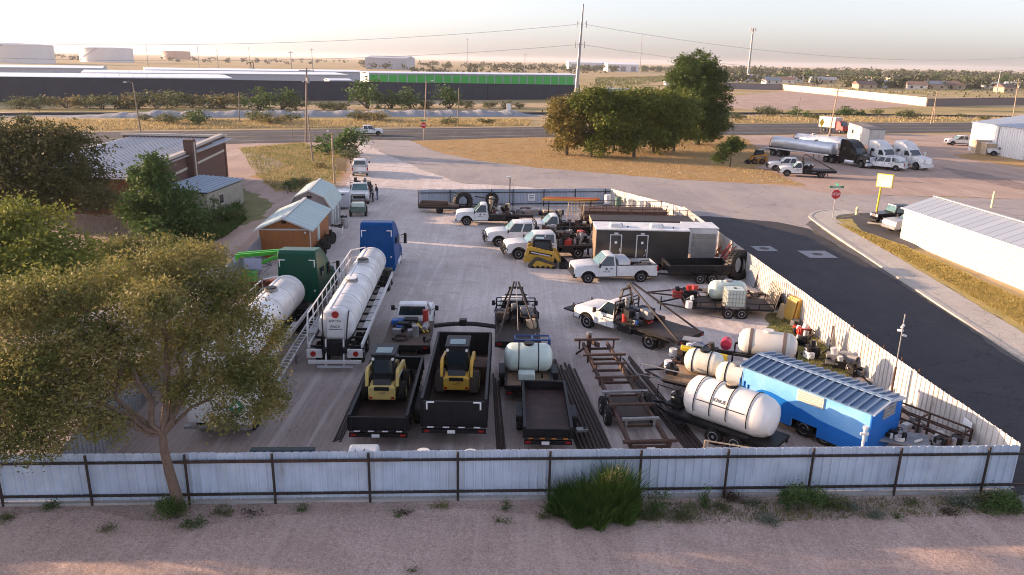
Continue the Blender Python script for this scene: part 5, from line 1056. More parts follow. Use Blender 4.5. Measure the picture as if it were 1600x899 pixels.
def box_trailer(name, label, loc, yaw, L_, W_, zf, h, m=black, tongue=1.4, nw=2, wr=.36, floor=None, posts=True, group='black dump trailers', gate=True, marks=True, zw=0, plate=True, fender=True):
    """open topped trailer, origin on the ground at the rear gate, x forward"""
    t = thing(name, label, 'trailer', loc, yaw, group)
    B().box((L_/2, 0, zf), (L_, W_, .08)).build('floor', floor or rustdk, t, smooth=0)
    for s in (1, -1):
        mb = B(); mb.box((L_/2, s*(W_/2-.03), zf+h/2), (L_, .05, h)); mb.box((L_/2, s*(W_/2-.02), zf+h), (L_, .11, .07))
        if posts:
            k = int(L_/.6)
            for i in range(k+1): mb.box((i*L_/k, s*(W_/2+.025), zf+h/2), (.07, .06, h))
        mb.build('side_wall', m, t, smooth=0)
    mb = B(); mb.box((L_-.03, 0, zf+h/2), (.06, W_-.1, h)); mb.box((L_-.03, 0, zf+h), (.12, W_, .08)); mb.build('front_wall', m, t, smooth=0)
    if gate:
        gt = B().box((-.02, 0, zf+h*.47), (.06, W_, h*.95)); gt.box((-.06, 0, zf+h*.93), (.08, W_, .07)); gt.box((-.06, 0, zf+.04), (.08, W_, .08)); gt.box((-.06, 0, zf+h/2), (.07, .1, h*.9))
        for s in (1, -1): gt.box((-.06, s*W_*.47, zf+h/2), (.07, .1, h*.9))
        g_ = gt.build('tailgate', m, t, smooth=0)
        if marks:
            for y in (-.36, -.12, .12, .36): B().box((-.105, y*W_, zf+.02), (.012, W_*.1, .05)).build('reflector', signwhite if marks != 'amber' else amber, g_, smooth=0)
    fb = B()
    for s in (1, -1): fb.box((L_/2, s*W_*.33, zf-.16), (L_, .1, .2)); fb.bar((L_, s*W_*.33, zf-.18), (L_+tongue, 0, .5), .1)
    fb.box((-.05, 0, zf-.16), (.1, W_, .16)); fb.bar((L_+tongue-.2, 0, .15), (L_+tongue-.2, 0, .85), .08)
    fb.build('frame', black, t, smooth=0)
    xc = L_*.42
    for k in range(nw):
        x = xc+(k-(nw-1)/2)*(wr*2+.08)
        for s in (1, -1): wheel(t, (x, s*(W_/2+(.16 if zw == 0 else -.2)), wr), wr, .22, side=s)
        B().cyl((x, -W_/2, wr), (x, W_/2, wr), .05).build('axle', black, t)
    if fender and zw == 0:
        for s in (1, -1): B().box((xc, s*(W_/2+.16), wr*2+.09), (wr*2*nw+.3, .3, .04)).box((xc+wr*nw+.2, s*(W_/2+.16), wr*2-.02), (.04, .3, .22)).box((xc-wr*nw-.2, s*(W_/2+.16), wr*2-.02), (.04, .3, .22)).build('fender', m, t, smooth=0)
    for s in (1, -1): B().box((-.11, s*W_*.42, zf-.14), (.03, .2, .08)).build('tail_light', redlens, t)
    if plate: B().box((-.115, .1, zf-.17), (.01, .3, .14)).build('number_plate', signwhite, t, smooth=0)
    return t
def loader(label, loc, yaw, tracked=True, paint=caty, arm=caty, group='skid steer loaders', txt='CAT', bucket=True, z=0, cabm=black):
    """skid steer loader, x forward, origin at ground centre"""
    t = thing('skid_steer_loader', label, 'loader', (loc[0], loc[1], z), yaw, group)
    B().prism([(-1.3, .35), (.75, .35), (.8, .7), (.5, .9), (-.6, .95), (-1.2, .98), (-1.36, .9)], -.5, .5, 'y').build('body', paint, t, bevel=.03)
    r_ = B().box((-1.33, 0, .62), (.16, 1.1, .56)).build('rear_door', paint, t, bevel=.04); B().prism([(-1.3, .9), (-.85, .9), (-.85, 1.22), (-1.18, 1.16)], -.36, .36, 'y').build('grille', blacksatin, r_, bevel=.02)
    B().box((-1.42, 0, .84), (.02, .6, .16)).build('louvre', blacksatin, r_)
    if txt: word(txt, .14, (-1.425, 0, .64), (PI/2, 0, -PI/2), lettering, r_, name='lettering')
    for s in (1, -1):
        B().box((-1.42, s*.44, .45), (.03, .12, .08)).build('rear_light', redlens, t)
    cb = B().prism([(-.86, .9), (.62, .8), (.68, 1.15), (.48, 1.98), (-.78, 2.02)], -.47, .47, 'y'); cb.build('cab', cabm, t, bevel=.04)
    B().box((-.14, 0, 2.05), (1.34, 1.02, .08)).build('cab_roof', cabm, t, bevel=.03); B().box((-.3, 0, 2.095), (.62, .66, .02)).build('roof_hatch', tealglass, t)
    for s in (1, -1): B().prism([(-.66, 1.2), (.5, 1.15), (.38, 1.88), (-.62, 1.9)], s*.465, s*.48, 'y').build('side_window', glass, t, smooth=0); B().cyl((-.84, s*.4, 1.92), (-.9, s*.4, 1.92), .06, n=10).build('work_lamp', lamp_lens, t)
    B().box((-.835, 0, 1.58), (.02, .76, .6), 0, 0, .06).build('rear_window', glass, t, smooth=0)
    for s in (1, -1):
        am = B(); y = s*.62
        am.prism([(-1.32, .9), (-1.12, .85), (-1.0, 1.28), (.75, 1.0), (1.15, .42), (1.3, .42), (1.25, .7), (.85, 1.22), (-.9, 1.58), (-1.2, 1.5)], y-.06, y+.06, 'y'); am.build('lift_arm', arm, t, bevel=.015)
        B().cyl((-.9, y, 1.15), (.5, y+.02, .9), .045, n=8).build('hydraulic_ram', alu, t)
        if tracked:
            pr = [(-1.05, .30), (-1.12, .12), (-.95, 0), (.85, 0), (1.05, .15), (.98, .34), (-.3, .78), (-.55, .78)]
            n = len(pr); B().prism(pr, s*.52 if s > 0 else -.92, s*.92 if s > 0 else -.52, 'y').build('track', mat('track_rubber', (.05, .042, .035), (.11, .09, .07), 6, .9), t, bevel=.05)
            B().prism([(-.85, .14), (.8, .14), (.85, .28), (-.3, .60), (-.5, .6)], s*.93, s*.945, 'y').build('track_frame', paint, t, smooth=0)
            for k in range(5): B().cyl((-.75+k*.38, s*.94, .15), (-.75+k*.38, s*.97, .15), .1, n=12).build('roller', black, t)
        else:
            for x in (-.62, .55): wheel(t, (x, s*.76, .42), .42, .3, side=s, rimmat=arm)
    if bucket:
        bk = B(); pr = [(1.2, .08), (1.9, .03), (1.92, .08), (1.3, .16), (1.25, .6), (1.18, .62)]; bk.prism(pr, -.95, .95, 'y')
        for s in (1, -1): bk.prism([(1.2, .08), (1.9, .03), (1.5, .45), (1.2, .6)], s*.95, s*.92, 'y')
        bk.build('bucket', black, t, smooth=0)
    return t
def tank_with_bands(t, c, L_, r, axis, m, bands, bandm=black, name='tank', lid=black, ends=.4, bandw=.05, zs=1.0):
    pr = ell_tank(L_, r, ends); o = (c[0]-L_/2, c[1], c[2]) if axis == 'x' else (c[0], c[1]-L_/2, c[2])
    tk = B().lathe(pr, o, axis, 30).build(name, m, t)
    for f in bands:
        p = list(o); p[0 if axis == 'x' else 1] += L_*f-bandw/2; mb = B().lathe([(0, r*.98), (0, r+.015), (bandw, r+.015), (bandw, r*.98)], p, axis, 30, cap=False); mb.build('band', bandm, tk)
    B().cyl((c[0], c[1], c[2]+r-.03), (c[0], c[1], c[2]+r+.07), .24, n=18).build('lid', lid, tk)
    return tk
def engine(t, c, s=.5, mats=(black, redp, steel), seed=0, name='engine'):
    r_ = random.Random(seed); x, y, z = c
    B().box((x, y, z+s*.4), (s, s*.7, s*.7)).cyl((x-s*.5, y, z+s*.4), (x-s*.62, y, z+s*.4), s*.3, n=12).build(name, mats[0], t, bevel=.02)
    B().cyl((x, y, z+s*.7), (x+s*.1, y, z+s*1.15), s*.24, n=12).build('air_cleaner', mats[1], t)
    B().cyl((x+s*.3, y+s*.35, z+s*.4), (x+s*.3, y-s*.45, z+s*.45), s*.16, n=10).build('pump', mats[2], t)
    B().tube([(x, y-s*.3, z+s*.6), (x+s*.4, y-s*.55, z+s*.8), (x+s*.8, y-s*.3, z+s*.5)], s*.06, 6).build('pipe', mats[2], t)
# ---------------------------------------------------------------- vehicles parked in the yard
DOOR = 'ATCH'
def near_side(pf, yaw, off=.84, rz=False):
    """front axle centre from the ground point of the wheel on the vehicle's left side"""
    return Vector((pf[0], pf[1], 0))-Vector((-math.sin(yaw), math.cos(yaw), 0))*off
junk = [black, steel, darkbrown, black, darkbrown, rust, whitedirty, black, darkbrown, steel, redp, tarp, black, rust]
# white pickup with toolbox
y_ = R(187.5)
def toolbox_w(t):
    B().box((-2.5, 0, 1.3), (.8, 1.8, .5)).build('toolbox', white, t, bevel=.02); B().box((-2.5, 0, 1.57), (.84, 1.84, .05)).build('toolbox_lid', alu, t, bevel=.01)
    B().box((-3.9, .3, .95), (1.0, .7, .35), .3).build('wooden_box', wood, t); B().cyl((-3.2, -.5, .8), (-3.2, -.5, 1.3), .16).build('bucket', orangep, t); B().box((-4.4, -.4, .95), (.5, .6, .4)).build('crate', steel, t)
    B().tube([(-3.3, .7, 1.1), (-3.9, .1, 1.35), (-4.6, -.5, 1.2)], .03, 5).build('hose', blacksatin, t)
pickup('pickup_truck', 'white two-door pickup with a silver-blue bed toolbox parked before the dark restroom trailer', 'pickup truck', near_side(at(918, 443), y_), y_, 1, 3.72, 'box', bumper=blacksatin, tag_door=DOOR, extras=(toolbox_w,), group='white trucks in the yard')
# winch truck in the middle right
y_ = R(134)
def deck_gear(seed, n=14, x0=-2.3, x1=-3.6, z=1.04, ms=None):
    return lambda t: clutter(t, (x0, x1, -.9, .9, z), seed, n, ms or junk)
def welding(t):
    B().box((-2.9, -.55, 1.35), (.9, .6, .65)).build('welder', black, t, bevel=.03); B().cyl((-2.5, .7, 1.05), (-2.5, .7, 1.5), .2).build('red_can', redp, t); B().cyl((-3.4, .75, 1.05), (-3.4, .75, 1.35), .16).build('blue_can', bluep, t); B().cyl((-2.3, .35, 1.05), (-2.3, .35, 2.3), .12).build('gas_bottle', steel, t)
pickup('winch_truck', 'white winch truck with A-shaped poles over its brown flat bed, angled left in mid yard', 'truck', near_side(at(918, 513), y_), y_, 1, 4.3, 'gin', tag_door=DOOR, wr=.44, extras=(front_deck, welding, deck_gear(3, 16, ms=[black, steel, darkbrown, black, redp, rust]), deck_gear(33, 10, z=1.35, ms=[black, darkbrown, steel])), flat_len=4.2, group='white trucks in the yard', dual=True)
# trucks along the back
y_ = R(184)
pickup('winch_truck', 'white two-door truck with a black junk-laden bed nearest the bluish back fence', 'truck', near_side(at(729, 353), y_), y_, 1, 4.2, 'flat', tag_door=DOOR, wr=.43, extras=(deck_gear(11, 26, -2.2, -5.6), lambda t: B().tube([(-2.2, .3, 1), (-2.6, .1, 2.3), (-.8, -.6, 2.45)], .06, 6).build('crane_arm', black, t), lambda t: B().cyl((-2.25, -.2, 1.1), (-2.25, -.2, 2.5), .16).build('gas_bottle', tan, t)), flat_len=4.0, group='white trucks in the yard', dual=True)
y_ = R(187)
pickup('crew_truck', 'white four-door truck with a grille guard, second behind the yellow tracked loader', 'truck', near_side(at(779, 386), y_), y_, 2, 4.6, 'flat', wr=.43, extras=(bullbar, deck_gear(12, 22, -3.2, -6.0), ), flat_len=3.2, group='white trucks in the yard', dual=True)
pickup('crew_truck', 'white four-door truck with a welding bed directly behind the yellow track loader', 'truck', near_side(at(810, 406), R(189)), R(189), 2, 4.6, 'flat', wr=.45, extras=(bullbar, deck_gear(13, 30, -3.2, -6.0), deck_gear(23, 12, -3.2, -5.6, 1.5)), flat_len=3.3, group='white trucks in the yard', dual=True)
c3 = at(872, 366); pickup('winch_truck', 'white truck half hidden between the two rows, its roof behind the brown gas bottles', 'truck', (1.9, 63.6, 0), R(186), 1, 4.2, 'flat', wr=.43, extras=(deck_gear(14, 24, -2.2, -5.2),), flat_len=3.6, group='white trucks in the yard', dual=True)
# facing away, front row
pickup('flatbed_truck', 'white-cab flatbed truck loaded with coolers and tools behind the left dump trailer', 'truck', (-5.35, 40.2, 0), R(92), 1, 4.1, 'flat', wr=.43, flat_len=3.6, rack=False, group='white trucks in the yard', dual=True,
       extras=(deck_gear(15, 22, -2.4, -5.2, ms=[black, darkbrown, steel, rust, black]), lambda t: B().box((-2.7, .7, 1.22), (.4, .65, .3)).build('blue_cooler', bluep, t, bevel=.04), lambda t: B().box((-3.4, .5, 1.18), (.4, .4, .25)).build('blue_crate', bluep, t, bevel=.04), lambda t: B().cyl((-2.7, -.75, 1.05), (-2.7, -.75, 1.9), .15).build('red_bottle', redp, t),
               lambda t: B().bar((-2.6, -.2, 1.3), (-4.2, -.8, 1.2), .05).bar((-2.9, -.1, 1.3), (-4.1, -1.0, 1.2), .05).build('long_handles', yellowp, t, smooth=0)))
pickup('winch_truck', 'black-railed winch truck facing away, tall A frame and blue crate at its tail', 'truck', (.15, 41.4, 0), R(92), 1, 4.1, 'gin', wr=.43, flat_len=4.0, group='white trucks in the yard', dual=True,
       extras=(deck_gear(16, 24, -2.2, -4.2, ms=[black, steel, darkbrown, black, tan, rust]), deck_gear(36, 14, -2.2, -3.6, 1.4, ms=[black, darkbrown, steel, rust]), lambda t: [B().bar((-2.0, s*1.1, 1.5), (-5.4, s*1.1, 1.35), .06).bar((-2.0, s*1.1, 1.05), (-2.0, s*1.1, 1.5), .06).bar((-4, s*1.1, 1.0), (-4, s*1.1, 1.45), .06).build('side_bar', black, t, smooth=0) for s in (1, -1)]))
t = thing('blue_frame_crate', 'blue open metal crate hanging at the tail of the A-frame winch truck', 'crate', (1.05, 35.0, .95), R(3))
mb = B()
for z in (0, .45):
    for a_, b2 in (((-.85, -.3), (.85, -.3)), ((.85, -.3), (.85, .3)), ((.85, .3), (-.85, .3)), ((-.85, .3), (-.85, -.3)), ((0, -.3), (0, .3))): mb.bar(a_+(z,), b2+(z,), .07)
for x in (-.85, 0, .85):
    for y in (-.3, .3): mb.bar((x, y, 0), (x, y, .45), .06)
mb.build('frame', mat('deep_blue_paint', (.02, .06, .2), rough=.4), t, smooth=0); B().box((0, 0, .04), (1.6, .55, .04)).build('floor', bluep, t, smooth=0); B().cyl((-.4, 0, .05), (-.4, 0, .35), .14).build('bucket', black, t)
# tankers and tractors
tanker('long white tanker trailer with side catwalk railings hitched to the blue truck', (-8.35, 33.2, 0), R(92.5), 13.4)
tractor('tall blue sleeper truck facing away at the head of the long white tanker', (-9.35, 53.8, 0), R(92.5), bluecab, 'sleeper trucks in the yard')
tanker('shorter white tanker trailer with railings half hidden by the foreground tree', (-12.1, 28.7, 0), R(91), 11.0, r=.93, bands=6, words=False)
tractor('dark green sleeper truck facing away in front of the orange shed', (-12.35, 45.8, 0), R(91), greencab, 'sleeper trucks in the yard')
# white trailer end with a green emblem under the tree
t = thing('white_service_trailer', 'white trailer end with a green diamond emblem, seen under the big tree', 'trailer', (-11.3, 26.6, 0), R(91))
B().prism([(-1.25, .72), (-1.25, 2.0), (1.25, 2.0), (1.25, .72)], .05, 1.7, 'x').build('box', whitedirty, t, bevel=.03)
bx = B().prism([(-.02, .75), (-.28, 2.3), (-1.55, 2.3), (-1.3, .75)][::-1], -.12, .1, 'x'); bx.build('end_panel', white, t, bevel=.02)
B().prism([(-.75, 1.15), (-.45, 1.5), (-.8, 1.85), (-1.1, 1.5)], -.14, -.123, 'x').build('green_diamond', signgreen, t, smooth=0); B().prism([(-.72, 1.4), (-.62, 1.5), (-.8, 1.68), (-.9, 1.55)], -.155, -.142, 'x').build('emblem_mark', signwhite, t, smooth=0)
B().box((-.15, 0, .65), (.14, 2.6, .12)).build('rear_beam', steel, t, smooth=0)
for s in (1, -1): wheel(t, (1.0, s*1.0, .5), .5, .28, side=s)
# aluminium ladder-like ramp leaning beside the left tanker
t = thing('loading_ramp', 'long white metal ladder ramp sloping along the right side of the left tanker', 'ramp', (-10.35, 37.6, 0), R(-93))
mb = B()
for s in (1, -1): mb.bar((0, s*.18, 1.35), (6.6, s*.18, .35), .05, .12)
for k in range(22): mb.bar((.1+k*.3, -.18, 1.34-k*.0455), (.1+k*.3, .18, 1.34-k*.0455), .04)
mb.build('ladder', white, t, smooth=0); B().bar((3.2, 0, 0), (3.2, 0, .82), .08).build('support', steel, t, smooth=0)
# green lift frame, red scrap implement, grey junk near the green tractor
t = thing('green_lift_frame', 'lime green boom frame standing between the green truck and the orange shed', 'machine', (-16.3, 47.6, 0), R(4))
mb = B()
for s in (0, .5): mb.bar((-1.6, s, 2.0), (2.3, s, 2.35), .16, .22); mb.bar((-1.6, s, .2), (-1.6, s, 2.1), .2); mb.bar((-1.4, s, 1.0), (1.4, s, 2.1), .12, .16)
mb.bar((2.25, 0, 2.35), (2.25, .5, 2.35), .2); mb.bar((2.25, .2, 2.3), (2.4, .2, 1.5), .16); mb.build('boom', limeg, t, smooth=0); B().box((-1.3, .25, .45), (1.4, 1.2, .7)).build('base', limeg, t, bevel=.03); B().box((-.55, -.35, 1.55), (1.1, .06, .7)).build('white_panel', mat('pale_lilac_panel', (.55, .55, .72), rough=.4), t)
t = thing('red_scrap_frame', 'rusty dark red implement frame left of the green truck', 'machine', (-15.6, 44.6, 0), R(-25))
mb = B(); mb.bar((-1.6, 0, .6), (1.5, 0, 1.35), .35, .4); mb.bar((-1.2, .7, .5), (1.2, .7, 1.0), .2); mb.bar((-1.5, -.6, .3), (1.0, .9, .8), .18); mb.box((.8, .2, .6), (.9, 1.1, .9), .3)
mb.build('frame', mat('dark_red_rust', (.16, .03, .022), (.09, .025, .02), 3, .8), t, smooth=0); wheel(t, (-.4, -.7, .4), .4, .2, side=-1)
t = thing('grey_machine', 'grey metal machine with pipes and a pale rounded cover left of the lime green frame', 'machine', (-18.3, 49.5, 0), R(10))
B().prism([(-1.0, 0), (1.0, 0), (1.0, .8), (.5, 1.3), (-.6, 1.3), (-1.0, .9)], -.9, .9, 'y').build('hood', tarp, t, bevel=.08)
mb = B(); rnd = random.Random(5)
for k in range(12): mb.tube([(rnd.uniform(-1, 1.8), rnd.uniform(-1, 1), rnd.uniform(.2, 1.5)) for _ in range(3)], .04, 5)
mb.build('pipes', steel, t)
# tyres along the orange shed
for i in range(7):
    y = 55.2+i*.85; lean = .18
    t = thing('spare_tyre', 'black tyre leaning against the orange shed wall, %s from the front' % ORD[i], 'tyre', (-14.55-.055*(y-54)+(.25 if i % 2 else 0), y, 0), R(rnd.uniform(-25, 25)), 'tyres along the orange shed')
    wheel(t, (0, 0, .5), .5, .26, 'tread', axis='x', side=1, rimmat=black)
t = thing('pinkish_drum', 'weathered pinkish drum against the corner of the orange shed', 'drum', (-14.75, 54.4, 0)); B().lathe([(0, .28), (.02, .3), (.3, .3), (.32, .31), (.34, .3), (.86, .3), (.9, .28)], (0, 0, 0), 'z', 18).build('barrel', mat('faded_red_paint', (.36, .13, .11), (.25, .1, .09), 3, .7), t); B().cyl((0, 0, .88), (0, 0, .92), .1).build('cap', steel, t)
t = thing('trash_bin', 'pale open bin heaped with scrap between the two sheds', 'bin', (-15.0, 62.6, 0), R(8)); B().prism([(-.5, 0), (.5, 0), (.6, .75), (-.6, .75)], -.45, .45, 'y').build('bin', whitedirty, t, bevel=.03); clutter(t, (-.4, .4, -.3, .3, .7), 4, 9, junk, .12, .28)
for i, (x, y, lab) in enumerate(((-14.9, 65.4, 'grey drum beside the barn shed wall'), (-15.2, 66.6, 'dark drum beside the barn shed wall'))):
    t = thing('drum', lab, 'drum', (x, y, 0)); B().lathe([(0, .28), (.02, .3), (.86, .3), (.9, .28)], (0, 0, 0), 'z', 16).build('barrel', (steel, black)[i], t); B().cyl((.1, 0, .88), (.1, 0, .93), .05).build('cap', whitedirty, t)
# green utility vehicle, trucks and people by the entrance
t = thing('utility_cart', 'grey-green utility cart with a roof frame and a tank beside the barn shed', 'utility cart', (-14.9, 71.6, 0), R(100))
B().prism([(-1.4, .5), (1.3, .5), (1.35, .85), (.6, 1.05), (-.2, .8), (-1.4, .95)], -.7, .7, 'y').build('body', mat('grey_green_paint', (.12, .18, .15), (.09, .13, .11), 3, .5), t, bevel=.04)
B().prism([(-1.35, .95), (-.3, .95), (-.4, 1.35), (-1.3, 1.35)], -.6, .6, 'y').build('tank', polyg, t, bevel=.08)
mb = B()
for s in (1, -1): mb.tube([(-.4, s*.68, .9), (-.5, s*.64, 1.85), (.5, s*.64, 1.85), (.8, s*.68, 1.0)], .035, 6)
mb.build('roll_cage', black, t); B().box((0, 0, 1.88), (1.15, 1.35, .05)).build('roof', black, t, bevel=.02); B().box((-.15, 0, .95), (.4, 1.1, .5)).build('seat', blacksatin, t, bevel=.05)
for x in (-.95, .95):
    for s in (1, -1): wheel(t, (x, s*.7, .34), .34, .26, side=s)
pickup('pickup_truck', 'white pickup seen from behind, parked furthest up by the pale board and the lamp post', 'pickup truck', (-20.4, 100.2, 0), R(101), 2, 3.7, 'box', group='white trucks at the yard entrance')
pickup('service_truck', 'white truck facing the camera behind the green cart at the yard entrance', 'truck', (-15.9, 77.2, 0), R(-82), 1, 3.9, 'flat', wr=.43, extras=(deck_gear(21, 18, -2.3, -5.0), deck_gear(22, 10, -2.3, -4.5, 1.4)), flat_len=3.4, group='white trucks at the yard entrance')
t = thing('grey_box_trailer', 'low grey metal box trailer with a dark slot behind the barn shed', 'trailer', (-18.6, 73.2, 0), R(8)); B().box((1.0, 1.2, 1.05), (2.9, 2.2, 1.5)).build('box', bluefence, t, bevel=.03); B().box((1.0, .08, 1.55), (2.0, .03, .1)).build('slot', black, t); 
for s in (0, 2.4): wheel(t, (1.0, s, .35), .35, .2, side=(1 if s else -1))
t = thing('plywood_board', 'pale square board standing left of the furthest white pickup', 'board', (-22.5, 98.6, 0), R(10)); B().box((0, 0, 1.1), (1.25, .05, 1.6)).build('panel', woodlt, t); B().bar((-.5, .04, 0), (-.5, .04, 1.7), .07).bar((.5, .04, 0), (.5, .04, 1.7), .07).build('stake', wood, t)
# people
skin = mat('skin', (.42, .25, .18), rough=.6); hairm = mat('dark_hair', (.02, .015, .012), rough=.8)
def person(label, loc, yaw, shirt, trousers, pose=0, hat=None):
    t = thing('person', label, 'person', loc, yaw, 'people standing by the entrance trucks')
    J = {}; fwd = .12*pose
    pts = [('pel', (0, 0, .95), .14), ('ch', (fwd*.8, 0, 1.32), .165), ('nk', (fwd, 0, 1.5), .06), ('hd', (fwd+.03, 0, 1.62), .09),
           ('shl', (fwd, .18, 1.42), .07), ('ell', (fwd+.03, .26, 1.15), .045), ('wrl', (fwd+.22+.1*pose, .2, 1.02), .032), ('hdl', (fwd+.3+.1*pose, .18, 1.02), .038),
           ('shr', (fwd, -.18, 1.42), .07), ('elr', (fwd-.02, -.27, 1.14), .045), ('wrr', (fwd+.1, -.26, .92), .032), ('hdr', (fwd+.14, -.25, .85), .038),
           ('hl', (0, .09, .9), .105), ('kl', (.03, .12, .5), .072), ('al', (-.02, .13, .09), .048), ('tl', (.14, .15, .04), .04),
           ('hr', (0, -.09, .9), .105), ('kr', (.02, -.13, .5), .072), ('ar', (-.03, -.16, .09), .048), ('tr', (.12, -.19, .04), .04)]
    idx = {n: i for i, (n, _, _) in enumerate(pts)}
    ed = [('pel', 'ch'), ('ch', 'nk'), ('nk', 'hd'), ('ch', 'shl'), ('shl', 'ell'), ('ell', 'wrl'), ('wrl', 'hdl'), ('ch', 'shr'), ('shr', 'elr'), ('elr', 'wrr'), ('wrr', 'hdr'), ('pel', 'hl'), ('hl', 'kl'), ('kl', 'al'), ('al', 'tl'), ('pel', 'hr'), ('hr', 'kr'), ('kr', 'ar'), ('ar', 'tr')]
    me = bpy.data.meshes.new('body'); me.from_pydata([p for _, p, _ in pts], [(idx[a], idx[b_]) for a, b_ in ed], []); o = bpy.data.objects.new('body', me); COL.objects.link(o)
    sk = o.modifiers.new('s', 'SKIN'); me.skin_vertices[0].data[0].use_root = True
    for i, (_, _, r_) in enumerate(pts): me.skin_vertices[0].data[i].radius = (r_, r_)
    sb = o.modifiers.new('sub', 'SUBSURF'); sb.levels = sb.render_levels = 1
    dg = bpy.context.evaluated_depsgraph_get(); m2 = bpy.data.meshes.new_from_object(o.evaluated_get(dg)); bpy.data.objects.remove(o)
    m2.materials.clear()
    for q in (trousers, shirt, skin, blacksatin): m2.materials.append(q)
    for p in m2.polygons:
        c = p.center; p.material_index = 3 if c.z < .09 else 0 if c.z < 1.0 and abs(c.y) < .23 and c.x < .13 else 1 if c.z < 1.5 and not (c.x > fwd+.13 and c.z < 1.12) and not (c.z < 1.0) else 2
    m2.shade_smooth(); m2.name = 'body'; o = bpy.data.objects.new('body', m2); COL.objects.link(o); o.parent = t
    h = B().ball((fwd+.015, 0, 1.685), (.10, .085, .075), 12, 8); h.build('hair', hat or hairm, t)
    return t
person('person in a grey shirt and dark trousers standing nearest the camera by the entrance truck', at(583, 316), R(200), mat('grey_shirt', (.3, .32, .3), rough=.9), mat('dark_trousers', (.02, .025, .05), rough=.9))
person('person in a black top and blue jeans leaning forward beside the one in grey', at(590, 313), R(185), mat('black_shirt', (.02, .02, .022), rough=.9), mat('blue_jeans', (.06, .09, .2), rough=.9), 1)
person('person in tan clothes close to the side of the entrance truck', at(577, 309), R(170), mat('tan_shirt', (.33, .22, .14), rough=.9), mat('brown_trousers', (.08, .06, .05), rough=.9), .5)
# ---------------------------------------------------------------- trailers of the front row
box_trailer('dump_trailer', 'black low-sided dump trailer carrying the faded yellow wheeled loader', (-5.05, 26.3, 0), R(91), 6.0, 2.25, .72, .62)
loader('faded yellow wheeled loader standing on the left dump trailer', (-5.25, 29.6, 0), R(91), False, catp, catp, z=.77)
d2 = box_trailer('dump_trailer', 'large high-sided black dump trailer carrying the yellow tracked loader', (-2.15, 26.5, 0), R(90.5), 7.4, 2.5, .85, 1.15, nw=2, zw=1)
B().tube([(7.9, -1.5+3.0*k/12, 2.15+.14*math.sin(PI*k/12)) for k in range(13)], .11, 8).build('tarp_roll', black, d2); B().box((7.8, .1, 2.4), (.3, .35, .3)).build('hydraulic_pump', black, d2)
B().box((-.115, -.9, 1.93), (.012, .3, .06)).box((-.115, -1.03, 1.78), (.012, .06, .32)).box((-.115, .9, 1.93), (.012, .3, .06)).box((-.115, 1.03, 1.78), (.012, .06, .32)).build('white_corner_mark', signwhite, d2, smooth=0)
loader('yellow tracked loader with a black cab standing in the high-sided dump trailer', (-2.25, 30.4, 0), R(90), True, caty, caty, z=.9)
t = thing('rusty_box', 'rusty steel box lying in the high-sided dump trailer right of the loader', 'box', (-1.25, 31.2, .9)); B().box((0, 0, .35), (.7, 1.1, .7)).build('box', rust, t, bevel=.02); B().box((0, 0, .72), (.74, 1.14, .05)).build('lid', rust, t)
tk = box_trailer('tank_trailer', 'low flat trailer carrying the milky water tank behind the winch truck', (.85, 30.6, 0), R(91), 4.1, 2.1, .62, .18, nw=1, wr=.4, floor=wood, group='trailers in the front row', marks=False)
tank_with_bands(tk, (2.0, 0, 1.35), 2.25, .66, 'y', polyg, (.3, .7), lid=black, ends=.35); B().box((1.05, .1, .85), (.5, .75, .35)).build('small_box', polyg, tk, bevel=.04)
box_trailer('dump_trailer', 'small black trailer with a rusty empty bed in front of the milky tank', (1.5, 26.2, 0), R(90.5), 4.4, 1.85, .6, .42, nw=1, wr=.38, floor=mat('red_brown_floor', (.035, .016, .014), (.07, .035, .03), 2, .7), group='black dump trailers', marks='amber')
# skeletal rack trailer
t = thing('rack_trailer', 'long rusty skeleton trailer with cross rails and no floor', 'trailer', (5.35, 25.7, 0), R(95.8))
L_ = 10.8; mb = B()
for s in (1, -1): mb.bar((0, s*.75, .62), (L_-.4, s*.62, .75), .12, .2)
for k in range(8): mb.bar((.3+k*1.4, -.75, .6), (.3+k*1.4, .75, .6), .1)
mb.build('frame', rust, t, smooth=0)
for i, (x, w, h) in enumerate(((.05, 2.1, .78), (1.5, 1.5, 1.0), (2.9, 1.9, .95), (4.1, 2.0, .98), (5.6, 2.0, 1.0), (7.2, 1.6, 1.0), (8.3, 2.1, 1.0), (10.1, 2.3, 1.1))):
    mb = B(); mb.bar((x, -w/2, h), (x, w/2, h), .14, .09)
    for s in (1, -1): mb.bar((x, s*w*.38, .6), (x, s*w*.38, h), .08)
    mb.build('cross_rail', rust if i not in (1, 3) else steel, t, smooth=0)
B().box((-.06, 0, .55), (.1, 1.5, .22)).build('rear_beam', rust, t, smooth=0); B().box((-.125, 0, .55), (.01, .32, .15)).build('number_plate', signwhite, t); B().box((3.3, 0, .66), (1.9, 1.3, .04)).build('mesh_floor', rustdk, t, smooth=0)
mb = B(); mb.bar((L_-.6, .4, .75), (L_-.1, .9, .1), .1); mb.cyl((L_-.5, .35, .2), (L_-.5, .35, 1.35), .12); mb.bar((L_-1, 0, .9), (L_+.3, 0, .6), .2); mb.build('gooseneck', rust, t, smooth=0); B().cyl((L_-.5, .35, 1.3), (L_-.5, .35, 1.42), .15).build('jack_cap', steel, t)
for x in (3.0, 3.95):
    for s in (1, -1): wheel(t, (x, s*.98, .42), .42, .22, side=s)
    B().cyl((x, -.9, .42), (x, .9, .42), .05).build('axle', rust, t)
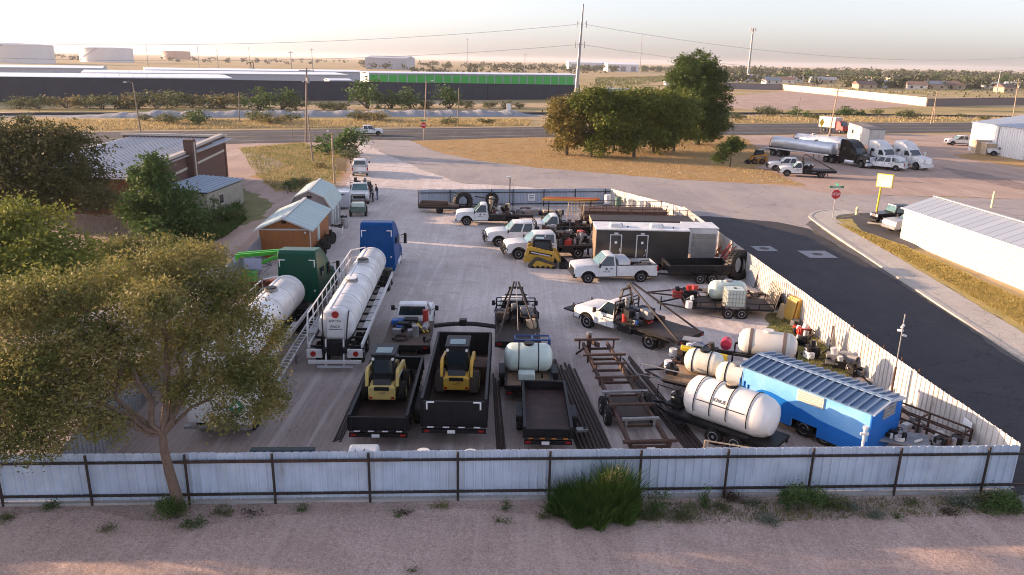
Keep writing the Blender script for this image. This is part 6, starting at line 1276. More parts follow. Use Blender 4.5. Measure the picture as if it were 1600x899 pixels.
# pipe stacks: every pipe is a thing
def pipes(a, b_, n, w, r, lab, grp, m=rustdk, seed=0, layers=1):
    rnd = random.Random(seed); a = Vector(a+(0,)); b_ = Vector(b_+(0,)); d = b_-a; yw = math.atan2(d.y, d.x); nn = Vector((-d.y, d.x, 0)).normalized()
    for i in range(n):
        q = (i/(max(1, n-1))-.5)*w; L_ = d.length*rnd.uniform(.82, 1.0); o = a+nn*q+d.normalized()*rnd.uniform(0, .6)
        p = B().cyl((0, 0, 0), (L_, 0, 0), r, n=10); ob = p.build('pipe', m if rnd.random() > .15 else rust, None)
        move(ob, (o.x, o.y, r+(i % 2)*r*1.2*(layers-1)), yw+rnd.uniform(-.012, .012)); tag(ob, lab+', '+ORD[i]+' from the left', 'pipe', grp)
pipes((3.45, 25.4), (2.35, 35.3), 15, 1.25, .055, 'dark pipe in the wide stack beside the small rusty-floored trailer', 'pipes in the wide stack', seed=1, layers=2)
pipes((7.5, 25.4), (5.7, 35.6), 9, .75, .05, 'long dark pipe in the stack right of the skeleton trailer', 'pipes in the right stack', seed=2, layers=2)
pipes((-.25, 25.4), (-.75, 33.5), 4, .28, .05, 'dark pipe on the ground right of the high-sided dump trailer', 'pipes in the narrow stack', seed=3)
pipes((-6.75, 26.5), (-6.75, 37.2), 4, .25, .045, 'dark pipe on the ground left of the dump trailers', 'pipes in the left stack', seed=4)
t = thing('white_tote', 'white cube tank with a black cap just behind the foreground fence', 'tote', (-5.05, 23.35, 0), R(3)); B().box((0, 0, .85), (1.05, 1.0, 1.3)).build('tank', white, t, bevel=.1, seg=3); B().box((0, 0, .1), (1.1, 1.05, .2)).build('pallet', black, t)
mb = B().cyl((-.1, 0, 1.5), (-.1, 0, 1.54), .15, n=16); mb.build('cap', whitedirty, t); B().tube([(-.1+math.cos(a)*.17, math.sin(a)*.12, 1.52) for a in [k*.5 for k in range(13)]], .012, 4).build('ring', black, t); B().bar((-.1, -.22, 1.51), (-.1, .22, 1.51), .02).build('valve_bar', black, t)
for i, (px, w) in enumerate(((660, .5), (735, .5))):
    q = at(px, 707, 1.6); t = thing('plastic_drum', ('white drum top just showing over the fence, left of the high-sided dump trailer', 'white drum top just showing over the fence, below the high-sided dump trailer')[i], 'drum', (q.x, 23.4, 0)); B().cyl((0, 0, 0), (0, 0, 1.5), .25, n=16).build('barrel', white, t, bevel=.04); B().cyl((.08, 0, 1.5), (.08, 0, 1.54), .05).build('cap', white, t)
t = thing('dark_beam', 'dark green steel beam lying behind the fence under the tree', 'beam', (-7.8, 23.3, 0), R(3)); mb = B(); mb.box((0, 0, 1.2), (2.2, .26, .05)).box((0, 0, 1.5), (2.2, .26, .05)).box((0, 0, 1.35), (2.2, .05, .3)); mb.build('flange', mat('dark_green_steel', (.01, .03, .035), rough=.6), t, smooth=0)
for x in (-.9, .9): B().bar((x, 0, 0), (x, 0, 1.17), .12).build('trestle', rust, t, smooth=0)
# ---------------------------------------------------------------- right side of the front row
t = thing('nurse_tank_trailer', 'big white tank with thin black hoops on a tandem trailer beside the fence', 'tank trailer', (10.25, 26.3, 0), R(138.5))
# x forward = up left
B().box((2.0, 0, .62), (4.6, 1.5, .12)).build('deck', black, t, smooth=0); fb = B()
for s in (1, -1): fb.bar((-.3, s*.6, .5), (4.3, s*.6, .5), .1, .18); fb.bar((4.2, s*.6, .5), (5.6, 0, .5), .09)
fb.build('frame', black, t, smooth=0)
tk = B().lathe([(0, .001), (.05, .3), (.16, .62), (.38, .78), (.62, .84), (.68, .86), (3.3, .86), (3.36, .84), (3.55, .82), (3.72, .62), (3.8, .3), (3.84, .001)], (-.05, 0, 1.45), 'x', 36).build('tank', mat('clean_white_plastic', (.80, .77, .74), (.70, .66, .60), 1.0, .35), t)
for x in (.85, 1.7, 2.4, 3.1):
    mb = B(); mb.tube([(x, math.cos(a)*.89, 1.45+math.sin(a)*.89) for a in [PI*1.12-(PI*1.24)*k/20 for k in range(21)]], .02, 6); mb.build('hoop', black, tk)
B().tube([(.95, .93, 1.72), (3.0, .93, 1.72)], .018, 6).build('side_rod', black, tk); B().cyl((1.95, 0, 2.27), (1.95, 0, 2.39), .25, n=20).build('filler_collar', black, tk); B().cyl((1.95, 0, 2.37), (1.95, 0, 2.43), .22, n=20).build('lid', tan, tk)
w_ = word('KNUE', .21, (2.05, .77, 1.86), (R(62), 0, PI), lettering, tk, depth=.004)
for x in (1.2, 2.1): 
    for s in (1, -1): wheel(t, (x, s*.85, .36), .36, .22, side=s)
for s in (1, -1): B().box((1.65, s*.85, .78), (1.95, .3, .04)).build('fender', black, t, smooth=0)
B().box((4.3, -.1, .75), (.7, .9, .12)).build('pump_plate', black, t); engine(t, (4.3, -.1, .8), .5, (black, black, whitedirty)); B().box((3.7, .8, .45), (.5, .5, .06)).build('step', black, t)
mb = B(); mb.tube([(4.6, .6, 1.1), (5.6, .7, 1.15), (5.7, .7, .55), (4.8, .6, .4)], .03, 6, closed=True); mb.tube([(4.6, -.3, 1.2), (5.4, -.3, 1.2), (5.4, -.3, .6)], .03, 6); mb.build('guard_rail', black, t)
# trailer with two small tanks
t = thing('twin_tank_trailer', 'flat trailer with two small milky tanks and a pump, behind the big white tank', 'tank trailer', (11.0, 30.6, 0), R(150))
B().box((1.9, 0, .72), (4.4, 2.0, .1)).build('deck', wood, t, smooth=0); fb = B()
for s in (1, -1): fb.bar((-.2, s*.85, .6), (4.1, s*.85, .6), .1, .16); fb.bar((4.1, s*.85, .6), (5.3, 0, .55), .08)
fb.build('frame', black, t, smooth=0)
for s in (1, -1): wheel(t, (1.8, s*1.1, .36), .36, .22, side=s)
tank_with_bands(t, (1.05, .15, 1.3), 1.75, .54, 'x', poly, (.3, .72), lid=steel); tank_with_bands(t, (2.7, -.55, 1.34), 1.8, .56, 'x', poly, (.32, .74), lid=black)
engine(t, (3.9, .4, .8), .5, (black, black, bluep), 3); mb = B(); mb.tube([(3.2, .95, 1.2), (5.2, 1.0, 1.25), (5.3, 1.0, .7), (3.3, .95, .7)], .03, 6, closed=True); mb.build('guard_rail', steel, t)
# pump skid with blue hoses
p = (9.1, 35.2, 0); t = thing('pump_skid', 'pressure pump skid with coiled blue and black hoses behind the winch truck tail', 'pump', p, R(150)); B().box((0, 0, .45), (1.8, 1.2, .1)).build('skid', rust, t, smooth=0); engine(t, (.2, 0, .5), .55, (black, whitedirty, steel), 5)
B().tube([(math.cos(a)*.42-.3, .1+.04*a/6, .95+math.sin(a)*.42) for a in [k*.45 for k in range(45)]], .025, 6).build('blue_hose', mat('hose_blue', (.15, .25, .5), rough=.5), t); B().cyl((.9, .4, .5), (.9, .4, .85), .2).build('white_bucket', white, t)
for s in (1, -1): wheel(t, (0, s*.75, .3), .3, .18, side=s)
t = thing('pump_skid', 'small rusty pump with a white bucket left of the twin tank trailer', 'pump', (8.1, 34.1, 0), R(150)); B().box((0, 0, .35), (1.5, .9, .1)).build('skid', rust, t, smooth=0); engine(t, (0, 0, .4), .45, (rust, black, steel), 6); B().cyl((.35, .35, .4), (.35, .35, .75), .19).build('white_bucket', white, t); wheel(t, (-.2, .6, .28), .28, .16)
# spray rig: yellow wing, red reel, tank with two wide straps
t = thing('spray_trailer', 'black trailer with a cream tank held by two wide brown straps beside the blue trailer', 'tank trailer', (13.9, 33.4, 0), R(160))
fb = B()
for s in (1, -1): fb.bar((0, s*.75, .7), (5.2, s*.75, .7), .12, .2); fb.bar((.3, s*.8, 1.25), (3.2, s*.8, 1.25), .08, .1)
for x in (.3, 1.7, 3.2):
    for s in (1, -1): fb.bar((x, s*.8, .7), (x, s*.8, 1.25), .08)
for x in (0, 1.3, 2.6, 3.9, 5.2): fb.bar((x, -.75, .7), (x, .75, .7), .1)
fb.build('frame', black, t, smooth=0); tank_with_bands(t, (1.7, 0, 1.72), 2.7, .62, 'x', mat('cream_plastic', (.72, .66, .58), (.62, .56, .47), 1, .4), (.22, .78), mat('strap_brown', (.16, .12, .10), rough=.7), lid=poly, bandw=.16)
lb = B().box((2.15, .86, .98), (1.1, .02, .32)).build('white_plate', signwhite, t, smooth=0); word('5 PNUE', .2, (2.15, .874, .98), (PI/2, 0, PI), lettering, lb, depth=.003); B().box((1.0, .86, .98), (.8, .02, .25)).build('white_plate', signwhite, t, smooth=0)
for x in (1.4, 2.2):
    for s in (1, -1): wheel(t, (x, s*.98, .38), .38, .2, side=s)
B().cyl((3.6, -.55, 1.35), (3.6, .0, 1.35), .26, n=18).build('red_reel', mat('crimson_paint', (.35, .02, .06), rough=.5), t); engine(t, (4.2, .5, .85), .6, (black, darkbrown, black), 7)
B().prism([(3.4, 1.0), (5.6, 1.25), (5.6, 1.45), (3.4, 1.25)], 1.0, 1.3, 'y').build('yellow_wing', yellowp, t, bevel=.03); B().box((5.2, .2, 1.5), (.9, .7, .05), 0, .1).build('clear_lid', tarp, t)
B().bar((4.6, .9, .7), (4.6, 1.1, 1.2), .08).build('bracket', black, t)
# blue trailer
bs = mat('blue_trailer_roof', (.10, .165, .27), (.16, .24, .36), rough=.35, metal=.25, island=True, lo=0, hi=1)
lb_ = mat('light_blue_paint', (.16, .42, .78), (.24, .50, .82), .7, .35, stretch=(1, 1, 1.5), lo=.4, hi=.6); db_ = mat('deep_blue_trailer_paint', (.006, .13, .48), (.008, .16, .56), 1, .35)
P0, P1, P2 = at(1163, 572, 2.2), at(1363, 646, 2.2), at(1405, 619, 2.2)
yb_ = math.atan2(P1.y-P0.y, P1.x-P0.x); Lb = (P1-P0).length; Wb = (P2-P1).length; Wb = min(Wb, 2.6)
t = thing('blue_trailer', 'two-tone blue office trailer with a ribbed blue roof and a beige side window', 'trailer', P0, yb_); t.location.z = 0
H0, H1 = .38, 2.2
B().prism([(0, H0), (2.45, H0), (2.45, .75), (Lb-2.0, .75), (Lb-2.0, H0), (Lb, H0), (Lb, H1), (0, H1)], 0, .06, 'y').build('side_wall', lb_, t, smooth=0)
wv = [(.0, .0)]; low = [(.35, H0), (2.44, H0), (2.44, .75), (Lb-2.01, .75), (Lb-2.01, H0), (Lb, H0)]
up = [(Lb, 1.0), (Lb-.8, 1.05), (Lb-2.0, 1.12), (Lb-2.8, 1.3), (Lb-3.2, 1.28), (2.6, 1.3), (2.0, 1.42), (1.4, 1.5), (.95, 1.46), (.6, 1.25), (.5, .9)]
B().prism(low+up, -.012, .0, 'y').build('wave_paint', db_, t, smooth=0)
hk = B(); hk.tube([(.1, -.02, 1.55), (.1, -.02, 1.3), (.22, -.02, 1.22), (.3, -.02, 1.3), (.3, -.02, 1.45)], .03, 6); hk.tube([(-.1, -.02, 1.62), (-.1, -.02, 1.2)], .03, 6); hk.build('blue_mark', db_, t)
B().box((Lb/2, Wb, (H0+H1)/2), (Lb, .06, H1-H0)).build('far_wall', db_, t, smooth=0)
B().prism([(.0, H0), (Wb, H0), (Wb, H1), (Wb/2, H1+.18), (0, H1)], Lb-.03, Lb+.03, 'x').build('end_wall', db_, t, smooth=0); B().prism([(.0, H0), (Wb, H0), (Wb, H1), (Wb/2, H1+.18), (0, H1)], -.03, .03, 'x').build('end_wall', lb_, t, smooth=0)
B().box((Lb/2, Wb/2, H0), (Lb, Wb, .06)).build('floor', black, t, smooth=0)
w_ = B().box((3.15, -.02, 1.86), (1.15, .08, .46)).build('window', mat('beige_frame', (.62, .56, .48), rough=.5), t, bevel=.01); mb = B()
for k in range(4): mb.box((3.15, -.065, 1.71+k*.1), (1.0, .02, .045))
mb.build('louvres', mat('beige_slat', (.42, .36, .3), rough=.5), w_, smooth=0)
w2 = B().box((Lb+.04, Wb*.55, 1.95), (.05, .9, .5)).build('end_window', tarp, t); 
for k in range(3): B().box((Lb+.07, Wb*.55, 1.8+k*.14), (.02, .85, .05)).build('slat', steel, w2, smooth=0)
mb = B(); n = 18; pw = (Lb+.2)/n
for k in range(n):
    x0 = -.1+k*pw
    for (ya, za, yb2, zb) in ((-.1, H1+.0, Wb/2, H1+.22), (Wb/2, H1+.22, Wb+.1, H1)):
        mb.add([(x0, ya, za), (x0+pw-.02, ya, za), (x0+pw-.02, yb2, zb), (x0, yb2, zb), (x0, ya, za-.04), (x0+pw-.02, ya, za-.04), (x0+pw-.02, yb2, zb-.04), (x0, yb2, zb-.04)], [(0, 1, 2, 3), (7, 6, 5, 4), (0, 4, 5, 1), (1, 5, 6, 2), (2, 6, 7, 3), (3, 7, 4, 0)])
        mb.bar((x0, ya, za+.03), (x0, yb2, zb+.03), .09, .07)
mb.build('roof', bs, t, smooth=0); B().bar((-.12, Wb/2, H1+.26), (Lb+.12, Wb/2, H1+.26), .22, .03).build('ridge_cap', mat('pale_blue_trim', (.25, .34, .45), rough=.4), t, smooth=0)
for x in (-.12, Lb+.12):
    B().bar((x, -.1, H1-.02), (x, Wb/2, H1+.2), .04, .08).bar((x, Wb/2, H1+.2), (x, Wb+.1, H1-.02), .04, .08).build('barge_board', bluefence, t, smooth=0)
for x in (2.9, 3.8): wheel(t, (x, .3, .38), .38, .22, side=-1); wheel(t, (x, Wb-.3, .38), .38, .22)
mb = B(); mb.bar((2.7, .5, 0), (2.7, .5, .5), .08); mb.box((2.7, .5, .03), (.4, .4, .05)); mb.build('jack_stand', black, t)
q = at(1300, 705); t = thing('utility_riser', 'small cream valve riser beside the corner of the blue trailer', 'valve', (12.9, 24.8, 0)); B().cyl((0, 0, 0), (0, 0, 1.95), .05).bar((-.15, 0, 1.75), (.15, 0, 1.75), .08).build('pipe', whitedirty, t); B().cyl((0, 0, 1.95), (0, 0, 2.05), .09).build('cap', whitedirty, t)
# pale pipe rack next to the fence
t = thing('tube_rack', 'low pale tubular frame standing before the big white tank at the fence', 'frame', (7.2, 25.0, 0), R(-1)); mb = B()
for a_, b2 in (((0, 0, 1.25), (4.4, -.9, 1.05)), ((0, 0, 0), (0, 0, 1.25)), ((4.4, -.9, 0), (4.4, -.9, 1.05)), ((1.3, -.27, 0), (1.3, -.27, 1.2)), ((2.8, -.57, 0), (2.8, -.57, 1.12)), ((0, 0, .6), (1.3, -.27, .58)), ((0, 0, 1.25), (.25, .5, 1.0)), ((.25, .5, 1.0), (.25, .5, 0))): mb.tube([a_, b2], .03, 6)
mb.build('tubes', tan, t)
# tables and scrap in the corner
for i, (x, y, w, d, h, a, lab) in enumerate(((15.2, 26.4, 1.9, 1.2, .8, R(-20), 'cluttered low steel table in the near right corner of the yard'), (16.9, 25.7, 1.6, 1.0, .85, R(-20), 'smaller steel table with a black pot at the corner by the fence'))):
    t = thing('work_table', lab, 'table', (x, y, 0), a); B().box((0, 0, h), (w, d, .05)).build('table_top', tarp, t)
    for sx in (1, -1):
        for sy in (1, -1): B().bar((sx*w*.45, sy*d*.43, 0), (sx*w*.45, sy*d*.43, h), .07).build('leg', rust, t)
    clutter(t, (-w*.4, w*.4, -d*.35, d*.35, h+.03), 40+i, 12, [black, steel, whitedirty, rust, tarp], .08, .25)
t = thing('black_pot', 'black cooking pot standing on the smaller corner table', 'pot', (16.95, 25.8, .88)); B().lathe([(0, .17), (.03, .19), (.3, .2), (.34, .21)], (0, 0, 0), 'z', 18).build('pot', black, t)
for s in (1, -1): B().tube([(s*.2, -.06, .25), (s*.27, 0, .26), (s*.2, .06, .25)], .012, 5).build('handle', steel, t)
t = thing('pipe_rack', 'tall rusty pipe rack beside the tables near the street fence', 'rack', (15.3, 28.5, 0), R(-55)); mb = B()
for x in (0, 1.6, 3.2):
    for y in (0, .8): mb.bar((x, y, 0), (x, y, 1.25), .07)
for z in (.5, .95, 1.25):
    for y in (0, .8): mb.bar((0, y, z), (3.2, y, z), .06)
for x in (0, 1.6, 3.2): mb.bar((x, 0, 1.25), (x, .8, 1.25), .06)
mb.build('frame', rust, t, smooth=0); clutter(t, (.2, 3, .1, .7, .5), 55, 14, [rust, darkbrown, steel, whitedirty], .1, .3)
t = thing('white_board', 'small white sign board leaning on the fence near the corner', 'board', (17.75, 26.6, 0), R(94)); B().box((0, 0, 1.25), (.5, .04, .5)).build('board', signwhite, t, bevel=.02); B().bar((0, .02, 0), (0, .02, 1.2), .05).build('stake', wood, t)
# along the street fence
def bigtyre(lab, loc, r, w, yaw, lean=.15, group=None):
    t = thing('big_tyre', lab, 'tyre', loc, yaw, group); o = B().lathe([(-w*.3, r*.55), (-w/2, r*.65), (-w/2, r*.9), (-w*.4, r), (w*.4, r), (w/2, r*.9), (w/2, r*.65), (w*.3, r*.55)], (0, 0, r), 'y', 36, cap=False)
    tb = o.build('tread', mat('big_tyre_rubber', (.012, .012, .012), (.03, .027, .025), 5, .9), t); mb = B()
    for k in range(30):
        a = 2*PI*k/30
        for s in (1, -1): mb.box((math.cos(a+s*.05)*(r+.01), s*w*.24, r+math.sin(a+s*.05)*(r+.01)), (.09, w*.46, .1), 0, 0, -a)
    mb.build('lug', black, tb, smooth=0); t.rotation_euler.x = lean; return t
bigtyre('huge black tractor tyre leaning on the street fence', (15.9, 51.2, 0), 1.05, .6, R(36), -.12)
bigtyre('large dusty tyre lying upright by the back fence behind the first white truck', (-5.0, 74.4, 0), .95, .6, R(30), -.1)
bigtyre('dark tyre hung against the bluish back fence', (-2.2, 75.9, .35), .62, .3, R(6), -.1)
t = thing('wire_cage_frame', 'bent wire cage panel leaning on the street fence below the huge tyre', 'panel', (16.35, 48.6, 0), R(-75)); mb = B()
for k in range(6): mb.bar((k*.3, 0, 0), (k*.3, .35, 1.35), .025)
for k in range(6): mb.bar((0, .07*k, .27*k), (1.5, .07*k, .27*k), .025)
mb.build('wires', steel, t, smooth=0)
t = thing('metal_sheet', 'flat grey metal panel leaning beside the huge tyre', 'panel', (16.25, 49.6, 0), R(-80)); B().box((0, .1, .7), (1.2, .05, 1.35), 0, -.2).build('sheet', tarp, t); B().bar((-.5, .05, .02), (-.5, .3, 1.3), .04).build('stiffener', steel, t)
t = thing('hose_reel', 'round black hose reel standing against the street fence above the yellow cabinet', 'reel', (16.35, 44.6, 0), R(85))
for s in (-.22, .22): B().lathe([(-.02, .1), (-.02, .5), (.02, .5), (.02, .1)], (0, s, .62), 'y', 22, cap=False).build('flange', black, t)
B().cyl((0, -.2, .62), (0, .2, .62), .3, n=18).build('hose_coil', blacksatin, t); B().box((0, 0, .08), (.8, .6, .1)).build('base', steel, t); engine(t, (.5, -.1, .1), .35, (black, whitedirty, steel), 9)
t = thing('yellow_cabinet', 'yellow-orange metal cabinet leaning on the street fence', 'cabinet', (16.55, 42.3, 0), R(-72)); B().box((0, .15, .75), (.95, .55, 1.45), 0, -.18).build('body', mat('ochre_paint', (.58, .33, .05), (.45, .26, .06), 2, .5), t, bevel=.02); B().box((0, -.2, .8), (.85, .03, 1.25), 0, -.18).build('door', orangep if False else mat('ochre_paint', (.58, .33, .05)), t); B().box((-.55, -.3, .45), (.5, .05, 1.0), .3, -.4).build('plank', woodlt, t)
for i, (x, y, lab, mm, s) in enumerate(((16.3, 39.6, 'red and white small engine standing in the grass by the street fence', (redp, whitedirty, black), .62), (15.9, 38.4, 'black compact engine in the grass below the red and white one', (black, steel, black), .6), (15.6, 36.6, 'dark pump engine with a pale drum near the blue trailer', (black, black, whitedirty), .7), (16.3, 35.5, 'silver and black engine block by the rusty gate post', (steel, alu, black), .75), (16.8, 34.3, 'small black engine on wheels by the gate post', (black, black, steel), .5))):
    t = thing('small_engine', lab, 'engine', (x, y, 0), i*.9, 'engines left by the street fence'); B().box((0, 0, .08), (s*1.3, s, .12)).build('skid', black, t); engine(t, (0, 0, .12), s, mm, 60+i); engine(t, (-s*.4, s*.5, .1), s*.7, mm[::-1], 70+i, 'gearbox')
t = thing('steel_wedge', 'narrow pointed grey steel sheet standing between the engines', 'sheet', (16.4, 36.4, 0), R(40)); B().prism([(0, 0), (.8, 0), (.15, 1.9)], -.02, .02, 'y').build('plate', steel, t); B().bar((.1, .05, 0), (.15, .05, 1.8), .06).build('stiffener', rust, t)
t = thing('wheelbarrow', 'tipped wheelbarrow with a single wheel against the fence by the rusty gate', 'wheelbarrow', (17.0, 35.4, 0), R(-50)); B().prism([(-.4, .35), (.4, .5), (.5, .75), (-.5, .7)], -.3, .3, 'y').build('tray', tarp, t); B().tube([(.9, .25, .2), (0, .25, .35), (-.9, .3, .6)], .02, 5).tube([(.9, -.25, .2), (0, -.25, .35), (-.9, -.3, .6)], .02, 5).build('handle', wood, t); wheel(t, (.85, 0, .2), .2, .08)
# utility trailer with tote
t = thing('utility_trailer', 'black railed utility trailer carrying a poly tank, a caged tote and red engines', 'trailer', (15.6, 43.6, 0), R(177))
B().box((2.6, 0, .6), (5.2, 2.1, .06)).build('deck', rustdk, t, smooth=0); mb = B()
for s in (1, -1):
    mb.bar((0, s*1.05, .95), (5.2, s*1.05, .95), .05); mb.bar((0, s*1.05, .58), (5.2, s*1.05, .58), .08, .12)
    for k in range(7): mb.bar((k*.866, s*1.05, .58), (k*.866, s*1.05, .95), .05)
    mb.bar((5.2, s*1.0, .55), (6.7, 0, .5), .08)
mb.bar((5.2, -1.05, .95), (5.2, 1.05, .95), .05); mb.bar((6.5, 0, .05), (6.5, 0, .9), .07); mb.build('frame', black, t, smooth=0)
rg_ = B()
for k in range(9): rg_.bar((-.02, -1.0+k*.25, .6), (-.35, -1.0+k*.25, 1.9), .045)
for z in (0, .5, 1): rg_.bar((-.02-.33*z, -1.0, .6+1.3*z), (-.02-.33*z, 1.0, .6+1.3*z), .045)
rg_.build('ramp_gate', tan, t, smooth=0)
for x in (1.9, 2.7):
    for s in (1, -1): wheel(t, (x, s*1.2, .35), .35, .2, side=s)
for s in (1, -1): B().tube([(1.35, s*1.2, .45), (1.5, s*1.2, .75), (3.1, s*1.2, .75), (3.25, s*1.2, .45)], [.06]*4, 4).build('fender', black, t)
tote = thing('caged_tote', 'square translucent tote in a wire cage on the railed trailer', 'tote', (13.25, 43.0, .64), R(177)); B().box((0, 0, .62), (1.1, 1.0, 1.05)).build('bottle', polyg, tote, bevel=.08, seg=3); B().box((0, 0, .06), (1.15, 1.05, .12)).build('pallet', steel, tote); B().cyl((0, 0, 1.14), (0, 0, 1.18), .1).build('cap', black, tote); mb = B()
for k in range(7):
    u = -.56+k*.187
    for s in (1, -1): mb.bar((u, s*.52, .1), (u, s*.52, 1.15), .018); mb.bar((s*.57, u*.92, .1), (s*.57, u*.92, 1.15), .018)
for z in (.15, .4, .65, .9, 1.15):
    for s in (1, -1): mb.bar((-.57, s*.525, z), (.57, s*.525, z), .018); mb.bar((s*.575, -.52, z), (s*.575, .52, z), .018)
mb.build('cage', steel, tote, smooth=0)
pt_ = thing('poly_tank', 'pale green round-ended tank behind the caged tote', 'tank', (13.2, 44.35, .64), R(177)); tank_with_bands(pt_, (0, 0, .62), 2.3, .6, 'x', polyg, (.3, .7), bandm=polyg, lid=steel); B().box((0, 0, .06), (1.8, .8, .12)).build('cradle', black, pt_)
t = thing('red_engine', 'red and black pump engine at the front of the railed trailer', 'engine', (10.9, 44.4, .64), R(170)); engine(t, (0, 0, 0), .75, (black, redp, darkbrown), 80); B().cyl((-.3, .2, .7), (-.3, .2, .95), .2, n=14).build('red_tank', redp, t); engine(t, (.7, -.1, 0), .6, (redp, black, steel), 81, 'motor')
t = thing('white_pump', 'white bucket and pump near the tongue of the railed trailer', 'pump', (10.8, 43.1, .64), R(170)); engine(t, (0, 0, 0), .5, (black, whitedirty, steel), 82); B().cyl((.2, .5, 0), (.2, .5, .4), .2).build('bucket', white, t)
t = thing('low_trailer', 'second low rusty trailer with a long tongue beside the railed trailer', 'trailer', (15.2, 45.8, 0), R(178)); mb = B()
for s in (1, -1): mb.bar((0, s*.8, .55), (4.4, s*.8, .55), .1, .14); mb.bar((4.4, s*.8, .55), (6.6, 0, .5), .08)
for k in range(6): mb.bar((k*.85, -.8, .57), (k*.85, .8, .57), .08)
mb.build('frame', rust, t, smooth=0); B().box((1.6, 0, .64), (2.8, 1.5, .05)).build('planks', wood, t, smooth=0)
for s in (1, -1): wheel(t, (1.9, s*1.0, .34), .34, .2, side=s)
# dark dump trailer behind the white pickup
box_trailer('dump_trailer', 'black dump trailer with tandem wheels under the grey siding panel', (15.0, 51.2, 0), R(184), 4.3, 2.1, .75, .5, nw=2, wr=.38, marks=False, group='black dump trailers', tongue=1.6)
# restroom trailer
rt_ = mat('charcoal_trailer_skin', (.055, .052, .05), (.07, .066, .062), 1, .22, .3); tanend = mat('tan_trailer_end', (.40, .30, .20), (.34, .25, .17), 1, .3, .2)
A_ = at(933, 358, 3.0); Bq = at(1077, 361, 3.0); yr = math.atan2(Bq.y-A_.y, Bq.x-A_.x); Lr = (Bq-A_).length
t = thing('restroom_trailer', 'charcoal restroom trailer with two doors, white roof and tan end', 'trailer', (A_.x, A_.y, 0), yr)
B().box((Lr/2, .03, 1.72), (Lr, .06, 2.45)).build('side_wall', rt_, t, smooth=0); B().box((Lr/2, 2.5, 1.72), (Lr, .06, 2.45)).build('far_wall', rt_, t, smooth=0)
B().box((-.03, 1.26, 1.72), (.06, 2.5, 2.45)).build('front_wall', tanend, t, bevel=.02); B().box((Lr+.03, 1.26, 1.72), (.06, 2.5, 2.45)).build('rear_wall', rt_, t, smooth=0)
r_ = B().box((Lr/2, 1.26, 2.98), (Lr+.2, 2.66, .1)).build('roof', white, t, bevel=.03)
for x in (1.45, 4.4):
    B().box((x, .95, 3.15), (.95, .8, .26), top=(.8, .75)).build('air_conditioner', white, r_, bevel=.05)
    for k in range(3): B().box((x+.42, .95, 3.09+k*.06), (.12, .6, .02)).build('vent_slat', steel, r_, smooth=0)
for x in (2.3, 5.6): B().cyl((x, .7, 3.0), (x, .7, 3.12), .05).build('vent_pipe', black, r_)
for x in (1.4, 3.3):
    f = B().box((x, -.015, 1.63), (.86, .03, 2.0)).build('door', alu, t, smooth=0); B().box((x, -.035, 1.63), (.72, .02, 1.88)).build('leaf', rt_, f, smooth=0); B().cyl((x, -.046, 2.05), (x, -.052, 2.05), .1, n=16).build('round_sign', signwhite, f); B().box((x+.28, -.07, 1.5), (.04, .06, .22)).build('handle', alu, f); B().bar((x+.42, -.03, 1.3), (x+.1, -.35, 1.15), .03).build('hand_rail', alu, f); B().box((x, -.03, 2.72), (.28, .08, .1)).build('door_lamp', lamp_lens, f)
B().box((Lr/2, 1.26, .42), (Lr, 2.2, .18)).build('chassis', black, t, smooth=0)
for x in (3.4, 4.3): wheel(t, (x, .15, .38), .38, .22, side=-1); wheel(t, (x, 2.35, .38), .38, .22)
for s in (-.6, .6): B().bar((0, 1.26+s, .42), (-1.5, 1.26, .45), .09).build('tongue', black, t, smooth=0)
t = thing('white_cargo_trailer', 'plain white-roofed cargo trailer just behind the right end of the restroom trailer', 'trailer', (13.1, 55.9, 0), R(0)); B().box((1.2, 1.1, 1.6), (2.4, 2.2, 2.0)).build('box', whitedirty, t, bevel=.04); B().box((1.2, 1.1, 2.63), (2.5, 2.3, .07)).build('roof', white, t, bevel=.02)
for s in (0, 2.2): wheel(t, (1.2, s, .36), .36, .2, side=(1 if s else -1))
t = thing('siding_panel', 'upright panel of grey horizontal siding on the black dump trailer', 'panel', (12.95, 53.3, 0), R(2)); mb = B()
for k in range(11): mb.box((.85, 0, .95+k*.175), (1.75, .07, .155), 0, .12)
mb.build('siding', mat('grey_siding', (.30, .28, .26), (.24, .22, .21), 2, .5), t, smooth=0); B().bar((.1, .06, 0), (.1, .06, 2.8), .08).bar((1.6, .06, 0), (1.6, .06, 2.8), .08).bar((.05, -.06, 2.2), (.9, -.06, 1.0), .04).build('brace', steel, t, smooth=0)
# yellow tracked loader in mid yard
q = at(848, 418); loader('yellow tracked loader with its bucket towards the dark restroom trailer', (q.x+.05, q.y+.45, 0), R(-4), True, caty, caty)
# flat trailers and deck frames behind the restroom trailer
t = thing('deck_trailer', 'long rusty flat deck trailer with brown railing behind the restroom trailer', 'trailer', (6.6, 62.3, 0), R(0)); B().box((4.3, 1.3, 1.75), (8.6, 2.5, .1)).build('deck', darkbrown, t, smooth=0); mb = B()
for y in (.05, 2.55): mb.bar((0, y, 1.6), (8.6, y, 1.6), .1, .25); mb.bar((0, y, 2.3), (8.6, y, 2.3), .05)
for k in range(8): mb.bar((k*1.22, 2.55, 1.7), (k*1.22, 2.55, 2.3), .05); mb.bar((k*1.22, .05, 1.5), (k*1.22, .05, .9), .08)
mb.build('frame', rust, t, smooth=0); B().box((4.3, 1.3, .95), (8.4, 2.2, .12)).build('lower_deck', black, t, smooth=0); B().box((.02, 1.3, 1.3), (.08, 2.5, .9)).build('end_boards', tan, t, smooth=0)
for x in (5.5, 6.5): wheel(t, (x, .1, .42), .42, .24, side=-1); wheel(t, (x, 2.5, .42), .42, .24)
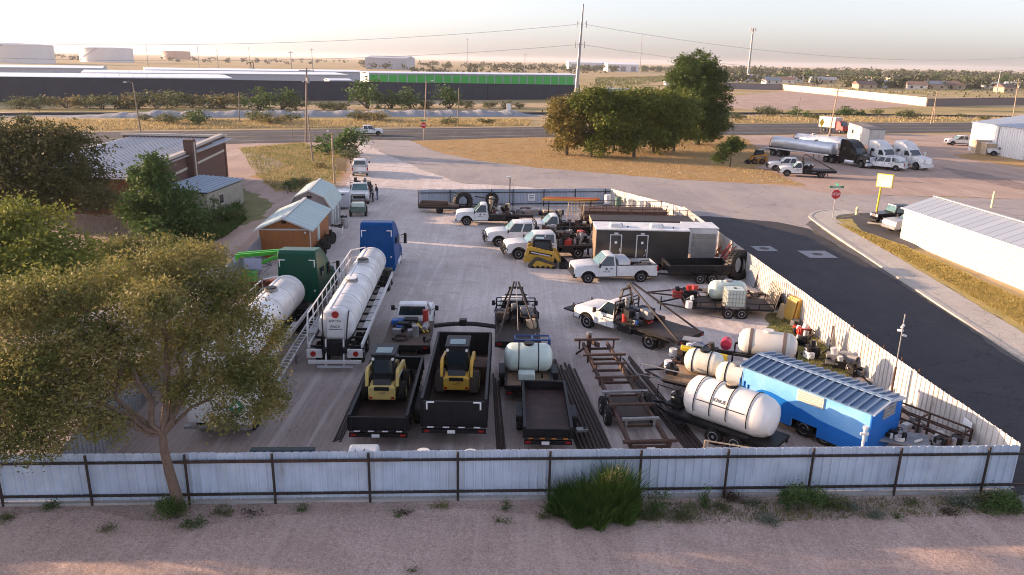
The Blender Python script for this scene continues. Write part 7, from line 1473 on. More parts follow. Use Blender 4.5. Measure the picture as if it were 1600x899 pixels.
t = thing('deck_trailer', 'second rusty deck trailer further back with orange beams along it', 'trailer', (6.2, 67.6, 0), R(1)); B().box((3.8, 1.2, 1.5), (7.8, 2.4, .1)).build('deck', rust, t, smooth=0); mb = B()
for y in (0, 2.4): mb.bar((0, y, 1.4), (7.8, y, 1.4), .1, .22); mb.bar((0, y, 2.1), (7.8, y, 2.1), .05)
for k in range(8): mb.bar((k*1.1, 2.4, 1.4), (k*1.1, 2.4, 2.1), .05); mb.bar((k*1.1, 0, 1.4), (k*1.1, 0, 2.1), .05)
mb.build('frame', rust, t, smooth=0); B().box((3.8, 1.2, .8), (7.6, 2.0, .12)).build('lower_deck', black, t, smooth=0)
for x in (4.5, 5.5): wheel(t, (x, .1, .42), .42, .24, side=-1); wheel(t, (x, 2.3, .42), .42, .24)
for i in range(3):
    b_ = B().box((0, 0, 0), (5.2, .14, .2)).build('orange_beam', orangep if i else mat('orange_yellow_beam', (.62, .30, .04), rough=.5), None); move(b_, (5.3+i*.2, 71.6+i*.5, 1.8), R(-3)); tag(b_, 'long orange steel beam behind the rusty deck trailers, '+('nearest the camera', 'in the middle', 'nearest the back fence')[i], 'beam', 'orange beams on trestles')
t = thing('beam_trestle', 'dark trestle carrying the orange beams near the back fence', 'trestle', (5.4, 72.1, 0), R(-3)); 
for x in (-2.0, 2.0):
    for y in (-.6, .6): B().bar((x, y, 0), (x, y*.9, 1.66), .09).build('leg', black, t, smooth=0)
    B().bar((x, -.8, 1.66), (x, .8, 1.66), .09).build('cross_bar', black, t, smooth=0)
t = thing('pipe_cage', 'pale upright pipe cage left of the rusty deck trailers', 'cage', (4.9, 66.4, 0), R(5)); mb = B()
for k in range(6): mb.bar((k*.28, 0, .9), (k*.28, 0, 2.5), .045)
for z in (.9, 1.7, 2.5): mb.bar((0, 0, z), (1.4, 0, z), .05)
for x in (0, 1.4): mb.bar((x, 0, 0), (x, 0, .9), .07); mb.bar((x, 0, 2.5), (x, .9, .9), .05)
mb.build('bars', tan, t, smooth=0)
for i, (px, m_, lab) in enumerate(((953, whitedirty, 'white drum in the far right corner by the back fence'), (965, mat('green_drum_paint', (.06, .13, .10), rough=.5), 'dark green drum in the far right corner'), (975, poly, 'cream drum right of the dark green one'), (986, whitedirty, 'white drum at the right of the drum row by the sunlit fence'))):
    q = at(px, 318); t = thing('drum', lab, 'drum', (9.6+i*.95, 76.6-i*1.1, 0), 0, 'drums in the far corner'); B().lathe([(0, .3), (.02, .33), (.32, .33), (.34, .35), (.36, .33), (.9, .33), (.95, .3)], (0, 0, .6), 'z', 16).build('barrel', m_, t); B().box((0, 0, .3), (.9, .9, .58)).build('stand', steel, t)
for i, (x, y, lab) in enumerate(((13.4, 68.6, 'pile of tan and white scrap against the sunlit fence at its bend'), (14.9, 65.9, 'heap of white tubes and boxes by the fence below the bend'), (15.3, 62.6, 'brown and white scrap leaning on the fence behind the cargo trailer'), (15.7, 57.0, 'orange and white poles and tools against the street fence above the huge tyre'), (15.4, 54.3, 'red handcart and hoses by the fence near the huge tyre'))):
    t = thing('scrap_pile', lab, 'scrap pile', (x, y, 0), 0, 'scrap along the street fence'); clutter(t, (-.8, .8, -1.1, 1.1, 0), 90+i, 16, [whitedirty, tan, rust, steel, black, (orangep if i == 3 else redp if i == 4 else woodlt)], .15, .5)
    mb = B(); rr_ = random.Random(i)
    for k in range(7): mb.bar((rr_.uniform(-.6, .3), rr_.uniform(-1, 1), 0), (.9, rr_.uniform(-1, 1), rr_.uniform(1.1, 1.9)), .05)
    mb.build('poles', (woodlt, whitedirty, rust, orangep, redp)[i], t, smooth=0)
# small flat trailer and ties at the far left corner
t = thing('flat_trailer', 'low dark flat trailer with a single wheel at the left end of the back fence', 'trailer', (-9.2, 72.6, 0), R(2)); B().box((1.9, .9, .72), (3.9, 1.8, .12)).build('deck', deck, t, smooth=0)
for s in (0, 1.8): wheel(t, (2.0, s, .34), .34, .2, side=(1 if s else -1), rimmat=black)
B().bar((3.8, .9, .65), (5.6, .9, .55), .12).bar((0, 0, .6), (3.9, 0, .6), .1, .16).build('frame', black, t, smooth=0)
for i in range(4):
    b_ = B().box((0, 0, .12), (2.6, .24, .22)).build('railway_tie', deck, None, bevel=.01); move(b_, (-7.9+(i % 2)*.2, 72.9+(i % 3)*.35, .79+(i//3)*.24), R(4-3*i)); tag(b_, 'dark timber tie lying on the flat trailer, %s from the camera' % ORD[i], 'timber', 'timbers on the flat trailer')
# clutter line along the back fence
for i, (x, y, lab) in enumerate(((-.6, 73.8, 'dark heap of equipment behind the first white truck by the back fence'), (2.5, 72.6, 'dark steel equipment left of the pipe cage by the back fence'), (4.8, 60.4, 'black equipment with brown gas bottles behind the welding truck'))):
    t = thing('equipment_pile', lab, 'equipment', (x, y, 0), 0, 'equipment near the back fence'); clutter(t, (-2.2, 2.2, -.8, .8, 0), 110+i, 26, [black, darkbrown, rust, black, steel, tan], .25, .7)
q = at(797, 322); t = thing('lamp_post', 'thin dark lamp post standing at the bluish back fence', 'lamp post', (-.4, 75.0, 0)); B().cyl((0, 0, 0), (0, 0, 3.4), .05, n=8).build('pole', black, t); B().box((-.15, 0, 3.4), (.4, .2, .1)).build('lamp_head', lamp_lens, t, bevel=.02)

# more loose gear where the photo shows it
for i, (x, y, lab, ms) in enumerate(((16.0, 58.6, 'brown and white odds and ends against the fence beside the cargo trailer', [woodlt, whitedirty, rust, tan]), (16.2, 46.9, 'wire coils and small scrap by the street fence behind the low rusty trailer', [steel, black, rust]), (16.9, 41.2, 'small engines and cans at the foot of the yellow cabinet', [black, steel, redp]), (8.6, 59.9, 'dark pipework and drums between the trucks and the restroom trailer', [black, darkbrown, rust, steel]), (3.7, 70.6, 'black frames and brown bottles in front of the back fence, left of the orange beams', [black, darkbrown, tan]), (-15.3, 58.9, 'small bits of scrap between the tyres and the bin', [black, steel, tan]))):
    t = thing('scrap_pile', lab, 'scrap pile', (x, y, 0), 0, 'small scrap piles'); clutter(t, (-.7, .7, -.9, .9, 0), 150+i, 14, ms, .12, .38)
rp_ = random.Random(77)
for i, (x, y, l, a, lab) in enumerate(((4.6, 33.0, .5, 20, 'small rusty plate on the ground left of the skeleton trailer'), (6.6, 33.6, .4, 80, 'flat brown scrap on the ground right of the skeleton trailer'), (2.9, 27.4, .45, 10, 'grey block lying on the wide pipe stack'), (.9, 24.7, .35, 40, 'small pale block on the ground behind the fence at centre'), (7.2, 45.5, .5, 15, 'small dark object with an orange tip on the ground below the white pickup'))):
    t = thing('scrap_piece', lab, 'scrap', (x, y, .02 if i != 2 else .3), R(a)); B().box((0, 0, .06), (l, l*.6, .1)).build('plate', (rust, rust, steel, concrete, black)[i], t, bevel=.01); B().box((l*.3, 0, .13), (l*.25, l*.2, .05)).build('lug', (darkbrown, darkbrown, black, steel, orangep)[i], t)
# ---------------------------------------------------------------- street corner furniture
oct_ = lambda r_: [(math.cos(R(22.5+45*k))*r_, math.sin(R(22.5+45*k))*r_) for k in range(8)]
p = at(1300, 346); t = thing('stop_sign', 'red octagonal stop sign with street name blades at the street corner', 'sign', (p.x, p.y, .12), R(2)); B().cyl((0, 0, 0), (0, 0, 3.5), .035, n=8).build('post', steel, t)
f = B().prism([(x, z+2.55) for x, z in oct_(.47)], -.05, -.035, 'y').build('red_plate', signred, t, smooth=0); B().prism([(x, z+2.55) for x, z in oct_(.5)], -.034, -.025, 'y').build('white_border', signwhite, t, smooth=0); word('STOP', .38, (0, -.056, 2.55), (PI/2, 0, 0), signwhite, f, squeeze=.85)
for i, (z, a) in enumerate(((3.25, 0), (3.48, R(80)))):
    b_ = B().box((0, 0, 0), (1.4 if not i else 1.1, .02, .22)).build('street_name_blade', signgreen, t, smooth=0); b_.location = (0, 0, z); b_.rotation_euler.z = a
    mb = B(); mb.box((0, -.013, 0), (.85, .006, .07)); mb.build('lettering', signwhite, b_, smooth=0)
p = at(1330, 334); t = thing('fire_hydrant', 'pale yellow fire hydrant on the corner sidewalk', 'hydrant', (p.x, p.y-1.2, .14)); B().lathe([(0, .17), (.05, .17), (.06, .11), (.55, .12), (.56, .15), (.62, .15), (.68, .12), (.78, .05), (.8, .03)], (0, 0, 0), 'z', 16).build('barrel', mat('hydrant_cream', (.66, .58, .36), rough=.5), t); 
for s in (1, -1): B().cyl((s*.1, 0, .42), (s*.2, 0, .42), .06).build('outlet', mat('hydrant_cream', (1, 1, 1)), t)
B().cyl((0, 0, .78), (0, 0, .85), .04).build('top_nut', yellowp, t)
p = at(1357, 347); t = thing('business_sign', 'blank white box sign on a leaning yellow pole at the street corner', 'sign', (p.x+.6, p.y, .14), R(-38)); B().cyl((0, 0, 0), (.1, 0, 4.6), .09, n=12).build('pole', yellowp, t); b_ = B().box((.35, 0, 3.95), (1.45, .3, 1.3)).build('sign_box', yellowp, t, bevel=.02); 
for s in (1, -1): B().box((.35, s*.155, 3.95), (1.32, .02, 1.16)).build('face', mat('faded_sign_face', (.72, .72, .68), (.55, .52, .45), 2, .5), b_, smooth=0)
p = at(1372, 353); t = thing('parking_stop', 'pale concrete parking stop at the edge of the small car park', 'parking stop', (p.x, p.y, .14), R(-30)); B().prism([(-.14, 0), (.14, 0), (.09, .14), (-.09, .14)], -.95, .95, 'x').build('block', concrete, t, bevel=.01); B().cyl((-.6, 0, .13), (-.6, 0, .15), .02).cyl((.6, 0, .13), (.6, 0, .15), .02).build('pin', rust, t)
p = at(1549, 325); t = thing('bollard', 'tall pale yellow bollard beyond the roof of the white building', 'bollard', p); B().cyl((0, 0, 0), (0, 0, 1.7), .12, n=12).build('pipe', mat('pale_yellow_paint', (.7, .62, .35), rough=.5), t); B().ball((0, 0, 1.7), .12, 10, 6).build('cap', mat('pale_yellow_paint', (1, 1, 1)), t)
# off-road vehicle and pickup in the small car park
t = thing('offroad_vehicle', 'black open-fendered off-road vehicle parked beside the white building', 'car', (34.9, 70.6, .14), R(192))
B().prism([(.85, .7), (.85, 1.2), (-.7, 1.3), (-.7, .6)], -.65, .65, 'y', inset=lambda p_, q_: .12 if p_ > .3 else 0).build('hood', blackcab, t, bevel=.04); B().prism([(-.65, .55), (-.65, 1.3), (-2.9, 1.3), (-2.9, .55)], -.78, .78, 'y').build('body', blackcab, t, bevel=.04)
greenhouse(t, blacksatin, -.72, -2.88, -1.0, -2.8, 1.3, 1.88, .75, .66, 2)
for s in (1, -1):
    wheel(t, (0, s*.82, .42), .44, .3, side=s); wheel(t, (-2.5, s*.82, .42), .44, .3, side=s); B().cyl((.86, s*.42, 1.02), (.92, s*.42, 1.02), .13).build('headlight', lamp_lens, t); B().box((.05, s*.84, .92), (1.0, .34, .08)).build('fender', blacksatin, t, bevel=.03); B().box((-2.5, s*.84, .95), (.95, .3, .08)).build('fender', blacksatin, t, bevel=.03)
mb = B()
for k in range(7): mb.box((.87, -.27+k*.09, 1.02), (.03, .045, .26))
mb.build('grille', steel, t, smooth=0); B().box((1.1, 0, .62), (.25, 1.6, .2)).build('bumper', black, t, bevel=.03); B().box((-.95, 0, 1.92), (.12, 1.1, .08)).build('light_bar', lamp_lens, t); B().cyl((-2.95, 0, 1.0), (-3.15, 0, 1.0), .4).build('spare_wheel', tyre, t)
pickup('pickup_truck', 'silver pickup nosing out from behind the corner of the white building', 'pickup truck', (34.9, 67.4, .14), R(190), 2, 3.6, 'box', body=mat('silver_paint', (.42, .42, .43), rough=.3, metal=.5), grille=alu, group='pickups beyond the street')
# ---------------------------------------------------------------- vehicles on the dirt lot beyond the road
y_ = R(166)
pickup('winch_truck', 'white winch truck with a sloping black rack at the edge of the golden grass', 'truck', near_side(at(1229, 276), y_), y_, 1, 4.4, 'gin', wr=.43, tag_door=DOOR, extras=(bullbar, deck_gear(31, 8)), flat_len=4.2, group='trucks by the golden grass')
pickup('crew_truck', 'white truck half hidden behind the nearer winch truck at the golden grass edge', 'truck', near_side(at(1213, 270), R(168))+Vector((.3, 1.5, 0)), R(168), 2, 4.0, 'box', extras=(bullbar,), group='trucks by the golden grass')
q = at(1183, 256); loader('dusty orange-yellow wheeled loader with its bucket to the left beside the grove', (q.x, q.y, 0), R(172), False, mat('orange_machine_paint', (.52, .22, .03), (.38, .17, .04), 3, .5), mat('orange_machine_paint', (1, 1, 1)), txt=None)
ys = 0
tractor('glossy black sleeper truck coupled to the nearer silver tanker', (at(1365, 264).x-.8, at(1365, 264).y+1, 0), R(-66), blackcab, 'semi trucks on the dirt lot', stripe=False)
tractor('white sleeper truck with a chrome grille, left of the two white ones', (at(1405, 266).x-.3, at(1405, 266).y+1, 0), R(-66), white, 'semi trucks on the dirt lot', stripe=False)
tractor('white sleeper truck at the right end of the parked semi trucks', (at(1446, 267).x-.3, at(1446, 267).y+1, 0), R(-66), white, 'semi trucks on the dirt lot', stripe=False)
bx_ = at(1365, 264)
def chrome_tanker(lab, loc, yaw, L_=12.5): return tanker(lab, loc, yaw, L_, r=.95, zc=2.2, m=alu, rails=False, group='silver tanker trailers', bands=5, words=False)
h = Vector((math.cos(R(-58)), math.sin(R(-58)), 0)); tr = Vector((bx_.x-.8, bx_.y+1, 0))-h*(5.6+.6+12.0)
chrome_tanker('silver polished tanker trailer behind the black sleeper truck', tr, R(-58), 12.6)
chrome_tanker('second silver tanker trailer parked behind the first on the dirt lot', tr+Vector((6.0, 6.5, 0)), R(-50), 9.5)
pickup('pickup_truck', 'white pickup seen from its tail between the black and the white sleeper trucks', 'pickup truck', (at(1372, 268).x+.6, at(1372, 268).y+3.6, 0), R(140), 2, 3.6, 'box', group='pickups beyond the street', bumper=alu)
la, lb2 = at(1322, 224), at(1400, 258); t = thing('long_box_trailer', 'long rust-stained white box trailer with a small window behind the semi trucks', 'trailer', (la.x, la.y, 0), yaw_of(la, lb2))
B().box((8, 1.3, 2.5), (16, 2.6, 2.9)).build('box', mat('stained_white_panel', (.58, .55, .50), (.33, .24, .18), .5, .7, lo=.45, hi=.75, stretch=(1, 1, .3)), t, bevel=.03); B().box((8, 1.3, 4.0), (16.2, 2.7, .1)).build('roof', mat('dark_worn_roof', (.16, .13, .12), (.28, .24, .22), .5, .8), t); w_ = B().box((4.2, -.02, 2.6), (1.3, .08, .9)).build('window', trim, t); B().box((4.2, -.07, 2.6), (1.1, .03, .7)).build('pane', glass, w_)
for x in (1.5, 2.7): wheel(t, (x, .2, .5), .5, .28, side=-1); wheel(t, (x, 2.4, .5), .5, .28)
t = thing('red_truck', 'red and white truck at the roadside left of the long box trailer', 'truck', at(1310, 208), R(-60)); B().box((-2.5, 0, 2.2), (4.4, 2.4, 2.2)).build('box', mat('faded_cream', (.6, .5, .42), rough=.6), t, bevel=.05); B().prism([(0, .6), (1.8, .6), (1.85, 1.5), (1.3, 1.7), (.9, 2.6), (0, 2.7)], -1.1, 1.1, 'y').build('cab', redp, t, bevel=.05); B().prism([(1.38, 1.75), (1.0, 2.5), (.98, 2.5), (1.36, 1.75)], -.95, .95, 'y').build('windscreen', glass, t)
for x in (1.0, -3.2):
    for s in (1, -1): wheel(t, (x, s*1.0, .45), .45, .28, side=s)
B().box((-2.5, 0, 3.34), (4.5, 2.5, .08)).build('roof', whitedirty, t)
p = at(1281, 214); t = thing('yellow_sign', 'yellow diamond warning sign seen on the highway verge beside the leaning pole', 'sign', p, R(35)); B().cyl((0, 0, 0), (0, 0, 3.2), .05).build('post', wood, t); B().box((0, -.05, 3.0), (1.25, .03, 1.25), 0, 0, PI/4).build('plate', yellowp, t)
pickup('pickup_truck', 'white crew pickup facing left, beyond the tan crates by the warehouse', 'pickup truck', (at(1485, 227).x, at(1485, 227).y, 0), R(172), 2, 3.8, 'box', group='pickups beyond the street')
pickup('pickup_truck', 'white crew pickup facing left on the grass in front of the warehouse', 'pickup truck', (at(1549, 243).x, at(1549, 243).y, 0), R(165), 2, 3.8, 'box', group='pickups beyond the street')
pickup('pickup_truck', 'white crew pickup driving right along the highway', 'pickup truck', (at(590, 212).x, at(590, 212).y+.6, 0), R(12), 2, 3.8, 'box', group='pickups beyond the street')
for i, (px, py, s) in enumerate(((1530, 240, 2.4), (1543, 242, 2.0), (1552, 240, 2.2))):
    q = at(px, py); t = thing('storage_crate', ('tall tan crate at the left of the crates by the warehouse', 'tan crate in the middle of the crates by the warehouse', 'tan crate nearest the warehouse pickup')[i], 'crate', q, R(-10+9*i), 'tan crates by the warehouse'); B().box((0, 0, s/2), (s*.95, s*.9, s)).build('box', tan, t, bevel=.03); B().box((0, 0, s+.04), (s, s*.95, .08)).build('lid', bluefence if i != 1 else white, t)
# ---------------------------------------------------------------- utility poles and lamps
polem = mat('grey_brown_pole', (.20, .15, .12), (.30, .24, .19), 4, .9, stretch=(4, 4, .5)); tanpole = mat('tan_pole', (.42, .30, .20), (.34, .25, .17), 4, .9)
def pole(lab, px, py, top_px, top_py, r=.16, arms=0, m=polem, lamp=None, cat='utility pole', ins=True, transformer=False):
    b_ = at(px, py); x, y, w = (top_px-800)/CAM_F, -(top_py-449.5)/CAM_F, -1
    x, y = x*math.cos(CAM_A)-y*math.sin(CAM_A), x*math.sin(CAM_A)+y*math.cos(CAM_A); tt = PI/2-CAM_P
    Yd = y*math.cos(tt)-w*math.sin(tt); Zd = y*math.sin(tt)+w*math.cos(tt); s = b_.y/Yd; top = Vector((x*s, b_.y, CAM_H+Zd*s))
    t = thing('utility_pole', lab, cat, b_); d = top-b_
    B().cyl((0, 0, 0), d, r, r*.65, 10).build('pole', m, t); u = d.normalized()
    for k in range(arms):
        c = d-u*(.5+k*1.1); B().bar((c.x-1.3, c.y+.15, c.z), (c.x+1.3, c.y-.15, c.z), .12).build('cross_arm', m, t, smooth=0)
        if ins:
            for q in (-1.2, -.5, .5, 1.2): B().cyl((c.x+q, c.y, c.z+.05), (c.x+q, c.y, c.z+.3), .05, n=8).build('insulator', whitedirty, t)
    if transformer: c = d-u*2.6; B().cyl((c.x+.35, c.y-.1, c.z), (c.x+.35, c.y-.1, c.z+.9), .25).build('transformer', steel, t)
    if lamp: c = d*lamp[2]; B().tube([(c.x, c.y, c.z), (c.x+lamp[0]*.6, c.y, c.z+.3), (c.x+lamp[0], c.y, c.z+.25)], .04, 6).build('lamp_arm', steel, t); B().box((c.x+lamp[0]*1.2, c.y, c.z+.2), (abs(lamp[0])*.5, .35, .18)).build('lamp_head', lamp_lens, t, bevel=.05)
    return t, top
t1, T1 = pole('leaning wooden pole with a lamp arm above the brick building roof', 220, 206, 207, 129, .16, 0, lamp=(-1.2, 0, .98))
t2, T2 = pole('tallest double wooden pole with a cross arm left of the highway bend', 478, 222, 479, 106, .2, 1, lamp=(-.5, 0, .8), transformer=True)
pole('slanting brace pole next to the tallest double wooden pole', 489, 254, 481, 180, .12, 0, ins=False)
pole('wooden pole with a small white lamp above the barn shed', 523, 287, 518, 207, .13, 0, m=tanpole, lamp=(-.35, 0, .99))
t5, T5 = pole('tan street lamp pole with a flat pale lamp head near the highway', 663, 209, 666, 127, .13, 0, m=tanpole, lamp=(1.0, 0, .99))
pole('thin bare wooden pole right of the tan street lamp', 715, 191, 717, 137, .12, 0)
pole('thin bare wooden pole left of the tallest double pole, near the railway', 374, 190, 373, 144, .12, 0)
t8, T8 = pole('leaning tan pole behind the silver tankers', 1295, 214, 1310, 139, .16, 1, m=tanpole, ins=False)
pole('short double tan pole in the strip right of the long box trailer', 1454, 194, 1465, 142, .14, 0, m=tanpole); pole('short tan pole beside the double one near the railway', 1459, 193, 1462, 155, .12, 0, m=tanpole)
t9, T9 = pole('tan pole with a transformer at the right edge behind the warehouse', 1582, 188, 1592, 124, .18, 1, m=tanpole, transformer=True)
pole('slim pale pole on the grass right of the pine', 1245, 187, 1251, 152, .1, 0)
pole('short stake beside the highway left of the tallest pole', 457, 218, 456, 194, .07, 0, ins=False); pole('thin dark stake on the dry grass beside the barn shed', 450, 303, 448, 290, .08, 0, ins=False)
p = at(795, 178); t = thing('rail_box', 'small white signal cabinet by the railway left of the grove', 'cabinet', p); B().box((0, 0, 1.4), (1.3, .8, 2.8)).build('cabinet', white, t, bevel=.05); B().box((0, -.42, 1.4), (1.0, .04, 2.2)).build('door', whitedirty, t)
p = at(662, 218); t = thing('stop_sign', 'small stop sign facing the side road at the highway junction', 'sign', (at(662, 219).x, at(662, 219).y, 0), R(5)); B().cyl((0, 0, 0), (0, 0, 3.0), .05, n=8).build('post', steel, t); f = B().prism([(x*1.15, z*1.15+2.7) for x, z in oct_(.47)], -.05, -.035, 'y').build('red_plate', signred, t, smooth=0); word('STOP', .42, (0, -.056, 2.7), (PI/2, 0, 0), signwhite, f, squeeze=.85); B().box((0, -.02, 3.6), (1.1, .02, .25)).bar((0, 0, 3), (0, 0, 3.7), .05).build('name_blade', signgreen, t, smooth=0)
# transmission pole and its wires
b_ = at(899, 163); t = thing('transmission_pole', 'very tall grey steel transmission pole rising behind the grove', 'transmission pole', b_); hT = 33.5
B().cyl((0, 0, 0), (1.3, 0, hT), .75, .25, 14).build('pole', steel, t)
for z, s in ((hT*.80, 1), (hT*.80, -1), (hT*.60, 1), (hT*.60, -1)):
    B().bar((z/hT*1.3, 0, z), (z/hT*1.3+s*1.6, 0, z+.3), .12).build('arm', steel, t); B().cyl((z/hT*1.3+s*1.6, 0, z-1.1), (z/hT*1.3+s*1.6, 0, z+1.2), .14, n=8).build('insulator', steel, t)
wirem = mat('wire_grey', (.25, .25, .27), rough=.6)
def wire(lab, a, b_, sag, r=.05, grp='overhead wires'):
    a = Vector(a); b_ = Vector(b_); o = B().tube([tuple(a.lerp(b_, k/40)-Vector((0, 0, sag*4*(k/40)*(1-k/40)))-a) for k in range(41)], r, 5).build('overhead_wire', wirem, None); o.location = a; tag(o, lab, 'wire', grp)
def nbp(px, py, Y): q = nb(px, py, Y, 1, 1, 1); return Vector(q[:3])
Tb = b_; 
wire('upper overhead wire left of the tall transmission pole', nbp(-80, 66, 230), (Tb.x-.5, Tb.y, hT*.80), 3); wire('lower overhead wire left of the tall transmission pole', nbp(-80, 88, 230), (Tb.x-.7, Tb.y, hT*.60), 3)
wire('upper overhead wire sagging right of the tall transmission pole', (Tb.x+2.6, Tb.y, hT*.80), nbp(1750, 74, 420), 9); wire('lower overhead wire sagging right of the tall transmission pole', (Tb.x+2.4, Tb.y, hT*.60), nbp(1750, 92, 420), 9)
b_ = at(1168, 124); t = thing('cell_tower', 'tall slim grey cell tower with an antenna crown on the right horizon', 'tower', b_); sc = b_.y; hT2 = (nb(1177, 44, b_.y, 1, 1, 1))[2]; xo = nb(1177, 44, b_.y, 1, 1, 1)[0]-b_.x
B().cyl((0, 0, 0), (xo, 0, hT2), sc*.0016, sc*.0009, 12).build('mast', steel, t)
for k in range(6):
    a = k*PI/3; rr = sc*.0032; B().box((xo+math.cos(a)*rr, math.sin(a)*rr, hT2-1.5), (sc*.0012, sc*.0012, 3.2)).build('antenna', whitedirty, t); B().bar((xo, 0, hT2-1.5), (xo+math.cos(a)*rr, math.sin(a)*rr, hT2-1.5), .3).build('bracket', steel, t)
# ---------------------------------------------------------------- rails, gravel bank, tank farm and the far plain
gA, gB = at(95, 184), at(842, 182); d = gB-gA; gb = B(); n = 220; r_ = random.Random(4); hs_ = []
h = 0
for i in range(n+1):
    env = min(1, i/40)*min(1, (n-i)/12); hs_.append(env*(1.25+.12*math.sin(i*.9)+.2*math.sin(i*.37)+r_.uniform(-.12, .12)))
nn = Vector((-d.y, d.x, 0)).normalized(); gv = []
for i in range(n+1):
    c = gA+d*(i/n); H_ = hs_[i]
    for o_, z in ((-1.5, 0), (0, H_*.55), (3, H_), (6, H_*.9), (10, 0)): q = c+nn*o_; gv.append((q.x, q.y, z+.01))
gb.add(gv, [(i*5+j, i*5+j+1, i*5+j+6, i*5+j+5) for i in range(n) for j in range(4)]); struct(gb.build('gravel_bank', ground_mat('grey_gravel', (.34, .345, .36), (.26, .265, .28), (.42, .42, .43), .5, .8, None, fine=2), smooth=40))
railm_ = mat('dark_rail', (.03, .028, .03), rough=.5)
for off in (0, 1.6):
    P = [at(-300, 187), at(60, 180), at(500, 180.2), at(840, 179.4), at(1200, 179.2), at(1700, 186)]
    mb = B()
    for i in range(len(P)-1): mb.bar(P[i]+Vector((0, off, .3)), P[i+1]+Vector((0, off, .3)), .3, .5)
    struct(mb.build('rail', railm_, smooth=0))
def vtank(lab, px0, px1, ytop, ybase, m, dist, grp='oil storage tanks on the horizon'):
    a = at((px0+px1)/2, ybase); dist = a.length; w = (px1-px0)/CAM_F*dist*1.03/2; ht = (ybase-ytop)/CAM_F*dist*.8
    t = thing('storage_tank', lab, 'storage tank', (a.x, a.y+w, 0), 0, grp); B().lathe([(0, w), (ht, w), (ht+.02*w, w*.98), (ht+w*.07, .01)], (0, 0, 0), 'z', 48).build('shell', m, t, smooth=20)
    for z in (.3, .62, .97): B().lathe([(0, w*1.001), (0, w*1.012), (.5, w*1.012), (.5, w*1.001)], (0, 0, ht*z), 'z', 48, cap=False).build('stiffening_ring', m, t)
    B().tube([(math.cos(a_)*w*1.01, math.sin(a_)*w*1.01, ht*max(0, min(1, (a_+2.6)/1.2))) for a_ in [-2.6+1.2*k/12 for k in range(13)]], .5, 4).build('stairway', steel, t)
    return t
twm = mat('white_tank_shell', (.66, .64, .64), (.60, .58, .58), .05, .5)
vtank('large white oil storage tank cut by the left edge of the photo', -40, 39, 71, 99, twm, 560); vtank('large white oil storage tank, second from the left edge', 116, 180, 75, 97.5, twm, 640); vtank('smaller rusty brown storage tank far right of the white ones', 249, 285, 80, 93, mat('brown_tank_shell', (.34, .20, .15), rough=.7), 900)
# large sheds far off
def farbox(lab, px0, px1, ytop, ybase, dist, m, rm=None, depth=30, grp='distant warehouses', yaw=R(4), cat='warehouse', name='distant_warehouse', doors=0):
    a = at(px0, ybase); b2 = at(px1, ybase); dist = a.length; depth = depth*dist/600; yaw = 0; b2 = Vector((b2.x*a.y/b2.y, a.y, 0)); L_ = (b2-a).length; ht = (ybase-ytop)/CAM_F*dist
    t = thing(name, lab, cat, (a.x, a.y, 0), yaw, grp); B().box((L_/2, depth/2, ht*.44), (L_, depth, ht*.88)).build('wall', m, t, smooth=0)
    B().prism([(-.5, ht*.88), (depth/2, ht*1.08), (depth+.5, ht*.88)], -.5, L_+.5, 'x').build('roof', rm or sroof, t, smooth=0)
    for k in range(doors): B().box((L_*(k+.5)/doors, -.1, ht*.35), (L_/doors*.5, .3, ht*.6)).build('door', steel, t, smooth=0)
    return t
farbox('grey metal warehouse with a low gable beyond the green storage doors', 571, 635, 90, 108, 560, lgrey, lgrey, 50)
farbox('long white warehouse with a thin roof line, left one behind the grove', 888, 946, 97, 109, 700, whitedirty, doors=3); farbox('second white warehouse with big doors right beside it', 949, 998, 100, 112, 660, whitedirty, doors=3)
# pumpjack
p = at(392, 108); t = thing('pumpjack', 'small black oil pumpjack beyond the left storage roofs', 'pumpjack', (p.x, p.y, 0)); mb = B(); mb.bar((-3.5, 0, 6), (3.0, 0, 7.8), .5, .9); mb.build('walking_beam', black, t); B().bar((-1.5, -1.2, 0), (0, 0, 7), .4).bar((1.5, 1.2, 0), (0, 0, 7), .4).bar((-1, 1.2, 0), (0, 0, 7), .4).build('samson_post', black, t); B().prism([(-4.2, 4.6), (-3.2, 4.8), (-3.2, 6.8), (-4.0, 7.0)], -.3, .3, 'y').build('horse_head', black, t); B().box((3.0, 0, 3.8), (.8, .8, 7)).box((2.5, 0, .6), (4, 2, 1.2)).build('counterweight', black, t)
# long tan walls on the right plain
twl = mat('sunlit_tan_wall', (.62, .50, .38), (.55, .44, .33), .3, .9)
def twall(lab, P, h, m=twl):
    P = [at(*p) for p in P]; o = P[0].copy(); t = thing('boundary_wall', lab, 'wall', o); mb = B(); cb = B()
    for i in range(len(P)-1):
        a, b2 = P[i]-o, P[i+1]-o; u = Vector((0, 0, h/2)); mb.bar(a+u, b2+u, .4, h); cb.bar(a+u*2.04, b2+u*2.04, .7, .25)
    mb.build('wall', m, t, smooth=0); cb.build('coping', m, t, smooth=0)
twall('long pale tan wall running diagonally across the right plain', [(1222, 141), (1320, 151), (1447, 166.5)], 3.2); twall('shadowed stretch of the tan wall leading right from its corner', [(1447, 166.5), (1560, 164), (1750, 163)], 2.8, mat('shade_brown_wall', (.22, .17, .15), rough=.9))  # second stretch: same tan wall, its shade painted in as a darker brown
twall('second pale tan wall further off near the houses', [(1290, 124.5), (1350, 126.5), (1405, 131)], 4.5); twall('grey low wall left of the diagonal tan wall beside the pine', [(1130, 139), (1222, 141)], 3.4, mat('grey_low_wall', (.20, .18, .19), rough=.9)); twall('dark low wall in front of the far houses on the right', [(1405, 131), (1520, 133), (1750, 134)], 3.2, mat('shade_brown_wall', (1, 1, 1)))
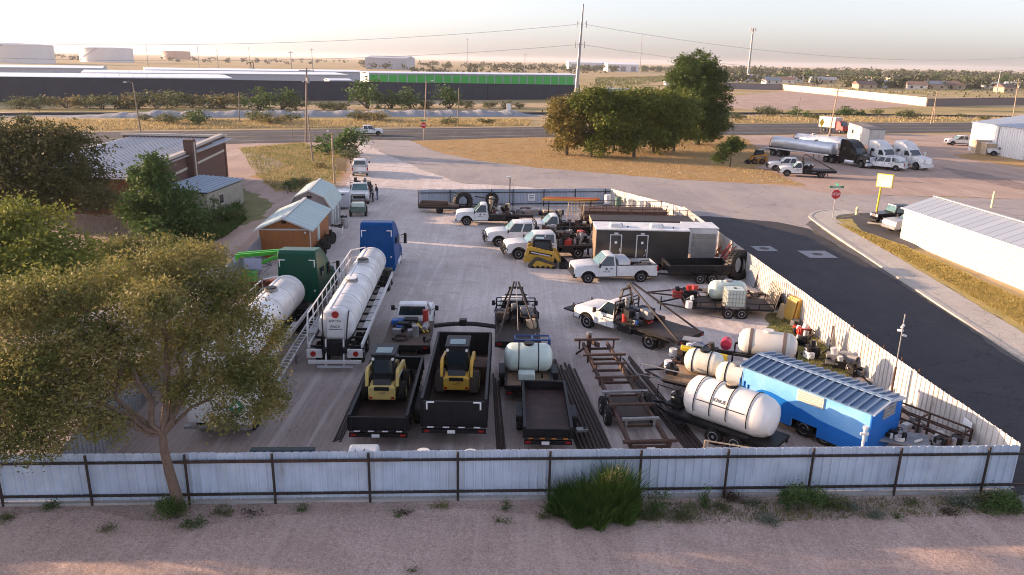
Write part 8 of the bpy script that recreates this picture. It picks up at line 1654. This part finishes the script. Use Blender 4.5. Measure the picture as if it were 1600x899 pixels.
farbox('white industrial block right of the green storage row', 1040, 1060, 128, 133, 450, whitedirty, depth=8); 
t = thing('tank_car', 'white horizontal tank showing just above the grove', 'tank', nbp(944, 130, 330)); t.location.z = 0; B().lathe(ell_tank(11, 1.6, .6), (0, 0, 2.6), 'x', 20).build('tank', twm, t); B().box((5.5, 0, .6), (9, 2, 1.0)).build('cradle', black, t)
# town on the horizon: houses one can tell apart plus the tree mass
rh = random.Random(21); housem = [mat('house_white', (.62, .58, .53), rough=.8), mat('house_tan', (.45, .34, .24), rough=.8), mat('house_brick', (.30, .17, .12), rough=.8), mat('house_grey', (.35, .34, .34), rough=.8)]; roofs = [mat('roof_brown', (.18, .12, .10), rough=.9), mat('roof_grey', (.3, .3, .31), rough=.9), mat('roof_white', (.6, .58, .56), rough=.8)]
hx = [1140, 1152, 1165, 1178, 1190, 1205, 1228, 1242, 1256, 1278, 1292, 1352, 1372, 1384, 1434, 1440, 1462, 1484, 1495, 1512, 1552, 1572, 1588]
for i, px in enumerate(hx):
    dist = rh.uniform(520, 640) if px > 1340 else rh.uniform(640, 820); q = nbp(px, 125, dist); w = rh.uniform(9, 15); hh = rh.uniform(2.8, 3.6); t = thing('house', 'small low house on the right horizon among trees, %s from the left' % ORD[i], 'house', (q.x, q.y, 0), rh.uniform(-.4, .4), 'houses on the right horizon')
    B().box((0, 0, hh/2), (w, 8, hh)).build('wall', rh.choice(housem[:2]+[housem[0]]), t, smooth=0); B().prism([(-4.6, hh), (0, hh+2.4), (4.6, hh)], -w/2-.5, w/2+.5, 'x').build('roof', rh.choice(roofs), t, smooth=0)
    for x in (-w*.3, w*.2): B().box((x, -4.02, hh*.5), (1.4, .1, 1.3)).build('window', glass, t, smooth=0)
for i, (px, y_, d_, m_) in enumerate(((845, 0, 500, 0), (857, 0, 520, 1), (870, 0, 510, 2), (680, 0, 480, 0), (690, 0, 490, 1), (700, 0, 470, 3), (780, 0, 520, 3), (815, 0, 480, 0), (830, 0, 500, 2))):
    q = nbp(px, 120, d_); t = thing('shed', 'small distant shed on the plain beyond the green storage row, %s from the left' % ORD[i], 'shed', (q.x, q.y, 0), i*.7, 'sheds beyond the green storage'); B().box((0, 0, 1.4), (5, 4, 2.8)).build('wall', housem[m_], t, smooth=0); B().prism([(-2.2, 2.8), (0, 3.8), (2.2, 2.8)], -2.7, 2.7, 'x').build('roof', roofs[i % 3], t, smooth=0)
L_far = leafmat('far_tree_leaves', (.045, .06, .03), (.12, .12, .06), .1)
def treeband(name, spec, seed, kind='stuff'):
    rg = random.Random(seed); bl = []
    for (px0, px1, d0, d1, h, n_) in spec:
        for _ in range(n_):
            px = rg.uniform(px0, px1); dd = rg.uniform(d0, d1); q = nbp(px, 110, dd); r_ = h*rg.uniform(.5, 1.0); bl.append((q.x, q.y, r_*.55, r_*rg.uniform(.6, 1.1), r_*.7, r_*.55))
    o, cc = leaves(name, bl, len(bl)*110, 1.0, L_far, None, seed, 1.3, 12, aspect=.8, shell=.5); o['kind'] = kind; return o
treeband('far_trees', [(1140, 1680, 640, 900, 9, 150), (1130, 1680, 1000, 1600, 13, 260), (1330, 1680, 560, 640, 10, 60)], 1)
treeband('far_trees', [(560, 1130, 1000, 1900, 11, 170), (640, 900, 760, 900, 6, 24)], 2)
treeband('far_trees', [(-60, 560, 1400, 3000, 8, 90)], 3)
big = [(1225, 0), (1262, 1), (1300, 2), (1322, 0), (1362, 1), (1375, 2), (1440, 0), (1462, 1), (1510, 2), (1540, 0), (1575, 1), (955, 1), (1005, 2), (1030, 0), (700, 1), (880, 0)]
for i, (px, k) in enumerate(big):
    q = nbp(px, 118, (700 if px > 1100 else 1300)+37*(i % 5)); o = dup(BV[3+k % 2], 'tall round tree on the horizon standing above the far trees, %s listed from mid plain' % ORD[i] if False else 'taller tree standing out of the far tree line, near x-position of the house group, %s' % ORD[i], (q.x, q.y, 0), i, 'taller trees on the horizon', (3.2, 3.2, 3.4)); o['category'] = 'tree'; o.name = 'horizon_tree'
    o['label'] = 'tall tree standing out of the far tree line, '+(['third', 'fourth', 'fifth', 'sixth', 'seventh', 'eighth', 'ninth', 'tenth', 'eleventh', 'twelfth', 'last'][i]+' such tree from the pine rightwards' if i < 11 else ['just left of the pine', 'between pine and cell tower base', 'right of the pine top', 'above the green doors', 'left of the transmission pole'][i-11])
# thin far poles and masts
for i, (px, y0, y1, d_) in enumerate(((455, 98, 80, 500), (488, 96, 76, 620), (340, 92, 78, 700), (310, 92, 72, 800), (820, 104, 84, 700), (730, 100, 60, 900), (1000, 108, 52, 1000), (1560, 130, 108, 500), (230, 88, 70, 900), (390, 94, 74, 900))):
    q = nbp(px, y0, d_); hq = nb(px, y1, d_, 1, 1, 1)[2]; t = thing('distant_pole', 'thin distant pole on the hazy plain, %s' % (['above the storage roofs left of centre', 'right of the tallest wooden pole', 'right of the rusty tank', 'left of the pumpjack', 'between the grey warehouse and the transmission pole', 'taller, right of the grey warehouse', 'left of the pine top', 'above the right houses', 'between the white and rusty tanks', 'above the pumpjack'][i]), 'pole', (q.x, q.y, 0), 0, 'distant poles'); B().cyl((0, 0, 0), (0, 0, hq), .35, .2, 6).build('mast', steel, t); B().bar((-1.5, 0, hq-1), (1.5, 0, hq-1), .3).build('cross_arm', steel, t)
# ---------------------------------------------------------------- haze
hz = B().box((0, 6000, 24), (13000, 13000, 50))
hm = bpy.data.materials.new('haze_air'); hm.use_nodes = True; hm.node_tree.nodes.clear()
pv = hm.node_tree.nodes.new('ShaderNodeVolumePrincipled'); pv.inputs['Color'].default_value = (.96, .93, .95, 1); pv.inputs['Density'].default_value = HAZE_D; pv.inputs['Anisotropy'].default_value = .25
ho = hm.node_tree.nodes.new('ShaderNodeOutputMaterial'); hm.node_tree.links.new(pv.outputs[0], ho.inputs[1])
hobj = hz.build('haze', hm, smooth=0); hobj['kind'] = 'stuff'
